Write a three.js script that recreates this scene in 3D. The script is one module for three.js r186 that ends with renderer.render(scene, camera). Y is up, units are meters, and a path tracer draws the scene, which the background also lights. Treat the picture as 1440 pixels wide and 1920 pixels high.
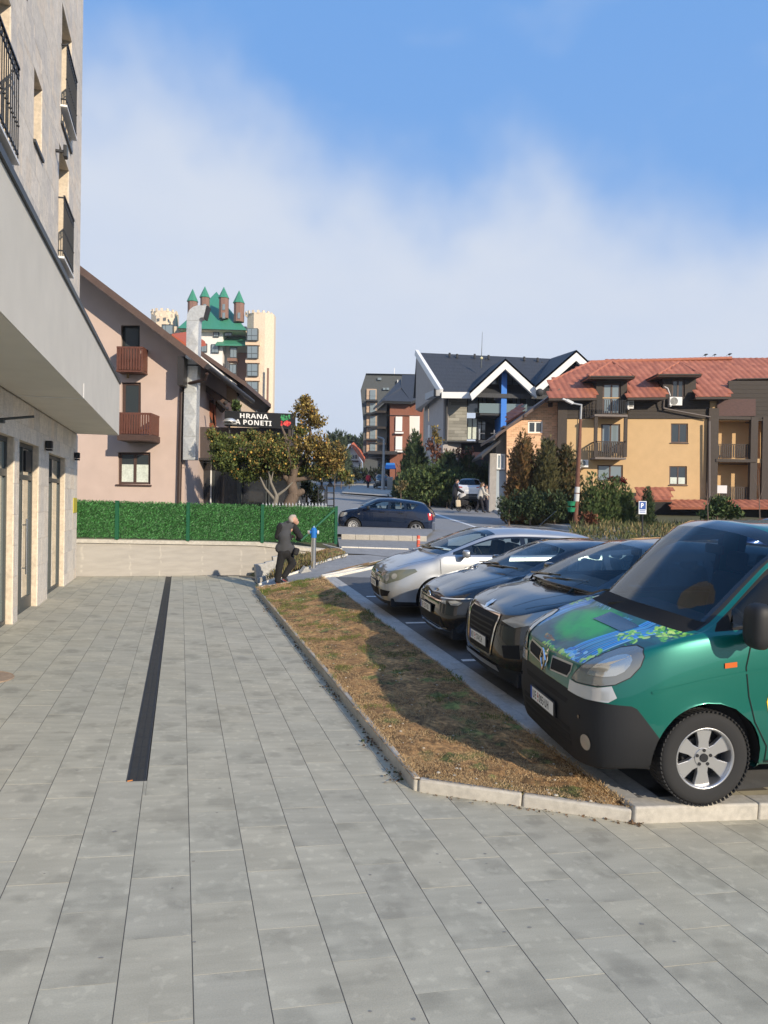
import * as THREE from 'three';
import { mergeGeometries, mergeVertices, toCreasedNormals } from 'three/addons/utils/BufferGeometryUtils.js';
import { RoundedBoxGeometry } from 'three/addons/geometries/RoundedBoxGeometry.js';
import { MarchingCubes } from 'three/addons/objects/MarchingCubes.js';
import { createNoise2D, createNoise3D } from 'simplex-noise';

// ---------- camera, sky, sun, exposure ----------
const scene = new THREE.Scene();
const FPX = 1400, EYE = new THREE.Vector3(0, 2.0, 0);
const camera = new THREE.PerspectiveCamera(THREE.MathUtils.radToDeg(2 * Math.atan(960 / FPX)), 0.75, 0.05, 3000);
camera.rotation.order = 'YXZ';
camera.rotation.set(THREE.MathUtils.degToRad(-0.669), 0, THREE.MathUtils.degToRad(1.0));
camera.position.copy(EYE);
camera.updateMatrixWorld(true);
const renderer = new THREE.WebGLRenderer({ antialias: true });
renderer.toneMapping = THREE.LinearToneMapping;
renderer.toneMappingExposure = 1.0;
renderer.shadowMap.enabled = true;

function rng(seed) { let s = seed >>> 0; return () => { s = (s + 0x6D2B79F5) >>> 0; let t = s; t = Math.imul(t ^ (t >>> 15), t | 1); t ^= t + Math.imul(t ^ (t >>> 7), t | 61); return ((t ^ (t >>> 14)) >>> 0) / 4294967296; }; }
const N2 = createNoise2D(rng(11)), N3 = createNoise3D(rng(12));
const fbm2 = (x, y, o = 4) => { let a = 0.5, s = 0; for (let i = 0; i < o; i++) { s += a * N2(x, y); x = x * 2.03 + 7.1; y = y * 2.03 - 3.7; a *= 0.5; } return s; };
const fbm3 = (x, y, z, o = 4) => { let a = 0.5, s = 0; for (let i = 0; i < o; i++) { s += a * N3(x, y, z); x = x * 2.03 + 3.1; y *= 2.03; z = z * 2.03 - 1.7; a *= 0.5; } return s; };
const clamp = (x, a = 0, b = 1) => Math.min(b, Math.max(a, x)), lerp = (a, b, t) => a + (b - a) * t;
const sstep = (a, b, x) => { const t = clamp((x - a) / (b - a)); return t * t * (3 - 2 * t); };
const R = THREE.MathUtils.degToRad;

const SUN_AZ = R(133), SUN_EL = R(25.5);
const sunDir = new THREE.Vector3(Math.sin(SUN_AZ) * Math.cos(SUN_EL), Math.sin(SUN_EL), -Math.cos(SUN_AZ) * Math.cos(SUN_EL));
const sun = new THREE.DirectionalLight(new THREE.Color(1.0, 0.86, 0.66), 5.0);
sun.position.copy(sunDir).multiplyScalar(120); sun.target.position.set(0, 0, -30);
sun.castShadow = true; sun.shadow.mapSize.set(4096, 4096); sun.shadow.radius = 1.2;
Object.assign(sun.shadow.camera, { left: -90, right: 90, top: 90, bottom: -90, near: 1, far: 400 });
scene.add(sun, sun.target);

{ // clear blue autumn sky with a soft bank of low cloud; one rule for every direction
  const W = 1536, H = 768, data = new Float32Array(W * H * 4);
  for (let j = 0; j < H; j++) {
    const el = ((j + 0.5) / H - 0.5) * Math.PI, sy = Math.sin(el), ce = Math.cos(el), elD = el * 180 / Math.PI;
    for (let i = 0; i < W; i++) {
      const t = ((i + 0.5) / W - 0.5) * 2 * Math.PI, dx = ce * Math.cos(t), dz = ce * Math.sin(t);
      const up = clamp(sy, 0, 1);
      let r = lerp(0.34, 0.115, Math.pow(up, 0.6)), g = lerp(0.55, 0.325, Math.pow(up, 0.6)), b = lerp(0.88, 0.77, Math.pow(up, 0.6));
      const az = Math.atan2(dx, -dz);                               // 0 = ahead, right positive
      const bank = 23.6 - 13.0 * Math.sin(az * 1.0) + 4.5 * fbm3(dx * 2.1, dz * 2.1, 4.2, 3) + 2.4 * fbm3(dx * 7, sy * 7, dz * 7, 4);
      let c = sstep(bank + 5.0, bank - 5.0, elD);
      c *= 0.95 + 0.08 * fbm3(dx * 4, sy * 9, dz * 4, 5);
      const wisp = sstep(0.05, 0.5, fbm3(dx * 3 + 5, sy * 7, dz * 3, 5)) * 0.12 * sstep(8, 16, elD) * sstep(75, 30, elD);
      c = clamp(Math.max(c, wisp));
      const haze = sstep(9, -2, elD);
      const cr = lerp(0.68, 0.57, haze), cg = lerp(0.745, 0.665, haze), cb = lerp(0.865, 0.81, haze);
      r = lerp(r, cr, c); g = lerp(g, cg, c); b = lerp(b, cb, c);
      if (sy < 0) { const k = sstep(0, -0.15, sy); r = lerp(r, 0.24, k); g = lerp(g, 0.24, k); b = lerp(b, 0.23, k); }
      const o = (j * W + i) * 4; data[o] = r; data[o + 1] = g; data[o + 2] = b; data[o + 3] = 1;
    }
  }
  const sky = new THREE.DataTexture(data, W, H, THREE.RGBAFormat, THREE.FloatType);
  sky.mapping = THREE.EquirectangularReflectionMapping; sky.colorSpace = THREE.LinearSRGBColorSpace;
  sky.magFilter = THREE.LinearFilter; sky.minFilter = THREE.LinearFilter; sky.needsUpdate = true;
  scene.background = sky; scene.environment = sky;
  scene.fog = new THREE.FogExp2(new THREE.Color(0.72, 0.78, 0.88), 0.0003);
}

// ---------- pixel rays, ground levels ----------
const ray = (u, v) => new THREE.Vector3((u - 720) / FPX, -(v - 960) / FPX, -1).applyQuaternion(camera.quaternion);
const at = (u, v, d) => { const r = ray(u, v); return r.multiplyScalar(d / -r.z).add(EYE); };
const PHI = R(15.236), PR = new THREE.Vector3(Math.cos(PHI), 0, -Math.sin(PHI)), PF = new THREE.Vector3(-Math.sin(PHI), 0, -Math.cos(PHI));
const PS = 0.0529;                                                   // cross fall of the paving
const plazaY = (x, z) => -PS * (x * PR.x + z * PR.z);
const pav = (a, b, y = null) => { const p = PR.clone().multiplyScalar(a).addScaledVector(PF, b); p.y = y === null ? -PS * a : y; return p; };   // a to the right of the drain line, b ahead
const GD = [[-40, -1.6], [0, -0.218], [6, -0.038], [12.8, 0.166], [17, 0.292], [21, 0.47], [24, 0.72], [27, 0.95], [34, 1.2], [43, 1.5], [60, 2.25], [88, 3.76], [150, 8.4], [300, 14.5], [900, 24]];
function roadY(d) { for (let i = 1; i < GD.length; i++) if (d < GD[i][0]) { const [a, ya] = GD[i - 1], [b, yb] = GD[i]; return lerp(ya, yb, (d - a) / (b - a)); } return 24; }
function onRoad(u, v, off = 0) { let lo = 3, hi = 600; const r = ray(u, v); const f = d => EYE.y + r.y * d / -r.z - roadY(d) - off; if (f(hi) > 0) return at(u, v, 300); for (let k = 0; k < 50; k++) { const m = (lo + hi) / 2; if (f(m) > 0) lo = m; else hi = m; } return at(u, v, lo); }
function onLevel(u, v, fn) { let lo = 3, hi = 60; const r = ray(u, v); for (let k = 0; k < 50; k++) { const m = (lo + hi) / 2, p = at(u, v, m); if (p.y > fn(p.x, p.z)) lo = m; else hi = m; } return at(u, v, lo); }
function onPlaza(u, v, off = 0) { const r = ray(u, v), k = PS * PR.x, l = PS * PR.z; const t = (off - EYE.y) / (r.y + k * r.x + l * r.z); return EYE.clone().addScaledVector(r, t); }

// ---------- textures ----------
function tex(size, fn, o = {}) {
  const h = o.h || size, d = new Uint8Array(size * h * 4);
  for (let j = 0; j < h; j++) for (let i = 0; i < size; i++) { const c = fn(i / size, j / h, i, j), k = (j * size + i) * 4; for (let q = 0; q < 3; q++) d[k + q] = clamp(Array.isArray(c) ? c[q] : c) * 255; d[k + 3] = 255; }
  const t = new THREE.DataTexture(d, size, h); t.wrapS = t.wrapT = THREE.RepeatWrapping; t.magFilter = THREE.LinearFilter; t.minFilter = THREE.LinearMipmapLinearFilter; t.generateMipmaps = true;
  if (o.srgb !== false) { t.colorSpace = THREE.SRGBColorSpace; let m = 0; for (let k = 0; k < d.length; k += 4) m += Math.pow((d[k] + d[k + 1] + d[k + 2]) / 765, 2.2); t.userData = { mean: m / (size * h) }; }
  if (o.m) t.repeat.set(1 / o.m, 1 / (o.mh || o.m));
  t.needsUpdate = true; return t;
}
// tiling noise: sample on a torus-like blend
function tn(u, v, f, o = 4, s = 0) { const w = (a) => a * a * (3 - 2 * a); const x = u * f, y = v * f, e = 0.18; let n = fbm2(x + s, y + s, o); const bu = u > 1 - e ? w((u - 1 + e) / e) : 0, bv = v > 1 - e ? w((v - 1 + e) / e) : 0; if (bu) n = lerp(n, lerp(fbm2(x - f + s, y + s, o), bv ? fbm2(x - f + s, y - f + s, o) : 0, bv), bu), bv && (n = n); if (bv && !bu) n = lerp(n, fbm2(x + s, y - f + s, o), bv); else if (bv && bu) n = lerp(lerp(fbm2(x + s, y + s, o), fbm2(x - f + s, y + s, o), bu), lerp(fbm2(x + s, y - f + s, o), fbm2(x - f + s, y - f + s, o), bu), bv); return n; }
const tint = (base, amt, n) => base.map(c => c * (1 + amt * n));

const MATS = {};
const level = (c, o) => { const k = o.map && o.map.userData && o.map.userData.mean; return k ? c.map(x => x / k) : c; };   // colours are given as the mean colour of the surface, grain included
function std(name, color, rough = 0.8, o = {}) { const m = new THREE.MeshStandardMaterial({ roughness: rough, ...o }); m.color.setRGB(...level(color, o)); m.name = name; MATS[name] = m; return m; }
function phys(name, color, rough, o = {}) { const m = new THREE.MeshPhysicalMaterial({ roughness: rough, ...o }); m.color.setRGB(...level(color, o)); m.name = name; MATS[name] = m; return m; }
// mottled texture multiplier around 1 (values stored at 0.8 in the middle)
const mottle = tex(512, (u, v) => { const n = 0.5 * tn(u, v, 5, 5) + 0.6 * tn(u, v, 26, 4, 9) + 0.25 * (N2(u * 300, v * 300)); return 0.86 + 0.13 * n; }, { m: 2.3 });
const plasterTex = tex(512, (u, v) => { const n = 0.6 * tn(u, v, 4, 5, 3) + 0.3 * N2(u * 200, v * 200); return 0.92 + 0.05 * n; }, { m: 4.1 });
const grainBump = tex(256, (u, v) => 0.5 + 0.3 * N2(u * 90, v * 90) + 0.2 * N2(u * 200, v * 200), { m: 0.6, srgb: false });
const asphaltTex = tex(512, (u, v) => { const n = 0.5 * tn(u, v, 6, 5, 21); const sp = N2(u * 240, v * 240) * 0.35 + N2(u * 120 + 9, v * 120) * 0.25; return 0.82 + 0.15 * n + 0.16 * sp; }, { m: 1.6 });
const woodTex = tex(256, (u, v) => 0.78 + 0.16 * fbm2(u * 3, v * 40, 4) + 0.1 * fbm2(u * 12, v * 90, 3), { m: 1.2 });
const woodVTex = tex(256, (u, v) => 0.78 + 0.16 * fbm2(u * 40, v * 3, 4) + 0.1 * fbm2(u * 90, v * 12, 3), { m: 1.2 });

// ---------- geometry helpers ----------
function boxUV(g) {
  g = g.index ? g.toNonIndexed() : g; const p = g.attributes.position, n = g.attributes.normal || (g.computeVertexNormals(), g.attributes.normal), uv = new Float32Array(p.count * 2);
  for (let i = 0; i < p.count; i += 3) {
    const ax = new THREE.Vector3(p.getX(i), p.getY(i), p.getZ(i)), bx = new THREE.Vector3(p.getX(i + 1), p.getY(i + 1), p.getZ(i + 1)), cx = new THREE.Vector3(p.getX(i + 2), p.getY(i + 2), p.getZ(i + 2));
    const m = bx.clone().sub(ax).cross(cx.clone().sub(ax)); const X = Math.abs(m.x), Y = Math.abs(m.y), Z = Math.abs(m.z);
    [ax, bx, cx].forEach((q, k) => { const w = X > Y && X > Z ? [q.z, q.y] : Y > Z ? [q.x, q.z] : [q.x, q.y]; uv[(i + k) * 2] = w[0]; uv[(i + k) * 2 + 1] = w[1]; });
  }
  g.setAttribute('uv', new THREE.BufferAttribute(uv, 2)); return g;
}
function clean(g, keepUV) { g = g.index ? g.toNonIndexed() : g.clone(); for (const k of Object.keys(g.attributes)) if (!['position', 'normal', 'uv'].includes(k)) g.deleteAttribute(k); if (!g.attributes.normal) g.computeVertexNormals(); return keepUV ? g : boxUV(g); }
function merge(list, keepUV) { list = (Array.isArray(list) ? list : [list]).filter(Boolean).map(g => clean(g, keepUV)); return list.length === 1 ? list[0] : mergeGeometries(list); }
const M4 = (pos, rot = [0, 0, 0], sc = [1, 1, 1]) => new THREE.Matrix4().compose(new THREE.Vector3(...(pos.isVector3 ? [pos.x, pos.y, pos.z] : pos)), new THREE.Quaternion().setFromEuler(new THREE.Euler(...rot)), new THREE.Vector3(...sc));
const box = (x0, y0, z0, x1, y1, z1) => new THREE.BoxGeometry(Math.abs(x1 - x0), Math.abs(y1 - y0), Math.abs(z1 - z0)).translate((x0 + x1) / 2, (y0 + y1) / 2, (z0 + z1) / 2);
const cbox = (w, h, d, pos = [0, 0, 0], rot = [0, 0, 0]) => new THREE.BoxGeometry(w, h, d).applyMatrix4(M4(pos, rot));
const rbox = (w, h, d, r, pos = [0, 0, 0], rot = [0, 0, 0], seg = 2) => new RoundedBoxGeometry(w, h, d, seg, Math.min(r, w / 2.01, h / 2.01, d / 2.01)).applyMatrix4(M4(pos, rot));
function rod(a, b, r0, r1 = r0, seg = 8) { const A = a.isVector3 ? a : new THREE.Vector3(...a), B = b.isVector3 ? b : new THREE.Vector3(...b); const d = B.clone().sub(A), g = new THREE.CylinderGeometry(r1, r0, d.length(), seg); g.applyQuaternion(new THREE.Quaternion().setFromUnitVectors(new THREE.Vector3(0, 1, 0), d.normalize())); return g.translate((A.x + B.x) / 2, (A.y + B.y) / 2, (A.z + B.z) / 2); }
function bar(a, b, w, h) { const A = a.isVector3 ? a : new THREE.Vector3(...a), B = b.isVector3 ? b : new THREE.Vector3(...b); const d = B.clone().sub(A), L = d.length(); const m = new THREE.Matrix4().lookAt(A, B, Math.abs(d.y) > 0.99 * L ? new THREE.Vector3(0, 0, 1) : new THREE.Vector3(0, 1, 0)); return new THREE.BoxGeometry(w, h, L).applyMatrix4(m).translate((A.x + B.x) / 2, (A.y + B.y) / 2, (A.z + B.z) / 2); }
// prism from a polygon in the xy plane, front face at zf, running back by t
function prismXY(pts, zf, t, holes = []) { const s = new THREE.Shape(pts.map(p => new THREE.Vector2(p[0], p[1]))); for (const h of holes) s.holes.push(new THREE.Path(h.map(p => new THREE.Vector2(p[0], p[1])))); return new THREE.ExtrudeGeometry(s, { depth: t, bevelEnabled: false, curveSegments: 6 }).translate(0, 0, zf - t); }
// surface from triangles / quads given as Vector3 lists
function faces(list) { const P = []; for (const f of list) for (let i = 1; i < f.length - 1; i++) for (const q of [f[0], f[i], f[i + 1]]) P.push(q.x, q.y, q.z); const g = new THREE.BufferGeometry(); g.setAttribute('position', new THREE.Float32BufferAttribute(P, 3)); g.computeVertexNormals(); return g; }
// thick plate: polygon of Vector3 pushed along v
function plate(pts, v) { const b = pts.map(p => p.clone().add(v)), L = [pts, b.slice().reverse()]; for (let i = 0; i < pts.length; i++) { const j = (i + 1) % pts.length; L.push([pts[i], b[i], b[j], pts[j]]); } return faces(L); }

const flat = g => { const q = g.toNonIndexed(); q.computeVertexNormals(); return q; };
// ---------- object helpers ----------
const used = new Map();
const numbered = n => { const k = used.get(n) || 0; used.set(n, k + 1); return k ? n + '_' + String(k).padStart(3, '0') : n; };
function shadow(o) { o.traverse(c => { if (c.isMesh) { c.castShadow = true; c.receiveShadow = true; } }); return o; }
function thing(name, label, category, base, o = {}) {
  const g = new THREE.Group(); g.name = numbered(name); scene.add(g);
  const b = base.isVector3 ? base : new THREE.Vector3(...base); g.position.copy(b); g.rotation.y = o.turn || 0;
  if (o.kind) g.userData.kind = o.kind; else g.userData = { label, category };
  if (label) g.userData.label = label;
  if (o.group) g.userData.group = o.group;
  g._inv = o.local ? null : new THREE.Matrix4().compose(b, new THREE.Quaternion().setFromAxisAngle(new THREE.Vector3(0, 1, 0), o.frame === 'own' ? 0 : (o.turn || 0)), new THREE.Vector3(1, 1, 1)).invert();
  return g;
}
// geometry given in world coordinates (or in the thing's own axes when it was made with local: true)
function part(name, geos, mat, parent, o = {}) {
  let g = merge(geos, o.uv); let root = parent; while (root && root.parent && root.parent !== scene) root = root.parent;
  if (root && root._inv && !o.raw) g.applyMatrix4(root._inv);
  const m = new THREE.Mesh(g, mat); m.name = name; m.castShadow = m.receiveShadow = true; parent.add(m);
  if (o.label) m.userData.label = o.label; if (o.kind) m.userData.kind = o.kind; return m;
}
function solo(name, label, category, geos, mat, o = {}) { const g = merge(geos, o.uv); g.computeBoundingBox(); const c = g.boundingBox.getCenter(new THREE.Vector3()); c.y = g.boundingBox.min.y; g.translate(-c.x, -c.y, -c.z); const m = new THREE.Mesh(g, mat); m.position.copy(c); m.name = numbered(name); m.castShadow = m.receiveShadow = true; scene.add(m); if (o.kind) m.userData.kind = o.kind; if (label) m.userData.label = label; if (category && o.kind !== 'structure') m.userData.category = category; if (o.group) m.userData.group = o.group; return m; }
const structure = (name, geos, mat, o = {}) => solo(name, o.label || null, null, geos, mat, { ...o, kind: 'structure' });
const DUMMY = new THREE.Object3D();
function scatter(name, geo, mat, list, parent, seed, o = {}) {   // list of {p,q,s,c}; one stuff part
  const m = new THREE.InstancedMesh(geo, mat, list.length); const mt = new THREE.Matrix4(), one = new THREE.Vector3(1, 1, 1); let root = parent; while (root && root.parent && root.parent !== scene) root = root.parent;
  list.forEach((e, i) => { mt.compose(e.p, e.q, typeof e.s === 'number' ? new THREE.Vector3(e.s, e.s, e.s) : e.s || one); if (root && root._inv) mt.premultiply(root._inv); m.setMatrixAt(i, mt); if (e.c) m.setColorAt(i, e.c); });
  m.name = name; m.userData.kind = 'stuff'; m.castShadow = m.receiveShadow = true; parent.add(m); if (o.label) m.userData.label = o.label; return m;
}
// ================= ground =================
const M = {};
M.soil = std('dry_soil', [0.28, 0.185, 0.10], 0.95, { map: tex(512, (u, v) => { const n = tn(u, v, 6, 5, 2), m = tn(u, v, 34, 4, 5), f = N2(u * 260, v * 260); const g = sstep(0.12, 0.42, tn(u, v, 5, 4, 31)); const k = 0.72 + 0.35 * n + 0.35 * m + 0.12 * f; return [lerp(0.86, 0.62, g) * k, lerp(0.80, 0.78, g) * k, lerp(0.70, 0.58, g) * k].map(x => x * 0.98); }, { m: 3.4 }), bumpMap: grainBump, bumpScale: 0.012 });
M.turf = std('rough_grass', [0.085, 0.085, 0.035], 1, { map: mottle });
M.asphalt = std('asphalt', [0.115, 0.117, 0.122], 0.9, { map: asphaltTex });
M.asphaltRoad = std('worn_asphalt', [0.27, 0.268, 0.262], 0.9, { map: asphaltTex });
M.walk = std('pavement_concrete', [0.30, 0.30, 0.30], 0.9, { map: mottle });
M.kerb = std('kerb_concrete', [0.47, 0.44, 0.385], 0.9, { map: mottle, bumpMap: grainBump, bumpScale: 0.002 });
M.kerbDark = std('grey_concrete', [0.42, 0.415, 0.40], 0.9, { map: mottle });
M.white = std('white_paint', [0.72, 0.72, 0.70], 0.7, { map: mottle });
M.whiteStone = std('pale_kerb_stone', [0.72, 0.68, 0.60], 0.9, { map: mottle });
{
  const P = [], I = [], xs = [], zs = [];
  for (let x = -400; x <= 400.1;) { xs.push(x); x += Math.abs(x) < 30 ? 1 : Math.abs(x) < 90 ? 6 : 30; }
  for (let z = 40; z >= -900;) { zs.push(z); z -= z > -50 ? 1 : z > -160 ? 5 : 40; }
  for (const z of zs) for (const x of xs) {
    const a = x * PR.x + z * PR.z, b = x * PF.x + z * PF.z; let y = roadY(-z) - 0.09;
    if ((a < 3.6 && b < 20.6) || (a < 2.3 && b < 22.4)) y = Math.min(y, -PS * a) - 0.14; else if (b < 3.5) y = -PS * a - 0.3; else if (b < 20) y -= 0.25;
    P.push(x, y, z);
  }
  for (let j = 0; j < zs.length - 1; j++) for (let i = 0; i < xs.length - 1; i++) { const o = j * xs.length + i, q = o + xs.length; I.push(o, o + 1, q, o + 1, q + 1, q); }
  const g = new THREE.BufferGeometry(); g.setAttribute('position', new THREE.Float32BufferAttribute(P, 3)); g.setIndex(I); g.computeVertexNormals();
  structure('ground', g, M.turf);
}
// drape a polygon of points over the road levels
function drape(pts, off, level = (x, z) => roadY(-z), maxEdge = 1.6) {
  const s = pts.map(p => new THREE.Vector2(p.x, -p.z)); let tris = THREE.ShapeUtils.triangulateShape(THREE.ShapeUtils.isClockWise(s) ? (s.reverse(), s) : s, []).map(t => t.map(i => s[i]));
  const out = []; const rec = (t, k) => { const e = [0, 1, 2].map(i => t[i].distanceTo(t[(i + 1) % 3])); const m = e.indexOf(Math.max(...e)); if (e[m] < maxEdge * (1 + Math.max(0, t[0].y - 30) / 12) || k > 14) { out.push(t); return; } const h = t[m].clone().add(t[(m + 1) % 3]).multiplyScalar(0.5), c = t[(m + 2) % 3]; rec([t[m], h, c], k + 1); rec([h, t[(m + 1) % 3], c], k + 1); };
  tris.forEach(t => rec(t, 0));
  return faces(out.map(t => t.map(q => new THREE.Vector3(q.x, level(q.x, -q.y) + off, -q.y))));
}
const lotY = (x, z) => -0.0388 + 0.03 * (-z - 5.96);

// ---- plaza paving: long grey slabs in running bond along the building ----
const plaza = new THREE.Group(); plaza.name = 'plaza_pavement'; plaza.userData = { kind: 'structure' }; plaza.rotation.y = PHI; scene.add(plaza);
{
  const mats = [];
  const base = [[0.436, 0.409, 0.322], [0.444, 0.415, 0.327], [0.428, 0.404, 0.322], [0.440, 0.409, 0.319], [0.448, 0.420, 0.334], [0.420, 0.395, 0.316]];
  for (let k = 0; k < 6; k++) mats.push(std('paver_concrete_' + k, base[k], 0.82, { map: tex(512, (u, v) => { const a = tn(u, v, 2.3, 3, k * 7 + 1), st = fbm2(u * 2.2 + k * 3, v * 15, 4), f = N2(u * 190 + k, v * 190), bl = sstep(0.1, 0.5, tn(u, v, 3.1, 4, k * 5 + 40)); const c = 0.87 + 0.055 * a + 0.05 * st + 0.03 * f - 0.075 * bl + 0.05 * sstep(0.25, 0.5, tn(u, v, 12, 4, k + 9)); return [c, c * 0.998, c * 0.992]; }), bumpMap: grainBump, bumpScale: 0.0008 }));
  const W = 0.2997, L = 0.57, gap = 0.0042, T = 0.045, tilt = -Math.atan(PS);
  const g0 = []; for (let v = 0; v < 10; v++) { const g = new RoundedBoxGeometry(W - gap, T, L - 0.0012, 1, 0.0008).translate(0, -T / 2, 0); const gg = clean(g, true), p = gg.attributes.position, uv = new Float32Array(p.count * 2), r = rng(v + 5), ou = r(), ov = r(), fl = r() > 0.5 ? 1 : -1; for (let i = 0; i < p.count; i++) { uv[2 * i] = ou + p.getX(i) * 0.55 * fl; uv[2 * i + 1] = ov + p.getZ(i) * 0.55; } gg.setAttribute('uv', new THREE.BufferAttribute(uv, 2)); g0.push(gg); }
  const r = rng(77), list = [];
  const bedL = 1.665;
  for (let k = -9; k < 30; k++) { const a = 0.0760 + W * (k + 0.5); const off = (k & 1) ? 2.949 : 3.217;
    for (let n = -5; n < 32; n++) { const b = off + L * (n + 0.5); if (b < 0.9 || b > 20.9) continue;
      if (a > bedL + 0.1 && b > 5.2 - 0.47 * Math.max(0, a - bedL) + 0.35 && a < 3.1) continue; if (a >= 3.0 && b > 4.42 + 0.23 * (a - 3.0) + 0.42) continue;
      if (a > -0.36 && a < -0.2 && b > 5.46) { /* drain lies here */ }
      if (a < -2.36 - 0.12) continue; if (a > 3 && b < 1.2) continue;
      list.push([a, b]); } }
  list.sort((p, q) => Math.hypot(p[0] - 0.6, p[1]) - Math.hypot(q[0] - 0.6, q[1]));
  const rest = [[], [], [], [], [], []];
  list.forEach(([a, b], i) => {
    const gi = Math.floor(r() * 10), mi = Math.floor(r() * 6), dy = -0.0007 * r(), tx = (r() - 0.5) * 0.002, tz = (r() - 0.5) * 0.003; let g = g0[gi], cut = 0;
    if (b > 5.3 && a > -0.5 && a < 0.08) { const lo = a - W / 2, hi = a + W / 2; if (lo < -0.22 && hi > -0.335) { const kk = a < -0.3 ? [lo, -0.343] : [-0.203, hi]; const w = kk[1] - kk[0];  cut = (kk[0] + kk[1]) / 2 - a; g = g.clone().scale(w / W, 1, 1); } }
    const m = new THREE.Matrix4().compose(new THREE.Vector3(a + cut, -PS * (a + cut) + dy, -b), new THREE.Quaternion().setFromEuler(new THREE.Euler(tx, 0, tilt + tz)), new THREE.Vector3(1, 1, 1));
    if (i < 300) { const o = new THREE.Mesh(g, mats[mi]); o.applyMatrix4(m); o.name = numbered('paver'); o.castShadow = o.receiveShadow = true; plaza.add(o); }
    else rest[mi].push(g.clone().applyMatrix4(m));
  });
  { const g = clean(new THREE.BoxGeometry(0.02, 0.04, 0.268)); const o = new THREE.Mesh(g, mats[2]); o.position.set(-0.2135, PS * 0.2135 - 0.0205, -5.364); o.rotation.z = tilt; o.name = numbered('paver'); o.receiveShadow = true; plaza.add(o); }
  rest.forEach((l, k) => { const o = new THREE.Mesh(mergeGeometries(l), mats[k]); o.name = 'far_pavers'; o.userData.kind = 'stuff'; o.castShadow = o.receiveShadow = true; plaza.add(o); });
  const jm = std('joint_sand', [0.10, 0.095, 0.085], 1);
  const slabJ = (a0, a1, b0, b1) => new THREE.PlaneGeometry(a1 - a0, b1 - b0).rotateX(-Math.PI / 2).translate((a0 + a1) / 2, 0, -(b0 + b1) / 2).rotateZ(tilt).translate(0, -0.0016, 0);
  const jb = new THREE.Mesh(merge([slabJ(-2.7, -0.342, 0, 21.2), slabJ(-0.204, 11.3, 0, 21.2), slabJ(-0.342, -0.204, 0, 5.495)]), jm); jb.name = 'bedding'; jb.receiveShadow = true; plaza.add(jb);
  // dark spots of chewing gum and grime on the slabs: thin irregular discs of matter
  const sp = [], r2 = rng(5); for (let i = 0; i < 90; i++) { const a = -2 + 4.5 * r2(), b = 2.2 + 14 * Math.pow(r2(), 1.6), s = 0.006 + 0.012 * r2() * r2(); if (a > 1.5 && b > 4.3) continue; const g = new THREE.CircleGeometry(s, 9); const p = g.attributes.position; for (let k = 1; k < p.count; k++) { const q = 0.7 + 0.6 * r2(); p.setXY(k, p.getX(k) * q, p.getY(k) * q * 0.8); } sp.push(g.rotateX(-Math.PI / 2).rotateZ(tilt).translate(a, -PS * a + 0.0015, -b)); }
  const so = new THREE.Mesh(merge(sp), std('gum_spots', [0.24, 0.23, 0.21], 0.9)); so.name = 'gum_spots'; so.userData.kind = 'stuff'; so.receiveShadow = true; plaza.add(so);
}
// ---- drain channel with cast grates ----
{
  const t = thing('drain_channel', 'dark cast iron drain channel running along the middle of the grey paving', 'drain', pav(-0.275, 5.50), { turn: PHI, local: true });
  const mt = std('cast_iron', [0.045, 0.048, 0.052], 0.62, { metalness: 0.5, map: mottle }), fr = std('drain_frame', [0.09, 0.09, 0.092], 0.6, { metalness: 0.4 });
  const W = 0.118, tilt = -Math.atan(PS), sl = [];
  for (let k = 0; k < 29; k++) { const z = -0.25 - k * 0.5; const g = [];
    g.push(cbox(0.012, 0.02, 0.494, [-W / 2 + 0.006, -0.01, z]), cbox(0.012, 0.02, 0.494, [W / 2 - 0.006, -0.01, z]), cbox(0.006, 0.018, 0.494, [0, -0.01, z]));
    for (let i = 0; i < 25; i++) g.push(cbox(W - 0.02, 0.016, i % 12 === 0 ? 0.016 : 0.0115, [0, -0.0085, z - 0.247 + 0.01 + i * 0.0198]));
    part('grate', g.map(x => x.rotateZ(tilt)), mt, t, { raw: true }).position.y = 0.0025 - (k % 3) * 0.0006; }
  part('channel_rim', [cbox(0.006, 0.05, 14.5, [-W / 2 - 0.004, -0.024, -7.25]), cbox(0.006, 0.05, 14.5, [W / 2 + 0.004, -0.024, -7.25]), cbox(W + 0.01, 0.05, 0.006, [0, -0.024, 0.004]), cbox(W, 0.005, 14.5, [0, -0.055, -7.25])].map(x => x.rotateZ(tilt)), fr, t, { raw: true });
  solo('cigarette_end', 'tiny orange cigarette end at the near end of the drain channel', 'litter', rod(pav(-0.335, 5.49, 0.022), pav(-0.30, 5.50, 0.022), 0.004), std('filter_orange', [0.55, 0.2, 0.05], 0.8));
  const mh = pav(-1.98, 8.6); solo('manhole_cover', 'round sandy manhole cover set in the paving by the shop window', 'manhole cover', [new THREE.CylinderGeometry(0.30, 0.30, 0.02, 40).rotateZ(tilt).rotateY(PHI).translate(mh.x, mh.y - 0.003, mh.z), new THREE.TorusGeometry(0.30, 0.008, 6, 40).rotateX(Math.PI / 2).rotateZ(tilt).rotateY(PHI).translate(mh.x, mh.y + 0.004, mh.z)], std('sandy_cover', [0.36, 0.26, 0.18], 0.9, { map: mottle }));
}
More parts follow.
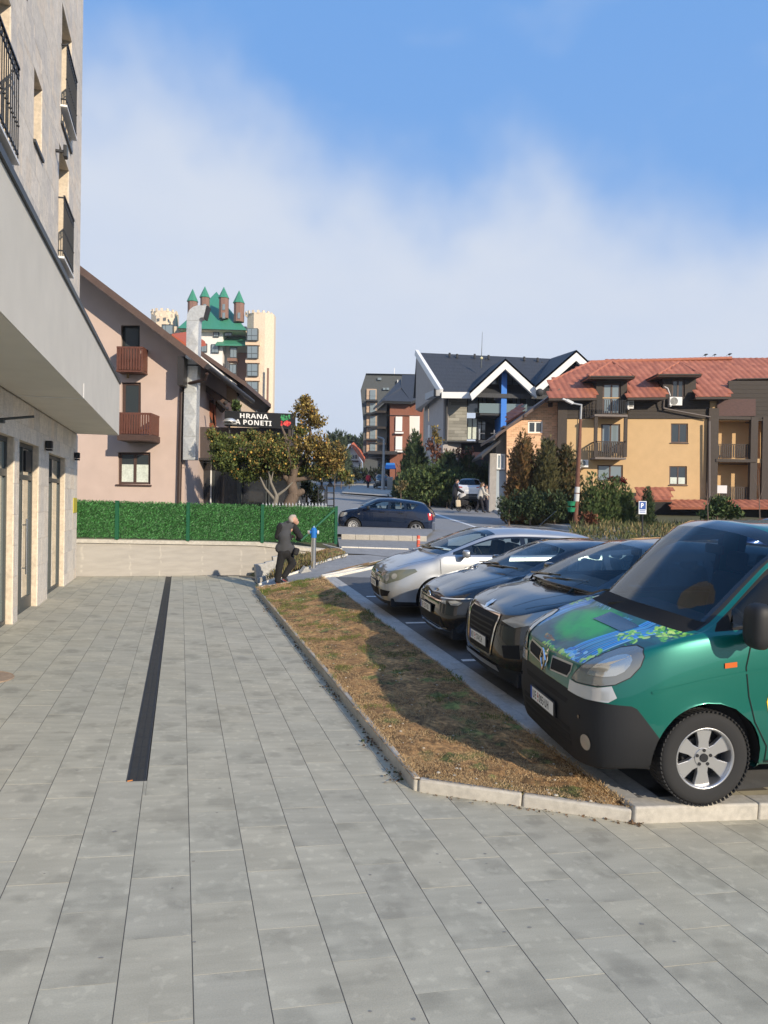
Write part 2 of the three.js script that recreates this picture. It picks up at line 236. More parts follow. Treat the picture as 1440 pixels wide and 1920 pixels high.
// ---- planting bed with kerbs ----
const SW = pav(1.66, 5.15), NW = pav(1.70, 17.3), SE = pav(3.02, 4.46), SEt = onPlaza(1187, 1510, 0.11);
const kerbFar = at(605, 1082, 17.06), kerbNear = at(1187, 1510, -onPlaza(1187, 1510, 0.11).z);
const bedPt = (s, t) => { const l = SW.clone().lerp(NW, t); l.y = plazaY(l.x, l.z) + 0.10; const rr = kerbNear.clone().lerp(kerbFar, t); rr.y = lotY(rr.x, rr.z) - 0.012; const p = l.lerp(rr, s); return p; };
{
  const g = new THREE.PlaneGeometry(1, 1, 40, 110), p = g.attributes.position;
  for (let i = 0; i < p.count; i++) { const s = p.getX(i) + 0.5, t = p.getY(i) + 0.5, q = bedPt(s, t); const e = Math.min(s, 1 - s, t * 8) * 8; q.y += clamp(e) * (0.025 * fbm2(q.x * 3, q.z * 3) + 0.012 * N2(q.x * 14, q.z * 14) + 0.02) - 0.012; p.setXYZ(i, q.x, q.y, q.z); }
  g.computeVertexNormals(); const bed = structure('planting_bed', g, M.soil);
  // dry and green grass blades
  const blade = faces([[new THREE.Vector3(-0.0028, 0, 0), new THREE.Vector3(0.0028, 0, 0), new THREE.Vector3(0.001, 0.5, 0.12)], [new THREE.Vector3(-0.0028, 0, 0), new THREE.Vector3(0.001, 0.5, 0.12), new THREE.Vector3(0.0, 1, 0.5)]]); blade.scale(1, 1, 1);
  const r = rng(31), L = [], up = new THREE.Vector3(0, 1, 0);
  for (let i = 0; i < 80000; i++) {
    const t = Math.pow(r(), 1.5), s = r(), q = bedPt(s, t); const gr = fbm2(q.x * 1.1 + 3, q.z * 0.8, 3), edge = Math.min(s, 1 - s);
    const bare = fbm2(q.x * 1.6 - 7, q.z * 1.6, 3); if (bare > 0.16 && r() < 0.85) continue;
    const green = gr > lerp(0.26, 0.08, sstep(0.2, 0.7, t)) && r() < 0.75 && t > 0.15; const h = (green ? 0.035 : 0.024) * (0.5 + r()) * (edge < 0.03 ? 1.7 : 1) * (t > 0.9 ? 1.8 : 1);
    const c = new THREE.Color(); if (green) c.setRGB(0.09 + 0.05 * r(), 0.13 + 0.05 * r(), 0.03); else { const k = 0.6 + 0.8 * r(); c.setRGB(0.42 * k, 0.30 * k, 0.165 * k); }
    const lay = green ? 0.35 : 1.15; const qq = new THREE.Quaternion().setFromEuler(new THREE.Euler((r() - 0.5) * 2 * lay, r() * 6.28, (r() - 0.5) * 2 * lay));
    q.y += 0.008; L.push({ p: q, q: qq, s: new THREE.Vector3(0.75, h * 0.72, h * 0.72), c });
  }
  scatter('grass', blade, std('grass_blades', [1, 1, 1], 0.9, { side: THREE.DoubleSide }), L, scene, 1, { label: 'short dry brown and green grass growing over the planting bed' }).name = 'bed_grass';
  // small pale litter and pebbles
  const peb = [], r3 = rng(8); for (let i = 0; i < 150; i++) { const q = bedPt(0.05 + 0.9 * r3(), Math.pow(r3(), 1.6)); const s = 0.006 + 0.016 * r3() * r3(); const gm = new THREE.IcosahedronGeometry(s, 0); const pp = gm.attributes.position; for (let k = 0; k < pp.count; k++) pp.setXYZ(k, pp.getX(k) * (1 + 0.5 * N2(k, i)), pp.getY(k) * 0.5, pp.getZ(k)); peb.push(gm.rotateY(r3() * 6).translate(q.x, q.y + 0.012, q.z)); }
  solo('pebbles', 'small pale stones and scraps scattered over the dry bed', null, peb, std('pale_stones', [0.55, 0.50, 0.42], 0.9), { kind: 'stuff' });
}
{ // dead leaves and weeds gathered along the foot of the kerb
  const r = rng(44), L = [], lf = faces([[new THREE.Vector3(0, 0, 0), new THREE.Vector3(0.4, 0.1, 0.5), new THREE.Vector3(0, 0.02, 1)], [new THREE.Vector3(0, 0, 0), new THREE.Vector3(0, 0.02, 1), new THREE.Vector3(-0.4, 0.12, 0.5)]]);
  for (let i = 0; i < 900; i++) { const b = 5.3 + 11.5 * Math.pow(r(), 1.2), w = sstep(-0.1, 0.35, N2(b * 0.9, 3)) ; if (r() > 0.25 + 0.75 * w) continue; const p = pav(1.655 - 0.12 * r() * r() * (0.3 + w), b); p.y += 0.004 + 0.02 * r() * w; const k = 0.5 + 0.9 * r(); L.push({ p, q: new THREE.Quaternion().setFromEuler(new THREE.Euler((r() - 0.5) * 1.2, r() * 6.3, (r() - 0.5) * 1.2)), s: 0.012 + 0.026 * r(), c: r() < 0.25 ? new THREE.Color(0.05, 0.065, 0.02) : new THREE.Color(0.14 * k, 0.085 * k, 0.045 * k) }); }
  for (let i = 0; i < 130; i++) { const p = r() < 0.5 ? pav(1.7 + 1.3 * r(), 5.05 - 0.55 * r()) : onPlaza(1182 + 20 * r(), 1538 + 12 * r()); const t = (p.x * PR.x + p.z * PR.z - 1.66) / 1.36; if (t > 0 && t < 1) { const e = SW.clone().lerp(SE, t).addScaledVector(PF, -0.02 - 0.08 * r() * r()); p.copy(e); p.y = plazaY(p.x, p.z); } p.y += 0.006; const k = 0.5 + 0.9 * r(); L.push({ p, q: new THREE.Quaternion().setFromEuler(new THREE.Euler((r() - 0.5) * 1.2, r() * 6.3, (r() - 0.5) * 1.2)), s: 0.01 + 0.02 * r(), c: new THREE.Color(0.16 * k, 0.095 * k, 0.05 * k) }); }
  scatter('leaf_litter', lf, std('dead_leaves', [1, 1, 1], 0.9, { side: THREE.DoubleSide }), L, scene, 2, { label: 'brown dead leaves gathered along the foot of the bed kerb' });
}
const kerbBevel = (len, w, h) => rbox(len, h, w, 0.018, [0, -h / 2, 0], [0, 0, 0], 2);
function kerbRun(name, A, B, w, top, h, n, mat, lift = null) {   // separate stones from A to B, top level given by top(x,z)
  const root = new THREE.Group(); root.name = numbered(name); root.userData = { kind: 'structure' }; scene.add(root); root.position.copy(A);
  const r = rng(Math.round(A.x * 50 + A.z * 90) + 999);
  for (let i = 0; i < n; i++) { const a = A.clone().lerp(B, i / n), b = A.clone().lerp(B, (i + 1) / n); a.y = top(a.x, a.z); b.y = top(b.x, b.z); const d = b.clone().sub(a), len = d.length() - 0.006;
    const g = clean(kerbBevel(len, w, h)); const m = new THREE.Mesh(g, mat); m.name = numbered('kerb_stone'); m.castShadow = m.receiveShadow = true;
    m.position.copy(a).lerp(b, 0.5).sub(A); m.position.y += (r() - 0.5) * 0.006; m.quaternion.setFromUnitVectors(new THREE.Vector3(1, 0, 0), d.clone().normalize()); m.rotateX((r() - 0.5) * 0.03); root.add(m); }
  return root;
}
kerbRun('kerb', SW.clone().addScaledVector(PR, 0.03), NW.clone().addScaledVector(PR, 0.03), 0.055, (x, z) => plazaY(x, z) + 0.10, 0.26, 13, M.kerb);
{ const a = SW.clone(), b = SE.clone(), d = b.clone().sub(a).normalize(), nrm = new THREE.Vector3(d.z, 0, -d.x).multiplyScalar(0.03); kerbRun('kerb', a.clone().add(nrm).addScaledVector(d, 0.035), b.clone().add(nrm), 0.065, (x, z) => plazaY(x, z) + 0.09, 0.26, 2, M.kerb); }
// far edge of the bed beside the path
{ const b = kerbFar.clone(); b.y = 0; kerbRun('kerb', NW.clone().addScaledVector(PR, 0.05), b, 0.06, (x, z) => { const t = clamp((x - NW.x) / (kerbFar.x - NW.x)); return lerp(plazaY(NW.x, NW.z) + 0.115, kerbFar.y - 0.0, t); }, 0.3, 2, M.whiteStone); }
// kerb and gutter between bed and car park
const kd = kerbFar.clone().sub(kerbNear).setY(0).normalize(), kn = new THREE.Vector3(-kd.z, 0, kd.x);   // kn points to the car park
kerbRun('kerb', kerbNear.clone().addScaledVector(kn, 0.065), kerbFar.clone().addScaledVector(kn, 0.065), 0.13, (x, z) => lotY(x, z) + 0.006, 0.28, 13, M.kerbDark);
kerbRun('gutter', kerbNear.clone().addScaledVector(kn, 0.215), kerbFar.clone().addScaledVector(kn, 0.215), 0.16, (x, z) => lotY(x, z) - 0.004, 0.2, 9, M.kerbDark);
// near kerb of the car park, pale face towards the plaza
const NK0 = onPlaza(1190, 1545), NK1 = onPlaza(1440, 1536), nkd = NK1.clone().sub(NK0).setY(0).normalize(), nkn = new THREE.Vector3(nkd.z, 0, -nkd.x); if (nkn.z > 0) nkn.negate();
kerbRun('kerb', NK0.clone().addScaledVector(nkn, 0.085), NK0.clone().addScaledVector(nkd, 7).addScaledVector(nkn, 0.085), 0.17, (x, z) => plazaY(x, z) + 0.115, 0.3, 7, M.kerb);
{
  const A = NK0.clone().addScaledVector(nkn, 0.17), B = A.clone().addScaledVector(nkd, 9), C = new THREE.Vector3(16, 0, -17.2), D = kerbFar.clone().addScaledVector(kn, 0.29), E0 = kerbNear.clone().addScaledVector(kn, 0.29);
  structure('parking_lot', drape([A, B, C, D, E0], 0, (x, z) => lotY(x, z) - 0.006), M.asphalt);
  // bay markings between the parked cars
  const fw = new THREE.Vector3(Math.sin(R(-101)), 0, -Math.cos(R(-101)));
  for (const z of [-6.95, -9.2, -11.6, -14.2]) { const t = (kerbNear.z - z) / (kerbNear.z - kerbFar.z), s = kerbNear.clone().lerp(kerbFar, t).addScaledVector(kn, 0.33); const e = s.clone().addScaledVector(fw, -4.6), n = new THREE.Vector3(-fw.z, 0, fw.x).multiplyScalar(0.05); structure('parking_line', drape([s.clone().add(n), e.clone().add(n), e.clone().sub(n), s.clone().sub(n)], 0, (x, zz) => lotY(x, zz) - 0.001), M.white); }
}
// ---- street, pavements and verges behind the car park ----
const px = (l, o = 0) => l.map(([u, v]) => onRoad(u, v, o));
structure('road', drape([...px([[700, 1047], [640, 1046], [632, 1000], [600, 960], [560, 930], [560, 893], [575, 884], [600, 879], [655, 881], [700, 897], [740, 912], [800, 925], [900, 934], [960, 945], [1100, 978], [1240, 1006], [1700, 1030], [2400, 1070]]), new THREE.Vector3(17, 0, -17.25), kerbFar.clone().add(new THREE.Vector3(0.3, 0, 0))], -0.03), M.asphaltRoad);
structure('road_line', drape(px([[812, 961], [905, 991.5], [905, 994], [810, 963.5]], -0.026), -0.024), M.white);
structure('pavement', drape(px([[640, 1024], [830, 1031], [840, 1044], [740, 1046], [690, 1040], [640, 1038]]), 0.01), M.walk);
const rampY = (x, z) => { const q = clamp((x - NW.x) / (kerbFar.x - NW.x)), e = lerp(plazaY(NW.x, NW.z) + 0.1, lotY(kerbFar.x, kerbFar.z), q); return lerp(e, roadY(-z), clamp((lerp(NW.z, kerbFar.z, q) - z) / 2.2) * Math.sqrt(q)); }, rp = (l) => l.map(([u, v]) => onLevel(u, v, rampY));
structure('path', drape([NW.clone(), kerbFar.clone(), ...rp([[655, 1066], [715, 1053], [760, 1046], [690, 1040], [652, 1041], [595, 1058], [545, 1074], [505, 1087]]), NW.clone().add(new THREE.Vector3(0.02, 0, -0.75))], 0.0, rampY, 0.5), M.walk);
structure('verge', drape(rp([[488, 1090], [545, 1073], [598, 1056], [650, 1039], [636, 1031], [590, 1034], [540, 1037], [508, 1062]]), 0.05, rampY, 0.7), M.soil);
structure('verge', drape(rp([[604, 1079], [655, 1066], [715, 1053], [745, 1049], [745, 1054], [680, 1065]]), 0.045, rampY, 0.7), M.soil);
for (const [a, b, n, w] of [[[484, 1098], [560, 1073], 3, 0.08], [[560, 1073], [650, 1041], 3, 0.08], [[604, 1081], [725, 1050.5], 4, 0.07], [[606, 1083], [745, 1054], 4, 0.09], [[640, 1027], [830, 1033], 6, 0.07], [[540, 1037], [640, 1031], 3, 0.07]]) kerbRun('kerb', onLevel(...a, rampY), onLevel(...b, rampY), w, (x, z) => rampY(x, z) + 0.045, 0.25, n, M.whiteStone);
kerbRun('kerb', onRoad(640, 1009), onRoad(800, 1013), 0.12, (x, z) => roadY(-z) + 0.14, 0.4, 6, M.kerb);
structure('parking_island', drape(px([[625, 1006], [800, 1010], [812, 1000], [800, 985], [630, 980]]), 0.09), M.asphaltRoad);
structure('pavement', drape(px([[640, 926], [655, 906], [700, 906], [735, 909], [765, 925], [780, 938], [700, 930]]), 0.1), std('pale_pavement', [0.42, 0.39, 0.34], 0.9, { map: mottle }));
structure('pavement', drape(px([[915, 951], [940, 963], [1000, 980], [1090, 994], [1250, 1010], [1700, 1030], [1700, 1015], [1250, 995], [1100, 982], [1000, 966]]), 0.06), M.walk);
for (const [a, b, n] of [[[916, 952], [945, 966], 2], [[945, 966], [1005, 982], 3], [[1005, 982], [1095, 996], 4], [[1095, 996], [1260, 1013], 5]]) kerbRun('kerb', onRoad(...a), onRoad(...b), 0.13, (x, z) => roadY(-z) + 0.09, 0.25, n, M.kerbDark);
kerbRun('kerb', onRoad(640, 928), onRoad(782, 940), 0.14, (x, z) => roadY(-z) + 0.10, 0.25, 9, M.kerbDark);
// ================= stone-clad apartment building on the left =================
M.stoneCore = std('cream_stone', [0.62, 0.53, 0.42], 0.85, { map: mottle, bumpMap: grainBump, bumpScale: 0.002 });
M.render = std('grey_render', [0.68, 0.64, 0.56], 0.9, { map: plasterTex, bumpMap: grainBump, bumpScale: 0.0015 });
M.anthra = std('anthracite_metal', [0.035, 0.04, 0.045], 0.45, { metalness: 0.3 });
M.iron = std('black_iron', [0.025, 0.027, 0.032], 0.5, { metalness: 0.4 });
M.alu = std('grey_aluminium', [0.075, 0.085, 0.088], 0.45, { metalness: 0.3 });
M.shopGlass = phys('frosted_shop_glass', [0.27, 0.31, 0.28], 0.12, { clearcoat: 0.6 });
M.doorGlass = phys('door_glass', [0.16, 0.19, 0.175], 0.05, { clearcoat: 1, clearcoatRoughness: 0.02 });
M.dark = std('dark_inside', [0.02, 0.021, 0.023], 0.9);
M.steel = std('brushed_steel', [0.62, 0.62, 0.62], 0.28, { metalness: 1 });
M.whiteMetal = std('white_metal', [0.75, 0.75, 0.75], 0.5);
const slabMats = [[0.75, 0.67, 0.565], [0.70, 0.635, 0.545], [0.78, 0.70, 0.595], [0.665, 0.605, 0.53], [0.76, 0.66, 0.54]].map((c, k) => std('limestone_' + k, c, 0.75, { map: tex(256, (u, v) => { const n = tn(u, v, 4, 5, k * 3), s = fbm2(u * 5 + k, v * 30, 4), p = sstep(0.42, 0.6, tn(u, v, 22, 3, k * 9 + 2)); return [0.86 + 0.07 * n + 0.06 * s - 0.1 * p, 0.86 + 0.07 * n + 0.055 * s - 0.12 * p, 0.86 + 0.07 * n + 0.05 * s - 0.15 * p]; }, { m: 0.9 }), bumpMap: grainBump, bumpScale: 0.0015 }));
const A0 = -2.36;
{
  const base = pav(A0, 18.9, 0.1);
  const t = thing('apartment_building', 'tall cream limestone building with shop fronts and a grey canopy at the left edge', 'building', base, { turn: PHI, local: true });
  const off = g => g.translate(-A0, -0.1, 18.9);                       // own axes: x out of the wall, -z away along it
  const P = (n, gs, m, o = {}) => part(n, (Array.isArray(gs) ? gs : [gs]).map(g => off(g)), m, o.in || t, { raw: true, ...o });
  const B = (a0, y0, b0, a1, y1, b1) => box(a0, y0, -b0, a1, y1, -b1);
  const opens = [[6.6, 12.0, 0.12, 2.87], [12.34, 13.95, 0.12, 2.87], [14.95, 17.0, 0.12, 2.83], [15.7, 16.98, 6.46, 8.86], [15.85, 17.15, 9.35, 11.65], [13.14, 13.86, 7.74, 8.9], [13.14, 13.86, 10.6, 11.8], [9.9, 11.45, 6.46, 8.8], [9.9, 11.45, 9.35, 11.7]];
  const hole = o => [[-o[0], o[2]], [-o[1], o[2]], [-o[1], o[3]], [-o[0], o[3]]];
  const core = prismXY([[-4, -0.6], [-4, 14.5], [-18.9, 14.5], [-18.9, -0.6]], 0, 0.36, opens.map(hole)).rotateY(-Math.PI / 2);   // shape x runs along z
  // rotateY(-90): (x,y,z) -> (-z, y, x); front z=0 goes to x=0, back z=-0.36 to x=0.36: mirror it
  core.scale(-1, 1, 1); { const ix = core.attributes.position; for (let i = 0; i < ix.count; i += 3) { for (const k of ['position', 'normal', 'uv']) { const at2 = core.attributes[k], n = at2.itemSize; for (let q = 0; q < n; q++) { const w = at2.array[(i + 1) * n + q]; at2.array[(i + 1) * n + q] = at2.array[(i + 2) * n + q]; at2.array[(i + 2) * n + q] = w; } } } }
  core.translate(A0 - 0.02, 0, 0); P('wall', core, M.stoneCore);
  P('building_core', B(-9, -0.6, 4, A0 - 0.42, 14.5, 18.88), M.render);
  // limestone slabs, course by course
  const r = rng(21), rows = []; let y = -0.1; const ys = new Set(); for (; y < 14.4; y += 0.46) ys.add(+y.toFixed(3)); [3.47, 4.74, 14.5].forEach(q => ys.add(q)); opens.forEach(o => { ys.add(o[2]); ys.add(o[3]); });
  const yl = [...ys].sort((p, q) => p - q); for (let i = 0; i < yl.length - 1; i++) if (yl[i + 1] - yl[i] > 0.02) rows.push([yl[i], yl[i + 1]]);
  const cand = [];
  rows.forEach(([y0, y1], ri) => {
    if (y0 >= 3.46 && y1 <= 4.75) return; let b = 4.2 - r() * 0.5;
    while (b < 18.9) { const w = [0.34, 0.5, 0.62, 0.4][Math.floor(r() * 4)]; let segs = [[b, Math.min(b + w, 18.9)]]; for (const o of opens) if (y0 >= o[2] - 0.005 && y1 <= o[3] + 0.005) segs = segs.flatMap(([p, q]) => q <= o[0] || p >= o[1] ? [[p, q]] : [[p, Math.min(q, o[0])], [Math.max(p, o[1]), q]].filter(s => s[1] - s[0] > 0.02)); segs.forEach(([p, q]) => cand.push([p, q, y0, y1, Math.floor(r() * 5), r()])); b += w; }
  });
  const seen = c => (c[2] < 3.5 ? c[1] > 9.5 : c[1] > 9) && c[3] < 13.5; const score = c => -((c[1] - c[0]) * (c[3] - c[2])) / Math.pow(6 + c[0], 2);
  const vis = cand.filter(seen).sort((p, q) => score(p) - score(q)), lone = new Set(vis.slice(0, 290)); const mm = slabMats.map(() => []);
  for (const c of cand) { const g = B(A0 - 0.03, c[2] + 0.0015, c[0] + 0.0015, A0 - 0.003 + 0.003 * c[5], c[3] - 0.0015, c[1] - 0.0015); if (lone.has(c)) P('stone_slab', g, slabMats[c[4]]); else mm[c[4]].push(off(clean(g))); }
  mm.forEach((l, k) => { if (l.length) part('stone_slabs', l, slabMats[k], t, { raw: true, kind: 'stuff', uv: true }); });
  // canopy
  const cb = 3.5, co = -1.43;
  P('canopy', [B(A0, cb, 3, co, 4.70, 18.7)], M.render); P('soffit', [B(A0, cb - 0.006, 3, co - 0.012, cb, 18.69)], M.render);
  P('canopy_capping', [B(A0, 4.703, 3, co + 0.03, 4.775, 18.73)], M.anthra);
  P('joint_strip', [B(A0 + 0.02, cb - 0.012, 12.02, co - 0.01, cb - 0.007, 12.05), B(co, cb + 0.0, 12.02, co + 0.006, cb + 0.22, 12.05)], M.whiteMetal);
  // shop fronts, set back in the wall
  let fx = A0 - 0.10; const fr = (b0, b1, y0, y1, w = 0.07, d = 0.06) => [B(fx - d, y0, b0, fx, y0 + w, b1), B(fx - d, y1 - w, b0, fx, y1, b1), B(fx - d, y0 + w, b0, fx, y1 - w, b0 + w), B(fx - d, y0 + w, b1 - w, fx, y1 - w, b1)];
  { const w = P('shop_window', fr(6.6, 12.0, 0.12, 2.87).concat([B(fx - 0.06, 2.30, 6.67, fx, 2.40, 11.93), B(fx - 0.06, 0.19, 9.25, fx, 2.30, 9.33)]), M.alu); P('pane', [B(fx - 0.035, 0.19, 6.67, fx - 0.03, 2.3, 9.25), B(fx - 0.035, 0.19, 9.33, fx - 0.03, 2.3, 11.93), B(fx - 0.035, 2.4, 6.67, fx - 0.03, 2.8, 11.93)], M.shopGlass, { in: w }); }
  { const w = P('shop_door', fr(12.34, 13.95, 0.12, 2.87).concat([B(fx - 0.06, 2.28, 12.41, fx, 2.36, 13.88), B(fx - 0.06, 0.19, 13.0, fx + 0.004, 2.28, 13.09), B(fx - 0.06, 0.19, 13.09, fx, 0.34, 13.88), B(fx - 0.06, 2.36, 13.1, fx, 2.8, 13.16)]), M.alu); P('pane', [B(fx - 0.035, 0.19, 12.41, fx - 0.03, 2.28, 13.0), B(fx - 0.035, 0.34, 13.09, fx - 0.03, 2.28, 13.88), B(fx - 0.035, 2.36, 12.41, fx - 0.03, 2.8, 13.1), B(fx - 0.035, 2.36, 13.16, fx - 0.03, 2.8, 13.88)], M.doorGlass, { in: w });
    P('handle', [rod([fx + 0.06, 0.75, -13.17], [fx + 0.06, 1.65, -13.17], 0.016), rod([fx, 0.85, -13.17], [fx + 0.06, 0.85, -13.17], 0.012), rod([fx, 1.55, -13.17], [fx + 0.06, 1.55, -13.17], 0.012)], M.steel, { in: w }); P('extractor_grille', [B(fx - 0.02, 2.42, 13.3, fx + 0.012, 2.76, 13.75)], M.iron, { in: w }); }
  { const w = P('shop_window', fr(14.95, 17.0, 0.12, 2.83).concat([B(fx - 0.06, 2.30, 15.02, fx, 2.38, 16.93), B(fx - 0.06, 0.19, 15.9, fx, 2.76, 15.97)]), M.alu); P('pane', [B(fx - 0.035, 0.19, 15.02, fx - 0.03, 2.3, 15.9), B(fx - 0.035, 0.19, 15.97, fx - 0.03, 2.3, 16.93), B(fx - 0.035, 2.38, 15.02, fx - 0.03, 2.76, 16.93)], M.doorGlass, { in: w }); }
  // upper windows with french balconies
  fx = A0 - 0.27;
  for (const o of opens.slice(3)) { const w = P('window', fr(o[0], o[1], o[2], o[3], 0.06).concat([B(fx - 0.06, o[2] + 0.06, (o[0] + o[1]) / 2 - 0.03, fx, o[3] - 0.06, (o[0] + o[1]) / 2 + 0.03)]), M.anthra); P('pane', B(fx - 0.035, o[2] + 0.06, o[0] + 0.06, fx - 0.03, o[3] - 0.06, o[1] - 0.06), M.doorGlass, { in: w }); P('sill', B(A0 - 0.25, o[2] - 0.05, o[0] - 0.03, A0 + 0.04, o[2] + 0.004, o[1] + 0.03), M.anthra, { in: w }); }
  for (const [b0, b1, y0, y1] of [[15.66, 17.0, 6.72, 7.85], [15.8, 17.2, 9.7, 10.86], [9.85, 11.47, 6.72, 7.97], [9.85, 11.47, 9.7, 10.9]]) {
    const x = A0 + 0.10, g = [B(x - 0.012, y1 - 0.03, b0, x + 0.02, y1, b1), B(x - 0.012, y1 - 0.16, b0, x + 0.01, y1 - 0.14, b1), B(x - 0.012, y0 + 0.05, b0, x + 0.012, y0 + 0.075, b1)];
    for (let b = b0; b <= b1 + 0.01; b += (b1 - b0) / 13) { g.push(B(x - 0.007, y0, b - 0.007, x + 0.007, y1 - 0.03, b + 0.007)); g.push(new THREE.TorusGeometry(0.035, 0.006, 4, 8).rotateY(Math.PI / 2).translate(x, y1 - 0.085, -b)); g.push(new THREE.SphereGeometry(0.02, 6, 4).translate(x, y0 + 0.45, -b)); }
    for (const b of [b0, b1]) for (const yy of [y0 + 0.06, y1 - 0.05]) g.push(B(A0 - 0.02, yy - 0.012, b - 0.012, x, yy + 0.012, b + 0.012));
    const rl = P('french_balcony', g, M.iron); P('sill', B(A0 - 0.02, y0 - 0.09, b0 - 0.02, A0 + 0.12, y0 - 0.05, b1 + 0.02), M.whiteMetal, { in: rl });
  }
  for (const [b, yy] of [[14.55, 2.95], [18.3, 2.97]]) { const l = P('wall_lamp', [rbox(0.11, 0.13, 0.15, 0.01, [A0 + 0.065, yy, -b])], M.iron); P('lamp_shade', rbox(0.10, 0.035, 0.13, 0.008, [A0 + 0.068, yy - 0.095, -b]), M.iron, { in: l }); }
  { const l = P('floodlight', [rbox(0.06, 0.22, 0.16, 0.01, [A0 + 0.17, 8.52, -15.28]), B(A0, 8.5, 15.24, A0 + 0.15, 8.54, 15.30)], M.iron); P('lens', rbox(0.01, 0.19, 0.13, 0.004, [A0 + 0.204, 8.52, -15.28]), M.alu, { in: l }); }
  P('notice_plate', B(A0, 1.66, 18.22, A0 + 0.012, 2.0, 18.8), std('yellow_plate', [0.55, 0.47, 0.06], 0.6));
  P('vent_hole', [B(A0 - 0.002, 9.93, 12.1, A0 + 0.004, 10.05, 12.17), B(A0 - 0.002, 9.55, 12.45, A0 + 0.004, 9.67, 12.52)], M.dark);
  { const l = P('sign_arm', [rod([A0, 3.02, -10.9], [A0 + 0.45, 3.08, -10.9], 0.018), rbox(0.14, 0.05, 0.1, 0.01, [A0 + 0.02, 3.0, -10.9])], M.alu); }
}
// ================= retaining wall and artificial hedge fence =================
const WA = at(120, 1050, 17.63), WB = at(480, 1050, 21.3), WC = at(655, 1040, 22.95); for (const q of [WA, WB, WC]) q.y = 0;
function onWall(u, v, push = 0) { const r = ray(u, v); const [p, q] = u <= 480 ? [WA, WB] : [WB, WC]; const d = q.clone().sub(p), n = new THREE.Vector3(-d.z, 0, d.x).normalize(); const t = p.clone().sub(EYE).dot(n) / r.dot(n); const o = EYE.clone().addScaledVector(r, t); return push ? o.addScaledVector(n, n.z > 0 ? push : -push) : o; }
{
  const back = new THREE.Vector3(0.5, 0, -0.6).normalize().multiplyScalar(0.3);
  const bp = onWall(330, 1080); const t = thing('retaining_wall', 'long pale grey rendered retaining wall below the green hedge fence', 'wall', bp);
  const stain = std('stained_render', [0.375, 0.352, 0.32], 0.9, { map: tex(1024, (u, v) => { let c = 0.9 + 0.05 * tn(u, v, 9, 5, 4) + 0.025 * N2(u * 300, v * 160); let w = 0; for (let k = 0; k < 8; k++) { const x = (k * 0.381 + 0.07) % 1, hw = 0.0035 + 0.003 * ((k * 7) % 5) / 5; const q = Math.abs(u - x + 0.004 * N2(v * 5, k)) / hw; if (q < 1) w = Math.max(w, (1 - q) * sstep(0.25, 0.6, fbm2(v * 6 + k * 3, k, 3) + 0.5)); } return [c + 0.1 * w, c + 0.1 * w, c + 0.09 * w]; }, { h: 256, m: 6.2, mh: 1.2 }) });
  const f = (u, v) => onWall(u, v);
  part('wall', [plate([f(122, 1092), f(480, 1092), f(480, 1019), f(122, 1014.5)], back), plate([f(480.01, 1092), f(652, 1075), f(652, 1040), f(480.01, 1019)], back)], stain, t);
  const us = [122, 190, 260, 335, 410, 480.01, 560, 652], cp = u => u <= 480 ? lerp(1010.5, 1016.5, (u - 122) / 358) : lerp(1016.5, 1036, (u - 480) / 172);
  for (let i = 0; i < us.length - 1; i++) { const a = us[i], b = Math.min(us[i + 1], a < 480 ? 480 : 999) - 0.6; const e = (u, dv) => onWall(u, cp(u) + dv, 0.05); part('cap_stone', plate([e(a, 6.5), e(b, 6.5), e(b, 0), e(a, 0)], back.clone().multiplyScalar(1.3)), M.kerb, t); }
}
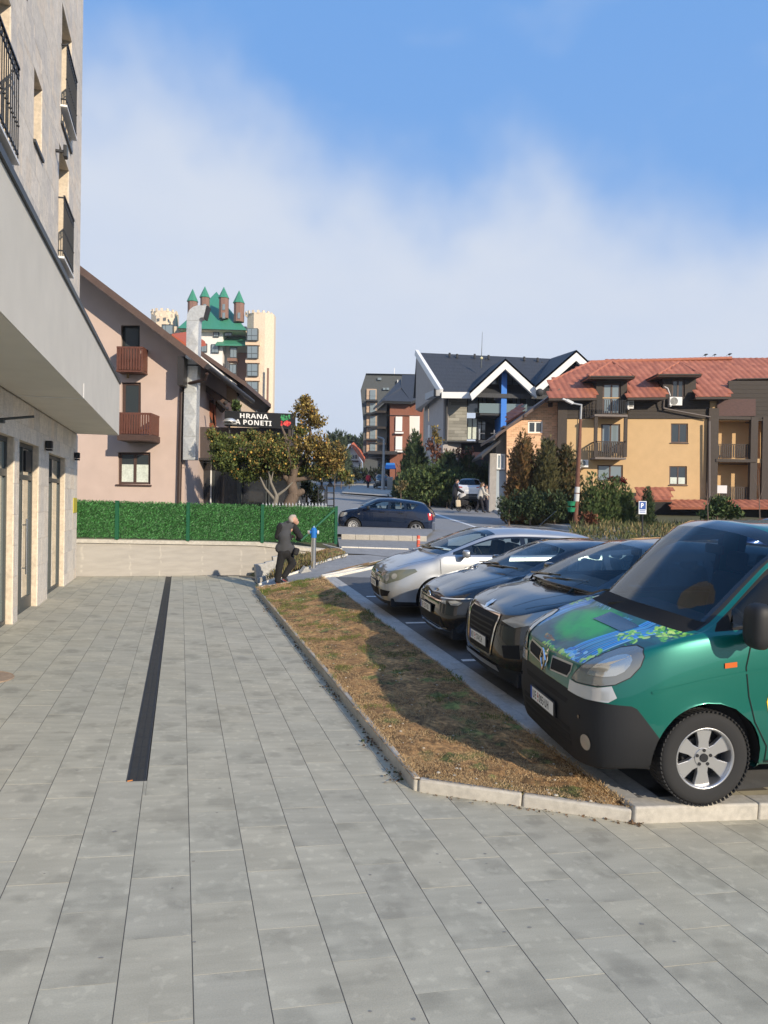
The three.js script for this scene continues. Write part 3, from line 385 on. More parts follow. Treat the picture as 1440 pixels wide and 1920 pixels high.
{
  const green = std('fence_green_metal', [0.012, 0.11, 0.055], 0.45, { metalness: 0.1 }), leafM = std('plastic_needles', [1, 1, 1], 0.55, { side: THREE.DoubleSide }), backM = std('hedge_backing', [0.012, 0.05, 0.018], 0.9);
  const t = thing('hedge_fence', 'bright green artificial hedge fence with steel posts on the retaining wall', 'fence', onWall(350, 1012));
  const us = [84, 217, 350, 490, 628], top = u => lerp(940, 952, (u - 147) / 481), bot = u => u < 490 ? lerp(1007.5, 1015.5, (u - 147) / 343) : lerp(1015.5, 1018, (u - 490) / 138);
  const back = new THREE.Vector3(0.5, 0, -0.6).normalize(), r = rng(9);
  const needle = faces([[new THREE.Vector3(-0.005, 0, 0), new THREE.Vector3(0.005, 0, 0), new THREE.Vector3(0.004, 0.055, 0.006), new THREE.Vector3(-0.004, 0.055, 0.006)]]);
  for (let i = 0; i < 4; i++) {
    const a = us[i] + 2, b = us[i + 1] - 2, cut = u => u; const seg = a < 480 && b > 480 ? [[a, 480], [480.02, b]] : [[a, b]];
    const pn = part('hedge_panel', seg.map(([p, q]) => plate([onWall(p, bot(p)), onWall(q, bot(q)), onWall(q, top(q) + 1), onWall(p, top(p) + 1)], back.clone().multiplyScalar(0.05))), backM, t);
    const L = []; for (let k = 0; k < 8200; k++) { const u = lerp(a, b, r()); const ridge = r(); const v = lerp(bot(u) - 1, top(u) - 0.6, r()); const p = onWall(u, v, 0.004 + 0.03 * r()); const dg = (r() < 0.5 ? 1 : -1) * (0.75 + 0.5 * (r() - 0.5)); const q = new THREE.Quaternion().setFromEuler(new THREE.Euler((r() - 0.3) * 1.4, (r() - 0.5) * 1.6, dg + (r() < 0.2 ? 2 : 0))); const k2 = 0.55 + 0.8 * r() + (r() < 0.16 ? 1.3 : 0); L.push({ p, q, s: 0.8 + 0.5 * r(), c: new THREE.Color(0.042 * k2, 0.155 * k2, 0.042 * k2) }); }
    scatter('needles', needle, leafM, L, pn, 3);
  }
  for (const u of us.slice(1)) { const p = onWall(u, bot(u) + 2, 0.055), q = onWall(u, top(u) - 1.5, 0.055); q.x = p.x; q.z = p.z; part('post', [bar(p, q, 0.085, 0.06), rbox(0.1, 0.025, 0.075, 0.01, [q.x, q.y + 0.01, q.z])], green, t); }
  part('brace', bar(onWall(562, 1013, 0.07), onWall(624, 956, 0.07), 0.06, 0.05), green, t);
}
// stepped concrete ends, wedge, hydrant
{
  const cm = M.kerb, cg = M.kerbDark;
  const blk = (u, v, d, w, h, dp, rot, label, mat) => { const p = at(u, v, d); solo('concrete_block', label, 'concrete block', [rbox(w, h, dp, 0.012, [0, h / 2, 0], [0, 0, 0]).rotateZ(rot[2] || 0).rotateX(rot[0] || 0).rotateY(rot[1] || 0).translate(p.x, p.y, p.z)], mat); };
  blk(492, 1091, 18.6, 0.32, 0.46, 0.14, [0, 0.45, 0.12], 'leaning grey concrete slab end closest to the paving edge', cg);
  blk(508, 1078, 19.3, 0.26, 0.36, 0.14, [0, 0.45, 0.14], 'leaning grey concrete slab end between the two others by the wall', cg);
  blk(521, 1066, 20.0, 0.24, 0.34, 0.14, [0, 0.45, 0.14], 'small leaning concrete slab end furthest up by the walking man', cg);
  { const a = at(483, 1101, 17.9), b = at(521, 1086, 19.2); solo('low_wall', 'low beige concrete upstand wall by the man\u2019s feet', 'wall', plate([a, b, b.clone().setY(b.y + 0.22), a.clone().setY(a.y + 0.2)], new THREE.Vector3(-0.03, 0, -0.14)), cm); }
  blk(568, 1078, 18.4, 0.22, 0.2, 0.16, [0.2, 0.5, -0.6], 'tilted grey concrete wedge in the grass beside the hydrant', cg);
  const hp = at(587, 1083, 18.9), t = thing('fire_hydrant', 'slim steel fire hydrant with a blue head in front of the hedge fence', 'hydrant', hp);
  const P = (x, y, z) => [hp.x + x, hp.y + y, hp.z + z];
  part('standpipe', [rod(P(0, -0.1, 0), P(0, 1.02, 0), 0.062, 0.062, 20)], M.steel, t);
  const blue = std('hydrant_blue', [0.015, 0.16, 0.52], 0.4);
  const head = part('head', [new THREE.CylinderGeometry(0.078, 0.07, 0.2, 20).translate(hp.x, hp.y + 1.11, hp.z), new THREE.CylinderGeometry(0.05, 0.08, 0.06, 20).translate(hp.x, hp.y + 1.235, hp.z), rod(P(-0.1, 1.15, 0.01), P(0.1, 1.15, 0.01), 0.042, 0.042, 14)], blue, t);
  part('nut', [new THREE.CylinderGeometry(0.022, 0.026, 0.05, 5).translate(hp.x, hp.y + 1.285, hp.z)], std('hydrant_nut', [0.25, 0.4, 0.55], 0.4), head);
  part('outlet_cap', [rod(P(-0.15, 1.15, 0.01), P(-0.095, 1.15, 0.01), 0.05, 0.05, 14)], std('cap_grey', [0.5, 0.45, 0.4], 0.4, { metalness: 0.5 }), head); part('outlet_cap', [rod(P(0.095, 1.15, 0.01), P(0.13, 1.15, 0.01), 0.05, 0.05, 14)], M.whiteMetal, head);
}
{ const p = onRoad(784, 1034); const t = thing('bollard', 'red plastic bollard with a white band standing behind the silver car', 'bollard', p); part('post', rod([p.x, p.y - 0.05, p.z], [p.x, p.y + 0.46, p.z], 0.055, 0.05, 14), std('bollard_red', [0.62, 0.11, 0.06], 0.5), t); part('reflector_band', rod([p.x, p.y + 0.34, p.z], [p.x, p.y + 0.38, p.z], 0.0565, 0.0565, 14), std('reflector', [0.7, 0.45, 0.4], 0.4), t); part('cap', new THREE.SphereGeometry(0.052, 12, 6).scale(1, 0.5, 1).translate(p.x, p.y + 0.46, p.z), MATS.bollard_red, t); }
// ================= houses on the left, restaurant, castle hotel =================
M.pink = std('pink_plaster', [0.58, 0.46, 0.41], 0.9, { map: plasterTex, bumpMap: grainBump, bumpScale: 0.0015 });
M.brown = std('dark_brown_wood', [0.075, 0.042, 0.034], 0.6, { map: woodTex });
M.brownV = std('red_brown_boards', [0.13, 0.048, 0.032], 0.55, { map: woodVTex });
M.verge = std('brown_roof_sheet', [0.115, 0.075, 0.062], 0.55, { map: mottle });
M.underside = std('eaves_boards', [0.05, 0.038, 0.034], 0.8, { map: woodTex });
M.glassDark = phys('window_glass', [0.035, 0.045, 0.05], 0.04, { clearcoat: 1, clearcoatRoughness: 0.02 });
M.glassSky = phys('bright_window_glass', [0.20, 0.25, 0.28], 0.04, { clearcoat: 1, clearcoatRoughness: 0.02 });
M.curtain = std('pale_curtain', [0.62, 0.68, 0.62], 0.9, { map: mottle });
M.galv = std('galvanised_sheet', [0.72, 0.74, 0.74], 0.42, { metalness: 0.6, map: tex(256, (u, v) => 0.86 + 0.07 * tn(u, v, 7, 4, 6), { m: 0.9 }) });
M.gutter = std('dark_gutter', [0.03, 0.028, 0.03], 0.5);
const W3 = (u, v, d) => { const p = at(u, v, d); return [p.x, p.y]; };
const D0 = -1;   // facing the street: world z axis
const wall = (uv, d, t, holes = []) => prismXY(uv.map(p => W3(p[0], p[1], d)), -d, t, holes.map(h => h.map(p => W3(p[0], p[1], d))));
const rect = (u0, v0, u1, v1) => [[u0, v0], [u1, v0], [u1, v1], [u0, v1]];
const bx = (u0, v0, u1, v1, d, t) => { const a = at(u0, v0, d), b = at(u1, v1, d); return box(a.x, a.y, -d, b.x, b.y, -d - t); };
// window with frame, mullions and a pane, set back into the wall at depth d
function windowAt(parent, u0, v0, u1, v1, d, o = {}) {
  const a = at(u0, v1, d), b = at(u1, v0, d), f = o.f || 0.07, z = -d - (o.back ?? 0.1), t = 0.05, g = [];
  g.push(box(a.x, a.y, z, b.x, a.y + f, z - t), box(a.x, b.y - f, z, b.x, b.y, z - t), box(a.x, a.y + f, z, a.x + f, b.y - f, z - t), box(b.x - f, a.y + f, z, b.x, b.y - f, z - t));
  const nx = o.nx ?? 1; for (let i = 1; i <= nx; i++) { const x = lerp(a.x, b.x, i / (nx + 1)); g.push(box(x - f * 0.55, a.y + f, z + 0.004, x + f * 0.55, b.y - f, z - t)); }
  for (const k of o.ny || []) { const y = lerp(b.y, a.y, k); g.push(box(a.x + f, y - f * 0.4, z + 0.002, b.x - f, y + f * 0.4, z - t)); }
  const w = part(o.door ? 'balcony_door' : 'window', g, o.fm || M.brown, parent);
  part('pane', box(a.x + f * 0.6, a.y + f * 0.6, z - 0.02, b.x - f * 0.6, b.y - f * 0.6, z - 0.03), o.gm || M.glassDark, w);
  if (o.sill) part('sill', box(a.x - 0.06, a.y - 0.05, z + (o.back ?? 0.1) + 0.06, b.x + 0.06, a.y, z - t), o.fm || M.brown, w);
  if (o.blind) part('curtain', box(a.x + f, a.y + f, z - 0.012, b.x - f, lerp(a.y, b.y, o.blind), z - 0.018), M.curtain, w);
  return w;
}
// balcony with boards, front at depth d
function boardBalcony(parent, u0, v0, u1, v1, d, proj, n, mat, o = {}) {
  const a = at(u0, v1, d), b = at(u1, v0, d), z = -d, g = []; const w = b.x - a.x, h = b.y - a.y;
  const bal = part('balcony', [box(a.x, b.y - 0.06, z, b.x, b.y, z - 0.08), box(a.x + 0.02, a.y + 0.1, z - 0.03, b.x - 0.02, a.y + 0.16, z - 0.07), box(a.x, b.y - 0.06, z - 0.08, a.x + 0.06, b.y, z - proj), box(b.x - 0.06, b.y - 0.06, z - 0.08, b.x, b.y, z - proj), box(a.x, a.y, z - 0.02, a.x + 0.07, b.y - 0.06, z - 0.09), box(b.x - 0.07, a.y, z - 0.02, b.x, b.y - 0.06, z - 0.09)], mat, parent);
  const bw = (w - 0.14) / n; for (let i = 0; i < n; i++) part('board', box(a.x + 0.07 + bw * (i + 0.14), a.y + 0.02, z, a.x + 0.07 + bw * (i + 0.86), b.y - 0.06, z - 0.022), mat, bal);
  const ns = Math.max(2, Math.round(proj / bw)); for (const x of [a.x, b.x - 0.022]) for (let i = 0; i < ns; i++) part('board', box(x, a.y + 0.02, z - 0.1 - (proj - 0.12) * (i + 0.14) / ns, x + 0.022, b.y - 0.06, z - 0.1 - (proj - 0.12) * (i + 0.86) / ns), mat, bal);
  if (o.slab) part('slab', box(a.x - 0.03, a.y - o.slab, z + 0.03, b.x + 0.03, a.y, z - proj), o.slabM || M.brown, bal); else part('slab', box(a.x, a.y - 0.05, z + 0.02, b.x, a.y, z - proj), mat, bal);
  return bal;
}
{ // pink gabled house
  const d = 25.6, t = thing('pink_house', 'pink plastered house with a dark brown gable roof and wooden balconies behind the hedge fence', 'house', at(240, 1000, d).setY(0.2));
  const eave = 692, wl = [[-120, 1010], [346, 1010], [346, 652], [65, 437], [-120, 560]];
  const winR = [[221, 848, 282, 908], [228, 717, 264, 775], [227, 610, 262, 655]];
  part('wall', [wall(wl, d, 0.28, winR.map(r => rect(r[0], r[1], r[2], r[3] + (r[3] < 800 ? 40 : 0)))), wall(wl.map(([u, v]) => [clamp(u, -119, 345), v + 2]), d + 0.34, 7)], M.pink, t);
  windowAt(t, 221, 848, 282, 908, d, { f: 0.09, sill: true, blind: 0.62 });
  windowAt(t, 228, 717, 264, 815, d, { f: 0.09, nx: 0, door: true, back: 0.08 });
  windowAt(t, 227, 610, 262, 695, d, { f: 0.08, nx: 0, door: true, back: 0.1, fm: M.dark });
  boardBalcony(t, 218, 650, 268, 694, d - 0.55, 0.55, 8, M.brownV);
  boardBalcony(t, 222, 774, 283, 814, d - 0.95, 0.95, 11, M.brownV, { slab: 0.2 });
  { const p = at(243, 706, d), l = part('wall_lantern', [rod([p.x, p.y + 0.08, p.z], [p.x, p.y + 0.08, p.z + 0.16], 0.012), rod([p.x, p.y - 0.08, p.z + 0.16], [p.x, p.y + 0.06, p.z + 0.16], 0.04, 0.06, 6)], std('brass', [0.22, 0.15, 0.07], 0.5, { metalness: 0.5 }), t); part('lantern_cap', new THREE.ConeGeometry(0.08, 0.06, 6).translate(p.x, p.y + 0.09, p.z + 0.16), MATS.brass, l); }
  // roof: slopes down to the right, verge well proud of the gable wall
  const df = d - 0.95, back = new THREE.Vector3(0, 0, -8.5); const e0 = at(40, 418, df), e1 = at(390, 685, df), n = new THREE.Vector3(-(e1.y - e0.y), e1.x - e0.x, 0).normalize().multiplyScalar(-0.12);
  const roof = part('roof', [plate([e0, e1, e1.clone().add(n), e0.clone().add(n)], back)], M.underside, t);
  const up = n.clone().multiplyScalar(-0.35); part('roof_covering', plate([e0.clone().add(up), e1.clone().add(up), e1.clone().sub(up.clone().multiplyScalar(0.02)), e0], back), M.verge, roof);
  const fz = new THREE.Vector3(0, 0, 0.03); part('verge_board', plate([e0.clone().addScaledVector(n, -0.5).add(fz), e1.clone().addScaledVector(n, -0.5).add(fz), e1.clone().addScaledVector(n, 1.35).add(fz), e0.clone().addScaledVector(n, 1.35).add(fz)], new THREE.Vector3(0, 0, -0.03)), M.verge, roof);
  const l0 = at(-160, 560, df), L = plate([e0, l0, l0.clone().add(new THREE.Vector3(0.06, -0.12, 0)), e0.clone().add(new THREE.Vector3(0, -0.14, 0))], back); part('roof_slope', L, M.underside, roof);
  // purlin, gutter, downpipe
  part('purlin', [bx(333, 668, 344, 722, d - 0.8, 1.0)], M.gutter, t);
  const g0 = e1.clone().add(new THREE.Vector3(0.02, -0.06, 0.1)); part('gutter', rod([g0.x, g0.y, g0.z], [g0.x, g0.y, g0.z - 8.4], 0.09, 0.09, 10), M.gutter, t);
  part('downpipe', [rod(at(388, 700, df + 0.1), at(384, 712, df + 0.3), 0.06), rod(at(384, 712, df + 0.3), at(341, 722, d - 0.1), 0.055), rod(at(341, 722, d - 0.1), at(334, 1000, d - 0.1), 0.075, 0.075, 10)], std('brown_pipe', [0.05, 0.03, 0.026], 0.5), t);
}
{ // steel duct rising through the eaves with a bend at the top
  const d = 25.3; const t = thing('exhaust_duct', 'tall square galvanised exhaust duct with a bent top beside the pink house', 'duct', at(355, 862, d));
  const quad = [[[343, 862], [366, 862], [367, 818], [343.5, 818]], [[343.5, 818], [367, 818], [368, 776], [344.5, 776]], [[344.5, 776], [368, 776], [369, 735], [345.5, 735]], [[345.5, 735], [369, 735], [370.5, 690], [347, 690]], [[347, 690], [370.5, 690], [371.5, 645], [349, 645]], [[349, 645], [371.5, 645], [372.5, 601], [350, 600.5]]];
  for (const q of quad) { const P = q.map(([u, v]) => at(u, v, d)), c = P.reduce((s, p) => s.add(p.clone().multiplyScalar(0.25)), new THREE.Vector3()).add(new THREE.Vector3(0, 0, 0.022)); const bk = new THREE.Vector3(0, 0, -0.42); const Lf = []; for (let i = 0; i < 4; i++) Lf.push([P[i], P[(i + 1) % 4], c]); const b = P.map(p => p.clone().add(bk)); for (let i = 0; i < 4; i++) Lf.push([P[i], b[i], b[(i + 1) % 4], P[(i + 1) % 4]]); part('duct_section', faces(Lf), M.galv, t); part('flange', plate([P[3], P[2], P[2].clone().setY(P[2].y + 0.02), P[3].clone().setY(P[3].y + 0.02)].map(p => p.clone().add(new THREE.Vector3(0, 0, 0.012))), new THREE.Vector3(0, 0, -0.44)), M.galv, t); }
  const out = [[350, 600], [351, 590], [355, 581], [362, 575], [370, 572.5], [388, 572.5]], inn = [[372.5, 600], [373, 598], [375, 596], [378, 595], [380, 595], [382.5, 595]]; const bk = new THREE.Vector3(0, 0, -0.42), Lf = [];
  for (let i = 0; i < 5; i++) { const a = at(...out[i], d), b = at(...out[i + 1], d), c = at(...inn[i + 1], d), e = at(...inn[i], d); Lf.push([a, b, c, e], [a, b, b.clone().add(bk), a.clone().add(bk)], [e, c, c.clone().add(bk), e.clone().add(bk)], [a, b, c, e].map(p => p.clone().add(bk))); }
  part('duct_bend', faces(Lf), M.galv, t); part('duct_mouth', plate([at(387, 573, d - 0.01), at(390, 573, d - 0.01), at(383.5, 596, d - 0.01), at(381.5, 596, d - 0.01)], new THREE.Vector3(0, 0, -0.44)), M.gutter, t);
  part('duct_strap', [bx(342, 683, 372, 686, d - 0.03, 0.02)], M.gutter, t);
}
{ // restaurant with dark glazed front, sign on top
  const d = 28.5, t = thing('restaurant_extension', 'low dark glazed restaurant front with a flat sheet-clad roof behind the apple tree', 'building', at(440, 1000, d).setY(0.4));
  part('wall', [bx(350, 862, 562, 1000, d + 0.3, 3)], std('dark_panel', [0.045, 0.047, 0.052], 0.6, { map: mottle }), t);
  const gl = phys('tinted_glass', [0.025, 0.028, 0.034], 0.12, { clearcoat: 0.8 });
  for (const [a, b] of [[351, 396], [400, 446], [452, 500], [504, 558]]) { const w = part('glass_panel', [bx(a, 866, a + 1.2, 949, d + 0.2, 0.08), bx(b - 1.2, 866, b, 949, d + 0.2, 0.08), bx(a + 1.2, 866, b - 1.2, 867.4, d + 0.2, 0.08), bx(a + 1.2, 946, b - 1.2, 947.4, d + 0.2, 0.08)], a < 360 ? M.whiteMetal : M.alu, t); part('pane', bx(a + 1.2, 867.4, b - 1.2, 946, d + 0.23, 0.04), gl, w); }
  part('post', [bx(446, 880, 450.5, 1000, d - 0.1, 0.1), bx(346, 862, 350, 1000, d - 0.1, 0.1)], M.alu, t);
  part('roof', [bx(352, 800, 545, 862, d - 0.3, 4)], std('brown_sheet', [0.075, 0.06, 0.058], 0.55, { map: woodVTex }), t);
  part('roof_edge', [bx(352, 858, 562, 866, d - 0.5, 4.3)], M.gutter, t);
  // glazed gable loggia above
  const w2 = part('loggia', [wall([[372, 802], [404, 802], [404, 760], [376, 742], [372, 742]], d + 1.2, 0.15, [rect(376, 752, 399, 793)])], std('red_timber', [0.19, 0.055, 0.025], 0.6, { map: woodTex }), t); part('pane', bx(375, 750, 400, 794, d + 1.3, 0.04), M.glassDark, w2); part('rail', [bx(375, 776, 399, 778, d + 1.22, 0.05)], std('pale_rail', [0.4, 0.36, 0.3], 0.7), w2);
  const a = at(384, 720, d + 0.6), b = at(424, 752, d + 0.6), e = new THREE.Vector3(0, -0.28, 0); part('porch_roof', plate([a, b, b.clone().add(e), a.clone().add(e)], new THREE.Vector3(0, 0, -3)), M.verge, t); part('porch_gutter', rod(at(424, 754, d + 0.5), at(424, 754, d + 3.5), 0.07), M.gutter, t); part('porch_bracket', plate([at(404, 752, d + 1.1), at(422, 760, d + 1.1), at(412, 772, d + 1.1), at(404, 760, d + 1.1)], new THREE.Vector3(0, 0, -0.5)), M.underside, t);
}
{ const d = 27.6, t = thing('takeaway_sign', 'black takeaway food sign with white capital letters above the restaurant roof', 'sign', at(480, 800, d)); const f = (u, v) => at(u, v, d);
  const cv = document.createElement('canvas'); cv.width = 1024; cv.height = 220; const c = cv.getContext('2d'); c.fillStyle = '#15181d'; c.fillRect(0, 0, 1024, 220); c.fillStyle = '#f2f3f3'; c.font = 'bold 96px sans-serif'; c.textAlign = 'center'; c.save(); c.translate(425, 96); c.scale(1.28, 1); c.fillText('HRANA', 0, 0); c.restore(); c.save(); c.translate(390, 190); c.scale(1.22, 1); c.fillText('ZA PONETI', 0, 0); c.restore();
  const r = rng(4); for (let i = 0; i < 46; i++) { c.fillStyle = ['#d8343f', '#c3262f', '#e05a50', '#3f9a5f', '#2f7d53'][i % 5]; c.beginPath(); c.arc(885 + (r() - 0.5) * 130, (i % 5 < 3 ? 140 : 60) + (r() - 0.5) * 60, 9 + 10 * r(), 0, 7); c.fill(); }
  const tx = new THREE.CanvasTexture(cv); tx.colorSpace = THREE.SRGBColorSpace; const sm = new THREE.MeshStandardMaterial({ map: tx, roughness: 0.5 }); sm.name = 'sign_face';
  const q = [f(421, 798), f(553, 805), f(553, 776), f(421, 770)]; const g = new THREE.BufferGeometry(); const P = [], U = []; for (const [i, u, v] of [[0, 0, 0], [1, 1, 0], [2, 1, 1], [0, 0, 0], [2, 1, 1], [3, 0, 1]]) { P.push(q[i].x, q[i].y, q[i].z + 0.002); U.push(u, v); } g.setAttribute('position', new THREE.Float32BufferAttribute(P, 3)); g.setAttribute('uv', new THREE.Float32BufferAttribute(U, 2)); g.computeVertexNormals();
  part('sign_face', g, sm, t, { uv: true }); part('sign_box', plate(q, new THREE.Vector3(0, 0, -0.18)), M.anthra, t); part('bracket', [rod(f(430, 797), f(430, 812), 0.04), rod(f(548, 803), f(548, 818), 0.04), rod(at(426, 768, d + 0.2), at(409, 752, d + 0.4), 0.05)], M.gutter, t);
  const l = at(431, 788, d - 0.4), hood = solo('sign_lamp', 'round silver hood lamp at the left end of the takeaway sign', 'lamp', [new THREE.SphereGeometry(0.24, 18, 8, 0, 6.3, 0, 1.6).scale(1, 0.55, 1).translate(l.x, l.y - 0.05, l.z), rod([l.x - 0.24, l.y - 0.12, l.z - 0.05], [l.x + 0.24, l.y - 0.12, l.z - 0.05], 0.035), rod([l.x, l.y, l.z], [l.x, l.y + 0.1, l.z - 0.4], 0.03)], M.galv); }
{ // cream gabled house behind
  const d = 33, t = thing('cream_house', 'cream house with a brown gable roof between the steel duct and the castle hotel', 'house', at(430, 900, d).setY(0.6));
  part('wall', [wall([[370, 860], [444, 860], [444, 722], [372, 672], [368, 680]], d, 5)], std('cream_plaster', [0.66, 0.52, 0.39], 0.9, { map: plasterTex }), t);
  part('band', [bx(398, 723, 444, 728.5, d - 0.02, 0.3)], std('peach_band', [0.55, 0.36, 0.25], 0.9), t);
  const df = d - 0.9, a = at(366, 650, df), b = at(462, 717, df), e = new THREE.Vector3(0, -0.2, 0), bk = new THREE.Vector3(0, 0, -7); const rf = part('roof', plate([a, b, b.clone().add(e), a.clone().add(e)], bk), M.verge, t); part('eaves', plate([at(444, 712, d - 0.1), b.clone().add(e), at(458, 722, df), at(446, 745, d - 0.1)], bk), M.underside, rf); part('downpipe', rod(at(461, 722, df + 0.2), at(446, 738, d), 0.06), M.gutter, t);
  part('dark_window', bx(393, 690, 398.5, 722, d - 0.05, 0.1), M.brown, t);
  part('tiled_slope', plate([at(322, 626, d - 0.6), at(352, 646, d - 0.6), at(356, 655, d - 0.6), at(322, 634, d - 0.6)], new THREE.Vector3(0, 0.8, -3)), std('red_tile_slope', [0.42, 0.1, 0.05], 0.8), t);
}
{ // castle hotel on the hill
  const d = 150, t = thing('castle_hotel', 'castle-like hotel with green spires and crenellated peach towers rising behind the pink house', 'hotel', at(430, 900, d).setY(7)), z = (u, v, k = 0) => at(u, v, d + k);
  const peach = std('peach_cladding', [0.74, 0.62, 0.48], 0.9, { map: mottle }), white = std('white_render', [0.82, 0.80, 0.78], 0.9), brick = std('brown_brick_far', [0.25, 0.145, 0.115], 0.9, { map: mottle }), green = std('green_sheet_roof', [0.05, 0.25, 0.155], 0.5, { map: mottle }), glass = M.glassSky, fm = M.alu, band = std('peach_band_light', [0.78, 0.58, 0.42], 0.9), bay = std('brown_bay', [0.26, 0.15, 0.11], 0.9);
  const prism = (cx, d0, r, v0, v1, n, mat, name, rot = 0) => { const p = at(cx, v0, d0), q = at(cx, v1, d0), px2 = d0 / FPX; return part(name, flat(new THREE.CylinderGeometry(r * px2, r * px2, q.y - p.y, n)).rotateY(rot).translate(p.x, (p.y + q.y) / 2, p.z), mat, t); };
  // right tower, eight-sided, with bay windows
  const tw = prism(486, d, 27, 900, 592, 8, peach, 'tower', Math.PI / 8); const cren = (cx, r, v, n, k0) => { const g = [], p = at(cx, v, d), s = d / FPX; for (let i = 0; i < n; i++) { const a = i / n * 6.283 + k0; g.push(cbox(4.4 * s, 5.5 * s, 2 * s, [p.x + Math.sin(a) * r * s * 0.93, p.y + 1.5 * s, p.z + Math.cos(a) * r * s * 0.93], [0, a, 0])); } part('battlement', g, peach, t); };
  cren(486, 27, 592, 16, 0.1); prism(499, d + 4, 12.5, 900, 637, 8, band, 'tower', 0.3); cren(499, 12.5, 637, 9, 0);
  for (let k = 0; k < 5; k++) { const v = 615 + k * 33.5, p = part('bay_window', [bx(463, v, 483, v + 23.5, d - 4.1, 1.2)], fm, t); for (const [a, b] of [[464, 471], [472, 482]]) for (const [s, e] of [[1, 14], [15, 22.5]]) part('pane', bx(a, v + s, b, v + e, d - 4.16, 0.1), glass, p); part('band', bx(460, v + 24, 486, v + 32, d - 3.6, 1), band, p); }
  part('downpipe', [bx(500.5, 690, 502.5, 800, d - 4, 0.2), bx(506, 690, 508, 800, d - 1, 0.2)], bay, t); prism(308, d + 6, 25, 700, 588, 8, peach, 'tower', Math.PI / 8); cren(308, 25, 588, 14, 0.1); { const w = part('bay_window', bx(303, 608, 325, 628, d + 2.2, 0.5), fm, t); part('pane', [bx(305, 610, 310, 626, d + 2.1, 0.1), bx(311, 610, 323, 626, d + 2.1, 0.1)], glass, w); }
  // white middle part with windows and lower green roofs
  part('wall', [wall([[325, 900], [462, 900], [462, 612], [325, 612]], d + 3, 10)], peach, t); part('white_bay', [bx(375, 622, 414, 900, d - 1, 5), bx(410, 640, 466, 800, d + 1.5, 3)], white, t); part('brown_bay', bx(444, 661, 461, 800, d + 0.9, 2), bay, t);
  for (const [a, b, c, e] of [[377, 644, 388, 660], [396, 645, 410, 662], [431, 650, 444, 671], [430, 683, 443, 701], [400, 622, 410, 632], [421, 623, 435, 630]]) { const w = part('window', bx(a, b, c, e, d - 1.3, 0.4), fm, t); part('pane', [bx(a + 1.2, b + 1.2, (a + c) / 2 - 0.4, e - 1.2, d - 1.4, 0.1), bx((a + c) / 2 + 0.4, b + 1.2, c - 1.2, e - 1.2, d - 1.4, 0.1)], glass, w); }
  part('balcony', bx(426, 671, 443, 677, d - 2, 2.5), bay, t);
  const low = (l) => plate(l.map(([u, v, k]) => z(u, v, k)), new THREE.Vector3(0, -0.3, 0)); part('lower_roof', [low([[327, 637, -2], [380, 642, -2], [373, 625, 3], [334, 625, 3]]), low([[404, 645, -2.5], [466, 646, -2.5], [460, 630, 3], [415, 630, 3]])], green, t);
  // main roof: steep concave pyramid with ridge
  const R1 = [[334, 614], [462, 618]], ap = z(406, 547, 9); const crv = (u0, v0, k, dd) => { const e = z(u0, v0, dd), L = []; for (let i = 0; i <= 6; i++) { const s = i / 6; const q = e.clone().lerp(ap, s); q.y = e.y + (ap.y - e.y) * (0.93 * s + 0.07 * s * s * s) ; L.push(q); } return L; };
  const c1 = crv(333, 615, 0, -3), c2 = crv(463, 619, 0, -3), c3 = crv(463, 619, 0, 20), c4 = crv(333, 615, 0, 20), F = []; for (const [A, Bq] of [[c1, c2], [c2, c3], [c3, c4], [c4, c1]]) for (let i = 0; i < 6; i++) F.push([A[i], Bq[i], Bq[i + 1], A[i + 1]]); part('main_roof', faces(F), green, t); part('cornice', bx(336, 615, 460, 621, d - 2.4, 20), peach, t);
  for (const [cx, v0, v1, vt, r, dd] of [[361, 590, 565, 541, 9.2, 149], [384, 588, 557.5, 536.5, 8.6, 151], [419.5, 597, 558.5, 537.5, 9, 150], [448, 604, 568, 544, 9.8, 149.5]]) { prism(cx, dd, r, v0, v1, 8, brick, 'turret', 0.39); const a = at(cx, v1 + 1, dd), b = at(cx, vt, dd), s = dd / FPX; part('spire', flat(new THREE.ConeGeometry((r + 1.6) * s, b.y - a.y, 8)).rotateY(0.39).translate(a.x, (a.y + b.y) / 2, a.z), green, t); const zz = dd - r * s * 0.93; for (const vv of [570, 586]) if (vv > v1 + 6 && vv < v0 - 10) part('window', bx(cx - 2.4, vv, cx + 2.4, vv + 11, zz - 0.1, 0.25), glass, t); }
}
// ================= houses and hotels behind the car park =================
M.roofTile = std('red_roof_tile', [0.38, 0.13, 0.075], 0.75, { map: mottle }); M.roofTileB = std('dull_red_roof_tile', [0.33, 0.112, 0.068], 0.8, { map: mottle }); M.roofTileC = std('pale_red_roof_tile', [0.42, 0.15, 0.088], 0.75, { map: mottle });
M.timber = std('dark_timber', [0.032, 0.023, 0.018], 0.7, { map: woodTex }); M.timberV = std('dark_timber_post', [0.045, 0.033, 0.027], 0.7, { map: woodVTex });
M.ochre = std('yellow_plaster', [0.58, 0.395, 0.21], 0.9, { map: plasterTex, bumpMap: grainBump, bumpScale: 0.0015 });
M.slate = std('slate_roof', [0.045, 0.048, 0.055], 0.65, { map: tex(256, (u, v) => 0.8 + 0.12 * ((Math.floor(v * 12) % 2) * 0.3) + 0.15 * N2(u * 40, Math.floor(v * 12) * 3) * 0.5, { m: 4 }) });
M.fascia = std('white_fascia', [0.80, 0.80, 0.79], 0.5); M.charcoal = std('charcoal_render', [0.045, 0.047, 0.052], 0.8);
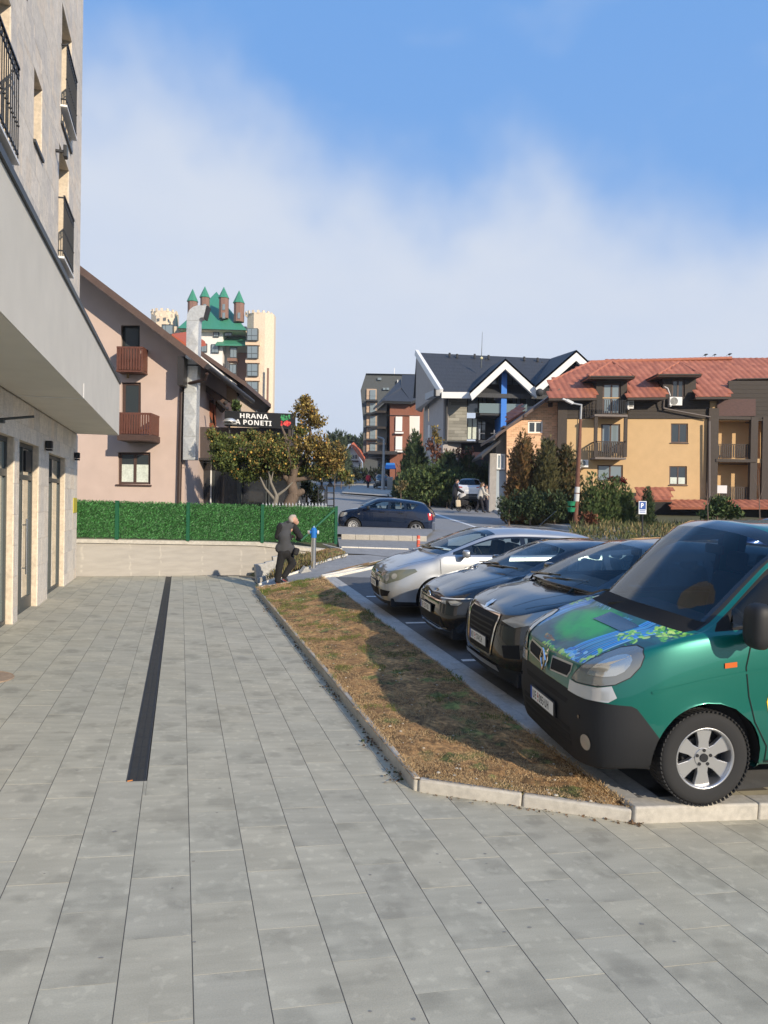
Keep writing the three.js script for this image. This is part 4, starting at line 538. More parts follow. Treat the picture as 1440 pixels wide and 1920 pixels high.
// flat roof face set with separate clay tiles: corners a (eave left) b (eave right) c (ridge right) e (ridge left)
function tiled(name, a, b, c, e, w, h, root, seed, lone = 0, outline = null) {
  const ex = b.clone().sub(a).normalize(), nrm = b.clone().sub(a).cross(e.clone().sub(a)).normalize(), ey = nrm.clone().cross(ex).normalize(); if (ey.y < 0) { ey.negate(); nrm.negate(); } if (nrm.y < 0) nrm.negate();
  const to2 = p => [p.clone().sub(a).dot(ex), p.clone().sub(a).dot(ey)]; const poly = (outline || [a, b, c, e]).map(to2); const xs = poly.map(p => p[0]), ys = poly.map(p => p[1]);
  const inside = (x, y) => { let q = false; for (let i = 0, j = poly.length - 1; i < poly.length; j = i++) { const [xi, yi] = poly[i], [xj, yj] = poly[j]; if ((yi > y) !== (yj > y) && x < (xj - xi) * (y - yi) / (yj - yi) + xi) q = !q; } return q; };
  const O3 = outline || [a, b, c, e], dn = nrm.clone().multiplyScalar(-0.1), tr2 = THREE.ShapeUtils.triangulateShape(poly.map(q => new THREE.Vector2(q[0], q[1])), []); const base = part(name, faces([...tr2.map(f => f.map(i => O3[i])), ...O3.map((q, i) => { const w2 = O3[(i + 1) % O3.length]; return [q, w2, w2.clone().add(dn), q.clone().add(dn)]; })]), M.roofTileB, root);
  const prof = new THREE.Shape(); const th = 0.028; prof.moveTo(-w / 2, 0); prof.quadraticCurveTo(-w / 4, 0.042, 0, 0.03); prof.quadraticCurveTo(w / 4, -0.01, w / 2 * 0.98, 0.012); prof.lineTo(w / 2 * 0.98, -th * 0.4); prof.lineTo(-w / 2, -th * 0.4);
  const tg = clean(new THREE.ExtrudeGeometry(prof, { depth: h * 1.06, bevelEnabled: false, curveSegments: 3 }).translate(0, 0, -h * 0.53));   // runs along z
  const basis = new THREE.Matrix4().makeBasis(ex, nrm, ey.clone().negate()); const r = rng(seed), lists = [[], [], []]; let n = 0;
  for (let y = Math.min(...ys) + h / 2; y < Math.max(...ys); y += h) { const row = Math.round(y / h); for (let x = Math.min(...xs) + w / 2; x < Math.max(...xs) + w; x += w) { const xx = x; if (!inside(xx, y) || !inside(clamp(xx, xx - w * 0.4, xx), y)) continue; const p = a.clone().addScaledVector(ex, xx).addScaledVector(ey, y).addScaledVector(nrm, 0.03);
    const m = new THREE.Matrix4().makeTranslation(p.x, p.y, p.z).multiply(basis).multiply(new THREE.Matrix4().makeRotationX(0.07 + 0.012 * (r() - 0.5))); const k = Math.floor(r() * 3); if (n < lone) { const o = new THREE.Mesh(tg, [M.roofTile, M.roofTileB, M.roofTileC][k]); if (root._inv) m.premultiply(root._inv); o.applyMatrix4(m); o.name = 'roof_tile'; o.castShadow = o.receiveShadow = true; base.add(o); n++; } else lists[k].push(tg.clone().applyMatrix4(m)); } }
  lists.forEach((l, k) => { if (l.length) part('roof_tiles', l, [M.roofTile, M.roofTileB, M.roofTileC][k], base, { kind: 'stuff' }); });
  return base;
}
{ // yellow house
  const d = 45, t = thing('yellow_house', 'yellow three-storey house with red tiled roof, dormers and dark timber balconies on the right', 'house', at(1230, 985, d).setY(1.1)); const zf = -d;
  const wl = rect(1049, 745, 1700, 1010), hl = [[1258, 794, 1290, 830], [1255, 874, 1288, 909], [1127, 795, 1163, 850], [1120, 872, 1168, 902]];
  const H = hl.map(r => rect(...r)); const lo = [[1342, 786, 1409, 861], [1341, 867, 1408, 945]]; H.push(rect(1130, 747, 1164, 777), rect(1343, 789, 1431, 860), rect(1341, 868, 1431, 990), rect(1466, 789, 1530, 860), rect(1466, 868, 1530, 990));
  part('wall', [wall([[1049, 745], [1700, 745], [1700, 1010], [1049, 1010]], d, 0.3, H)], M.ochre, t); part('loggia_wall', [wall([[1330, 770], [1560, 770], [1560, 1010], [1330, 1010]], d + 1.2, 0.2), wall([[1050, 750], [1329, 750], [1329, 1010], [1050, 1010]], d + 0.32, 0.3), bx(1130, 760, 1329, 1000, d + 0.7, 5), bx(1335, 770, 1341, 1010, d + 0.3, 1.25)], M.ochre, t);
  for (const r of [hl[0], hl[1]]) windowAt(t, ...r, d, { f: 0.07, back: 0.06, gm: M.glassDark, sill: true, blind: r === hl[0] ? 0 : 0.4 });
  windowAt(t, ...hl[2], d, { f: 0.08, back: 0.05, gm: M.glassSky, door: true }); windowAt(t, ...hl[3], d, { f: 0.08, back: 0.05, gm: M.glassSky });
  // timber boarding of the top storey, board by board
  const bd = (u0, u1, v0, v1, n) => { for (let i = 0; i < n; i++) { const a = lerp(v0, v1, i / n), b = lerp(v0, v1, (i + 1) / n); part('weatherboard', wall(rect(u0, a, u1, b - 0.25), d - 0.06 - 0.012 * (i % 2), 0.1), M.timber, t); } };
  bd(1049, 1117, 744, 785, 6); bd(1178, 1331, 744, 785, 6); bd(1366, 1700, 714, 786, 9); part('infill_panel', wall(rect(1345, 748, 1417, 780), d - 0.14, 0.06), std('maroon_board', [0.085, 0.04, 0.036], 0.7, { map: woodTex }), t);
  part('timber_post', [bx(1047, 748, 1059, 1005, d - 0.12, 0.16), bx(1330, 765, 1343, 1005, d - 0.25, 0.3), bx(1409, 782, 1417, 1005, d - 0.25, 0.3), bx(1431, 782, 1466, 1005, d - 0.12, 0.2)], M.timberV, t); part('timber_beam', [bx(1343, 780, 1418, 787, d - 0.22, 0.26), bx(1343, 860, 1418, 867, d - 0.3, 0.4), bx(1417, 786, 1432, 789, d - 0.1, 1.3), bx(1330, 868, 1420, 870, d + 0.1, 1.4)], M.timberV, t); part('floor_slab', [bx(1341, 861, 1416, 867, d - 0.1, 1.4)], M.ochre, t);
  part('downpipe', [rod(at(1330, 790, d - 0.4), at(1330, 1000, d - 0.4), 0.07), rod(at(1245, 745, d - 0.5), at(1244, 765, d - 0.35), 0.05), rod(at(1244, 765, d - 0.35), at(1256, 768, d - 0.3), 0.05), rod(at(1256, 768, d - 0.3), at(1332, 782, d - 0.35), 0.05)], std('grey_pipe', [0.14, 0.12, 0.115], 0.5), t);
  // slat balustrades of the loggias
  const rail = (u0, u1, v0, v1, n, dd, m = M.timberV) => { const b = part('balustrade', [bx(u0, v0, u1, v0 + 2.6, dd, 0.07), bx(u0, v1 - 2, u1, v1, dd, 0.06)], m, t); for (let i = 0; i < n; i++) { const u = lerp(u0, u1, (i + 0.5) / n); part('slat', bx(u - (u1 - u0) / n * 0.27, v0 + 2.6, u + (u1 - u0) / n * 0.27, v1 - 2, dd + 0.012, 0.025), m, b); } return b; };
  rail(1342, 1409, 832, 859, 17, d - 0.02); rail(1341, 1408, 912, 940, 17, d - 0.02);
  part('towel', bx(1342, 910, 1363, 925, d - 0.06, 0.03), std('white_towel', [0.7, 0.7, 0.72], 0.9), t);
  // dormer balcony column on the left
  const dm = d - 1.05; for (const [v0, v1, lab] of [[823, 861, 0]]) { const b = rail(1119, 1171, 827, 857, 14, dm); part('side_rail', [bx(1117, 827, 1119, 829.6, dm, 1.05), bx(1171, 827, 1173, 829.6, dm, 1.05)], M.timberV, b); for (let i = 0; i < 7; i++) part('slat', [bx(1117.4, 829, 1118.6, 857, dm + 0.08 + i * 0.14, 0.06), bx(1171.4, 829, 1172.6, 857, dm + 0.08 + i * 0.14, 0.06)], M.timberV, b); part('balcony_slab', bx(1116, 857, 1174, 861.5, dm - 0.05, 1.1), std('grey_slab', [0.2, 0.17, 0.155], 0.8), b); }
  part('balcony_post', [bx(1115, 781, 1119.5, 857, dm, 0.14), bx(1171, 781, 1175.5, 857, dm, 0.14)], M.timberV, t); part('balcony_slab', bx(1115, 776.5, 1177, 781.5, dm - 0.08, 1.2), MATS.grey_slab, t);
  { const g = [bx(1117, 749, 1176, 750.3, dm, 0.03), bx(1117, 775, 1176, 776, dm, 0.03)]; for (let i = 0; i <= 15; i++) { const u = lerp(1117.4, 1175.6, i / 15); g.push(bx(u - 0.3, 750, u + 0.3, 776, dm, 0.02)); } for (let i = 0; i < 6; i++) for (const u of [1117.3, 1175.7]) g.push(bx(u - 0.3, 750, u + 0.3, 776, dm + 0.15 * i, 0.02)); part('balustrade', g, M.iron, t); }
  // dormers
  const dormer = (u0, u1, vt, ve, wu0, wu1, wv0, wv1, dd, oh) => { const g = part('dormer_wall', wall(rect(u0, ve - 2, u1, wv1 + 1), dd, 3.2, [rect(wu0, wv0, wu1, wv1)]), M.timber, t); const c = (u0 + u1) / 2, A = at(u0 - oh, ve, dd - 0.7), Bq = at(u1 + oh, ve, dd - 0.7), T = at(c, vt, dd + 1.2), Tb = T.clone().add(new THREE.Vector3(0, 0, -3)), Ab = A.clone().add(new THREE.Vector3(0, 0, -4)), Bb = Bq.clone().add(new THREE.Vector3(0, 0, -4)); tiled('dormer_roof', A, Bq, T, T, 0.38, 0.42, t, 5 + u0); part('dormer_slope', [plate([A, T, Tb, Ab], new THREE.Vector3(0, -0.1, 0)), plate([Bq, Bb, Tb, T], new THREE.Vector3(0, -0.1, 0))], M.roofTileB, t); part('dormer_eave', [bar(A, Bq, 0.07, 0.09), bar(A, Ab, 0.07, 0.09), bar(Bq, Bb, 0.07, 0.09), plate([A, Bq, Bb, Ab].map(p => p.clone().add(new THREE.Vector3(0, -0.1, 0))), new THREE.Vector3(0, -0.03, 0))], M.timber, t); part('hip_tiles', [rod(A, T, 0.09), rod(Bq, T, 0.09)], M.roofTileC, t); };
  dormer(1118, 1176, 678, 706, 1130, 1164, 719, 776, d - 0.06, 14); windowAt(t, 1130, 719, 1164, 776, d - 0.06, { f: 0.09, back: 0.08, gm: M.glassSky, door: true });
  dormer(1243, 1305, 679, 702.5, 1260, 1284, 712, 746, d - 0.03, 10); windowAt(t, 1260, 712, 1284, 746, d - 0.03, { f: 0.09, back: 0.08 });
  // main roof
  const ro = (u, v, dd) => at(u, v, dd), de = d - 1.0, dr = d + 4.2; const eL = ro(1029, 746, de), eR = ro(1371, 743, de), rR = ro(1371, 671.5, dr), rL = ro(1105, 679, dr);
  const pl = (u, v) => { const n = eR.clone().sub(eL).cross(rL.clone().sub(eL)).normalize(), q = ray(u, v), t2 = eL.clone().sub(EYE).dot(n) / q.dot(n); return EYE.clone().addScaledVector(q, t2); };
  tiled('main_roof', eL, eR, rR, rL, 0.38, 0.46, t, 41, 280, [[1029, 746], [1118, 745.5], [1118, 713], [1176, 713], [1176, 745.3], [1248, 744.6], [1248, 709], [1303, 709], [1304, 744], [1371, 743], [1367, 714], [1700, 709], [1700, 672], [1370, 671], [1110, 678], [1031, 716]].map(q => pl(...q)));
  part('ridge_tiles', Array.from({ length: 28 }, (_, i) => rod(rL.clone().lerp(rR, i / 28), rL.clone().lerp(rR, (i + 1.06) / 28), 0.11, 0.13, 7)), M.roofTileC, t);
  { const bl = at(1031, 716, de + 2), bb = new THREE.Vector3(4, 0, -7); part('hip_slope', [plate([pl(1029, 746), pl(1031, 716), pl(1110, 678), pl(1110, 678).add(bb), pl(1029, 746).add(bb).add(new THREE.Vector3(6, 0, 0))], new THREE.Vector3(0, -0.1, 0)), plate([pl(1110, 678), pl(1700, 672), pl(1700, 672).add(bb).setY(3), pl(1110, 678).add(bb).setY(3)], new THREE.Vector3(0, -0.1, 0))], M.roofTileB, t); part('hip_tiles', rod(pl(1031, 716), pl(1110, 678), 0.1), M.roofTileC, t); }
  part('eaves', [...[[1029, 1117.5], [1176.5, 1247.5], [1304, 1371]].flatMap(([u0, u1]) => { const q = u => eL.clone().lerp(eR, (u - 1029) / 342).add(new THREE.Vector3(0, -0.1, 0)), a = q(u0), b = q(u1); return [plate([a, b, b.clone().setZ(zf), a.clone().setZ(zf)], new THREE.Vector3(0, -0.04, 0)), bar(a, b, 0.1, 0.13)]; }), plate([pl(1366, 715), pl(1700, 710), pl(1700, 710).setZ(zf), pl(1366, 715).setZ(zf)], new THREE.Vector3(0, -0.06, 0))], M.timber, t);
  // lower tiled canopies
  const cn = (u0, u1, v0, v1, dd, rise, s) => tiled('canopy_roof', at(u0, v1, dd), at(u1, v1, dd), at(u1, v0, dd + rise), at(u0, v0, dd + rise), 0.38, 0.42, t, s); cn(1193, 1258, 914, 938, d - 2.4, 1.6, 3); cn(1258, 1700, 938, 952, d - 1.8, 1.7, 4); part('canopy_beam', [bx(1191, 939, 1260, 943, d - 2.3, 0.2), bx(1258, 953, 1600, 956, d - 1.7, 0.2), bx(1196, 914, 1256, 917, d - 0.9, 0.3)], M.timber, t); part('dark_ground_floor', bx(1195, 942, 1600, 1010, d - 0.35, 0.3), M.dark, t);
  // air conditioners
  const ac = (u0, v0, u1, v1, dd, side) => { const b = part('air_conditioner', [bx(u0, v0, u1, v1, dd, 0.3), bx(u0 + 1, v1, u0 + 3, v1 + 2, dd - 0.02, 0.4)], M.whiteMetal, t); const c = at(lerp(u0, u1, side ? 0.5 : 0.35), (v0 + v1) / 2, dd), rr = (v1 - v0) * 0.4 * dd / FPX; part('fan_grille', side ? bx(u0 + 3, v0 + 3, u1 - 1, v1 - 3, dd - 0.01, 0.02) : [new THREE.TorusGeometry(rr, 0.02, 6, 20).translate(c.x, c.y, -dd + 0.01), new THREE.TorusGeometry(rr * 0.6, 0.012, 6, 16).translate(c.x, c.y, -dd + 0.01), new THREE.CircleGeometry(rr * 0.95, 18).translate(c.x, c.y, -dd + 0.004), new THREE.CylinderGeometry(0.05, 0.05, 0.02, 10).rotateX(1.57).translate(c.x, c.y, -dd + 0.012)], std('grille_grey', [0.25, 0.25, 0.24], 0.6), b); }; ac(1256, 744, 1279, 760, d - 0.5, 0); ac(1177, 750, 1188, 766, d - 0.5, 1); ac(1086, 862, 1103, 876, d - 0.4, 0);
  part('cable_conduit', [rod(at(1246, 725, d - 0.4), at(1252, 728, d - 0.45), 0.03), rod(at(1252, 728, d - 0.45), at(1257, 742, d - 0.5), 0.03)], M.whiteMetal, t);
  // three birds on the ridge
  [[1323, 668, 'dark bird on the tiled ridge, leftmost of the three'], [1340, 668, 'small dark bird on the tiled ridge between two others'], [1368, 667, 'dark bird on the tiled ridge at the roof hip, rightmost of the three']].forEach(([u, v, lab], i) => { const p = at(u, v, dr), s = i === 1 ? 0.55 : 0.7; solo('bird', lab, 'bird', [new THREE.SphereGeometry(0.10 * s, 10, 7).scale(1.7, 0.9, 0.9).rotateZ(0.35).translate(p.x, p.y + 0.1, p.z), new THREE.SphereGeometry(0.055 * s, 8, 6).translate(p.x + 0.15 * s, p.y + 0.19 * s, p.z), new THREE.ConeGeometry(0.02, 0.07, 5).rotateZ(-1.6).translate(p.x + 0.22 * s, p.y + 0.19 * s, p.z), bar([p.x - 0.1, p.y + 0.06, p.z], [p.x - 0.3 * s, p.y + 0.0, p.z], 0.05, 0.02), rod([p.x, p.y + 0.05, p.z], [p.x, p.y - 0.06, p.z], 0.008)], M.iron); });
}
{ // brick house with lean-to, left of the yellow house
  const d = 45.9, brickT = tex(512, (u, v) => { const row = Math.floor(v * 24), x = (u * 12 + (row & 1) * 0.5) % 1, y = (v * 24) % 1; const j = x < 0.05 || y < 0.1; return j ? [0.93, 0.88, 0.82] : (() => { const k = 0.86 + 0.1 * N2(Math.floor(u * 12 + (row & 1) * 0.5) * 7.3, row * 3.1); return [k, k * 0.87, k * 0.76]; })(); }, { m: 3.4, mh: 2.6 });
  const bm = std('pale_brick', [0.58, 0.48, 0.395], 0.9, { map: brickT }); const t = thing('brick_house', 'pale brick gabled house with a white window beside the yellow house', 'house', at(1000, 960, d).setY(1.5));
  const f = [[950, 960], [1052, 960], [1052, 700], [1036, 742], [950, 800]]; const g = [[950, 960], [1075, 960], [1075, 735], [1046, 735], [950, 802]];
  part('wall', [wall(g, d, 0.3, [rect(990, 790, 1018, 812)]), wall(g.map(([u, v]) => [u + (u < 960 ? 3 : 0), v + 2]), d + 0.34, 1), bx(985, 790, 1045, 950, d + 1.4, 5)], bm, t); windowAt(t, 990, 790, 1018, 812, d, { f: 0.09, fm: M.fascia, back: 0.06, gm: M.glassDark }); part('sill', bx(987, 812, 1020, 815, d - 0.06, 0.2), bm, t); part('shutter', bx(1028, 752, 1036, 763, d - 0.05, 0.1), M.brown, t);
  const a = at(929, 816, d - 1), b = at(1050, 728, d - 1), e = new THREE.Vector3(0.02, -0.17, 0); const rf = part('roof', plate([a, b, b.clone().add(e), a.clone().add(e)], new THREE.Vector3(0, 0, -7)), M.verge, t); part('purlin', [bx(983, 776, 988, 782, d - 1.1, 1.2), bx(944, 798, 949, 802, d - 1.1, 1.2)], M.brown, rf);
  tiled('rear_roof', at(950, 792, d + 4), at(984, 770, d + 4), at(984, 772, d + 6), at(953, 774, d + 6), 0.33, 0.33, t, 77);
  const c1 = at(903, 854, d - 0.4), c2 = at(938, 824, d - 0.4); part('lean_to_roof', plate([c1, c2, c2.clone().add(e), c1.clone().add(e)], new THREE.Vector3(0, 0, -5)), M.gutter, rf);
  part('porch_wall', [bx(919, 850, 929, 985, d + 0.4, 0.5)], std('grey_block', [0.36, 0.34, 0.32], 0.9, { map: mottle }), t); part('porch_wall', [wall([[930, 985], [950, 985], [950, 806], [930, 828]], d + 0.9, 2)], MATS.grey_block, t); windowAt(t, 931, 851, 948, 880, d + 0.3, { f: 0.1, fm: M.fascia, gm: M.glassSky }); part('door_panel', bx(931, 882, 948, 985, d + 0.5, 0.1), std('pale_blue_panel', [0.36, 0.42, 0.47], 0.6), t);
}
{ // dark hotel with white gables and a blue pier
  const d = 62, t = thing('modern_hotel', 'grey hotel with steep white-edged gables and a bright blue pier behind the brick house', 'hotel', at(900, 900, d).setY(2.3)); const z = (u, v, k = 0) => at(u, v, d + k);
  const grey = std('warm_grey_render', [0.42, 0.385, 0.37], 0.9, { map: plasterTex }), stone = std('layered_stone', [0.28, 0.27, 0.235], 0.9, { map: tex(256, (u, v) => { const row = Math.floor(v * 16); return 0.78 + 0.12 * N2(row * 5.1, Math.floor(u * 5 + row * 0.37) * 1.7) + 0.05 * N2(u * 60, v * 60) - ((v * 16) % 1 < 0.12 ? 0.14 : 0); }, { m: 4.2 }) }), blue = std('blue_pier', [0.035, 0.21, 0.72], 0.5), gl = M.glassSky, rail = phys('balcony_glass', [0.16, 0.22, 0.235], 0.06, { clearcoat: 1 });
  part('side_wall', [plate([z(832, 990), z(832, 742), z(814, 716, 4), z(797, 712, 8), z(794, 990, 9)], new THREE.Vector3(1.5, 0, -0.5))], grey, t);
  // overhanging verge wall at the gable end
  part('verge_wall', plate([z(828, 735, -1.2), z(781, 662, 6), z(779, 768, 9), z(786, 772, 9), z(795, 738, 7.5), z(800, 712, 5)], new THREE.Vector3(0.3, 0, -0.2)), grey, t);
  part('stone_wall', wall(rect(838, 745, 875.5, 826), d, 6), stone, t); part('corner_wall', bx(832, 742, 838, 930, d - 0.02, 6), grey, t); part('dark_wall', [wall([[905, 750], [1060, 750], [1060, 860], [905, 860]], d + 2.2, 5)], M.charcoal, t); part('plinth', [bx(832, 826, 1040, 832, d - 0.4, 4), bx(840, 832, 1000, 930, d + 1, 5)], M.charcoal, t);
  part('downpipe', rod(z(837.5, 742, -0.3), z(836, 830, -0.3), 0.12), M.charcoal, t);
  // main slate roof
  const eA = z(828, 735, -1.2), rA = z(781, 661, 6), rB = z(1110, 676, 6), eB = z(1075, 742, -1.2); part('main_roof', plate([eA, eB, rB, rA], new THREE.Vector3(0, -0.35, 0.1)), M.slate, t); part('white_verge', [bar(eA.clone().add(new THREE.Vector3(-0.05, 0, 0.1)), rA, 0.3, 0.5), bar(z(828, 741, -1.4), z(882, 741.5, -1.4), 0.25, 0.5)], M.fascia, t); part('rear_roof', plate([rA, rB, rB.clone().add(new THREE.Vector3(0, -3, -6)), rA.clone().add(new THREE.Vector3(0, -3, -6))], new THREE.Vector3(0, -0.3, 0)), M.slate, t);
  const gable = (l, a, r, wl, dd, vr) => { const L = z(...l, dd), A = z(...a, dd), Rr = z(...r, dd), Ab = z(...vr, 6); const Lb = L.clone().add(new THREE.Vector3(0, 0, -3)), Rb = Rr.clone().add(new THREE.Vector3(0, 0, -3)); part('gable_roof', [plate([L, A, Ab, Lb.lerp(Ab, 0.25)], new THREE.Vector3(0, -0.2, 0)), plate([A, Rr, Rb.lerp(Ab, 0.2), Ab], new THREE.Vector3(0, -0.2, 0))], M.slate, t); const wv = 0.75, dn = new THREE.Vector3(0, -wv, 0); part('white_verge', [plate([L, A, A.clone().add(dn).add(new THREE.Vector3(0, -0.1, 0)), L.clone().add(dn).add(new THREE.Vector3(0.25, 0.1, 0))], new THREE.Vector3(0, 0, -0.45)), plate([A, Rr, Rr.clone().add(dn).add(new THREE.Vector3(-0.25, 0.1, 0)), A.clone().add(dn).add(new THREE.Vector3(0, -0.1, 0))], new THREE.Vector3(0, 0, -0.45))], M.fascia, t); };
  gable([880, 735], [948, 672], [1012, 731], 0, -2.2, [915, 690]); gable([1003, 724], [1081, 656], [1124, 696], 0, -2.6, [1033, 672]);
  // glazing
  const gz = (u0, v0, u1, v1, k, nx, ny, m = gl) => { const w = part('glazing', [bx(u0, v0, u1, v0 + 1, d + k, 0.12), bx(u0, v1 - 1, u1, v1, d + k, 0.12), ...Array.from({ length: nx + 1 }, (_, i) => { const u = lerp(u0, u1 - 0.8, i / nx); return bx(u, v0 + 1, u + 0.8, v1 - 1, d + k, 0.1); }), ...ny.map(q => bx(u0, lerp(v0, v1, q), u1, lerp(v0, v1, q) + 0.8, d + k - 0.01, 0.1))], M.charcoal, t); part('pane', bx(u0 + 0.5, v0 + 0.6, u1 - 0.5, v1 - 0.6, d + k + 0.05, 0.04), m, w); return w; };
  gz(876, 732, 897, 774, 0.6, 1, []); gz(897, 736, 912, 774, 1.6, 2, [0.2]); gz(960, 738, 976, 774, 1.6, 2, [0.2]); gz(985, 733, 1004, 774, 0.9, 1, []); gz(876, 784, 895, 824, 0.6, 2, [], M.curtain); gz(895, 788, 911, 824, 1.6, 2, [0.2]);
  const tri = (pts, k) => { const w = part('gable_glazing', wall(pts, d + k, 0.06), gl, t); const [u0, u1] = [Math.min(...pts.map(p => p[0])), Math.max(...pts.map(p => p[0]))], vb = Math.max(...pts.map(p => p[1])), vt = Math.min(...pts.map(p => p[1])); part('glazing_bar', [bx((u0 + u1) / 2 - 0.4, (vt * 0.7 + vb * 0.3), (u0 + u1) / 2 + 0.4, vb, d + k - 0.05, 0.05), bx(u0 + 4, lerp(vt, vb, 0.55), u1 - 1, lerp(vt, vb, 0.55) + 0.7, d + k - 0.05, 0.05)], M.charcoal, w); };
  part('gable_wall', [wall([[893, 740], [948, 688], [1000, 740]], d + 0.6, 1.4)], M.charcoal, t); tri([[908, 724], [934, 724], [934, 698], [930, 698], [908, 712]], 0.5); tri([[949, 726], [972, 726], [972, 718], [955, 702], [949, 702]], 0.5); part('gable_wall', wall([[1020, 735], [1082, 676], [1112, 706], [1112, 735]], d + 0.3, 1.2), std('pale_gable', [0.5, 0.49, 0.47], 0.8), t); tri([[1040, 715], [1096, 715], [1096, 690], [1084, 680], [1068, 690]], 0.2);
  part('blue_pier', bx(941, 690, 949, 806, d - 1.2, 4.2), blue, t);
  part('balcony_slab', [bx(900, 775, 990, 780, d - 1, 3.4), bx(898, 825, 932, 831, d - 1, 3.4)], M.charcoal, t); part('balcony_glass', [bx(899, 756, 940, 775, d - 1, 0.06), bx(950, 757, 988, 775, d - 1, 0.06)], rail, t); part('balcony_rail', [bx(898, 804, 900, 826, d - 1, 0.06), bx(920, 812, 931, 813, d - 1, 0.06), bx(898, 812, 909, 813, d - 1, 0.06), bx(926, 806, 927.5, 826, d - 1, 0.06)], M.steel, t);
  // side windows, hung sign, chimney bowl, roof vents
  for (const [a, b, c, e, k] of [[803, 745, 806.5, 790, 11], [815, 745, 818.5, 785, 9], [802, 797, 806, 826, 11], [813, 790, 818, 820, 9], [804, 714, 807, 732, 10]]) part('window', plate([z(a, b, k - 4.6), z(c, b, k - 5.2), z(c, e, k - 5.2), z(a, e, k - 4.6)], new THREE.Vector3(0.2, 0, 0)), M.glassDark, t);
  part('side_sign', plate([z(797, 738, -0.6), z(813, 731, -1.6), z(813, 742, -1.6), z(797, 750, -0.6)], new THREE.Vector3(0.5, 0, 0.1)), std('pale_sign', [0.5, 0.5, 0.5], 0.6), t); part('sign_case', plate([z(813.2, 729, -1.7), z(816, 728.5, -2), z(816, 742, -2), z(813.2, 743, -1.7)], new THREE.Vector3(0.3, 0, -1)), M.charcoal, t);
  part('spotlight', new THREE.SphereGeometry(0.32, 12, 8).translate(...z(1012, 736, -2.6).toArray()), M.charcoal, t); for (const [u, v] of [[843, 667], [857, 669], [890, 669], [916, 671], [983, 674], [1008, 676], [1016, 684], [911, 678]]) { const p = z(u, v, 5.2); part('roof_vent', rod([p.x, p.y - 0.1, p.z], [p.x, p.y + 0.25, p.z], 0.1), M.charcoal, t); }
  part('low_red_roof', plate([z(873, 855, -3), z(906, 858, -3), z(905, 848, -1), z(873, 847, -1)], new THREE.Vector3(0, -0.15, 0)), M.roofTileC, t);
}
{ const d = 64, a = at(902, 690, d), b = at(904.5, 622, d); const t = thing('antenna_mast', 'thin whip antenna rising from the slate hotel roof', 'antenna', a); part('mast', [rod(a, a.clone().lerp(b, 0.3), 0.05), rod(a.clone().lerp(b, 0.3), b, 0.03, 0.012)], M.alu, t); part('lamp', new THREE.SphereGeometry(0.13, 10, 8).translate(...a.clone().lerp(b, 0.27).toArray()), std('mast_lamp', [0.7, 0.65, 0.4], 0.4), t); }
{ // copper brown building
  const d = 95, t = thing('copper_building', 'copper brown clad building with a dark hipped roof, left of the grey hotel', 'building', at(750, 900, d).setY(4)); const cop = std('copper_boards', [0.235, 0.085, 0.05], 0.6, { map: woodTex }), wh = std('white_panel', [0.8, 0.79, 0.77], 0.8);
  part('wall', [wall([[725, 900], [768, 900], [768, 752], [725, 752]], d, 12), bx(767, 738, 792, 900, d + 2, 10)], cop, t); part('white_wall', bx(768, 780, 785, 900, d + 1.6, 1), wh, t); part('side_wall', plate([at(725, 900, d), at(725, 752, d), at(708, 768, d + 9), at(708, 900, d + 9)], new THREE.Vector3(0.4, 0, 0)), M.charcoal, t);
  for (const [a, b, c, e] of [[742, 781, 754, 808], [742, 818, 754, 843]]) { const w = part('blind_window', bx(a, b, c, e, d - 0.25, 0.3), wh, t); part('sill', bx(a - 1.5, e + 1.5, c + 2.5, e + 5, d - 0.5, 0.6), wh, w); } for (const v of [778, 752]) part('band', bx(725, v, 785, v + 1.6, d - 0.2, 0.3), M.charcoal, t);
  for (let k = 0; k < 4; k++) part('balcony', [plate([at(724, 770 + k * 30, d), at(706, 776 + k * 27, d + 8), at(706, 779 + k * 27, d + 8), at(724, 774 + k * 30, d)], new THREE.Vector3(-1.2, 0, 0))], M.timber, t);
  part('roof', [plate([at(717, 751, d - 1.2), at(771, 753, d - 1.2), at(755, 728, d + 4), at(752, 726, d + 4)], new THREE.Vector3(0, -0.3, -0.2)), plate([at(771, 753, d - 1.2), at(800, 741, d + 2), at(800, 703, d + 9), at(754, 703, d + 9), at(752, 726, d + 4)], new THREE.Vector3(0, -0.3, -0.2)), plate([at(717, 751, d - 1.2), at(752, 726, d + 4), at(752, 710, d + 9), at(700, 765, d + 10)], new THREE.Vector3(0, -0.3, -0.2))], M.slate, t); part('ground_canopy', bx(690, 845, 745, 852, d - 2, 6), M.gutter, t);
}
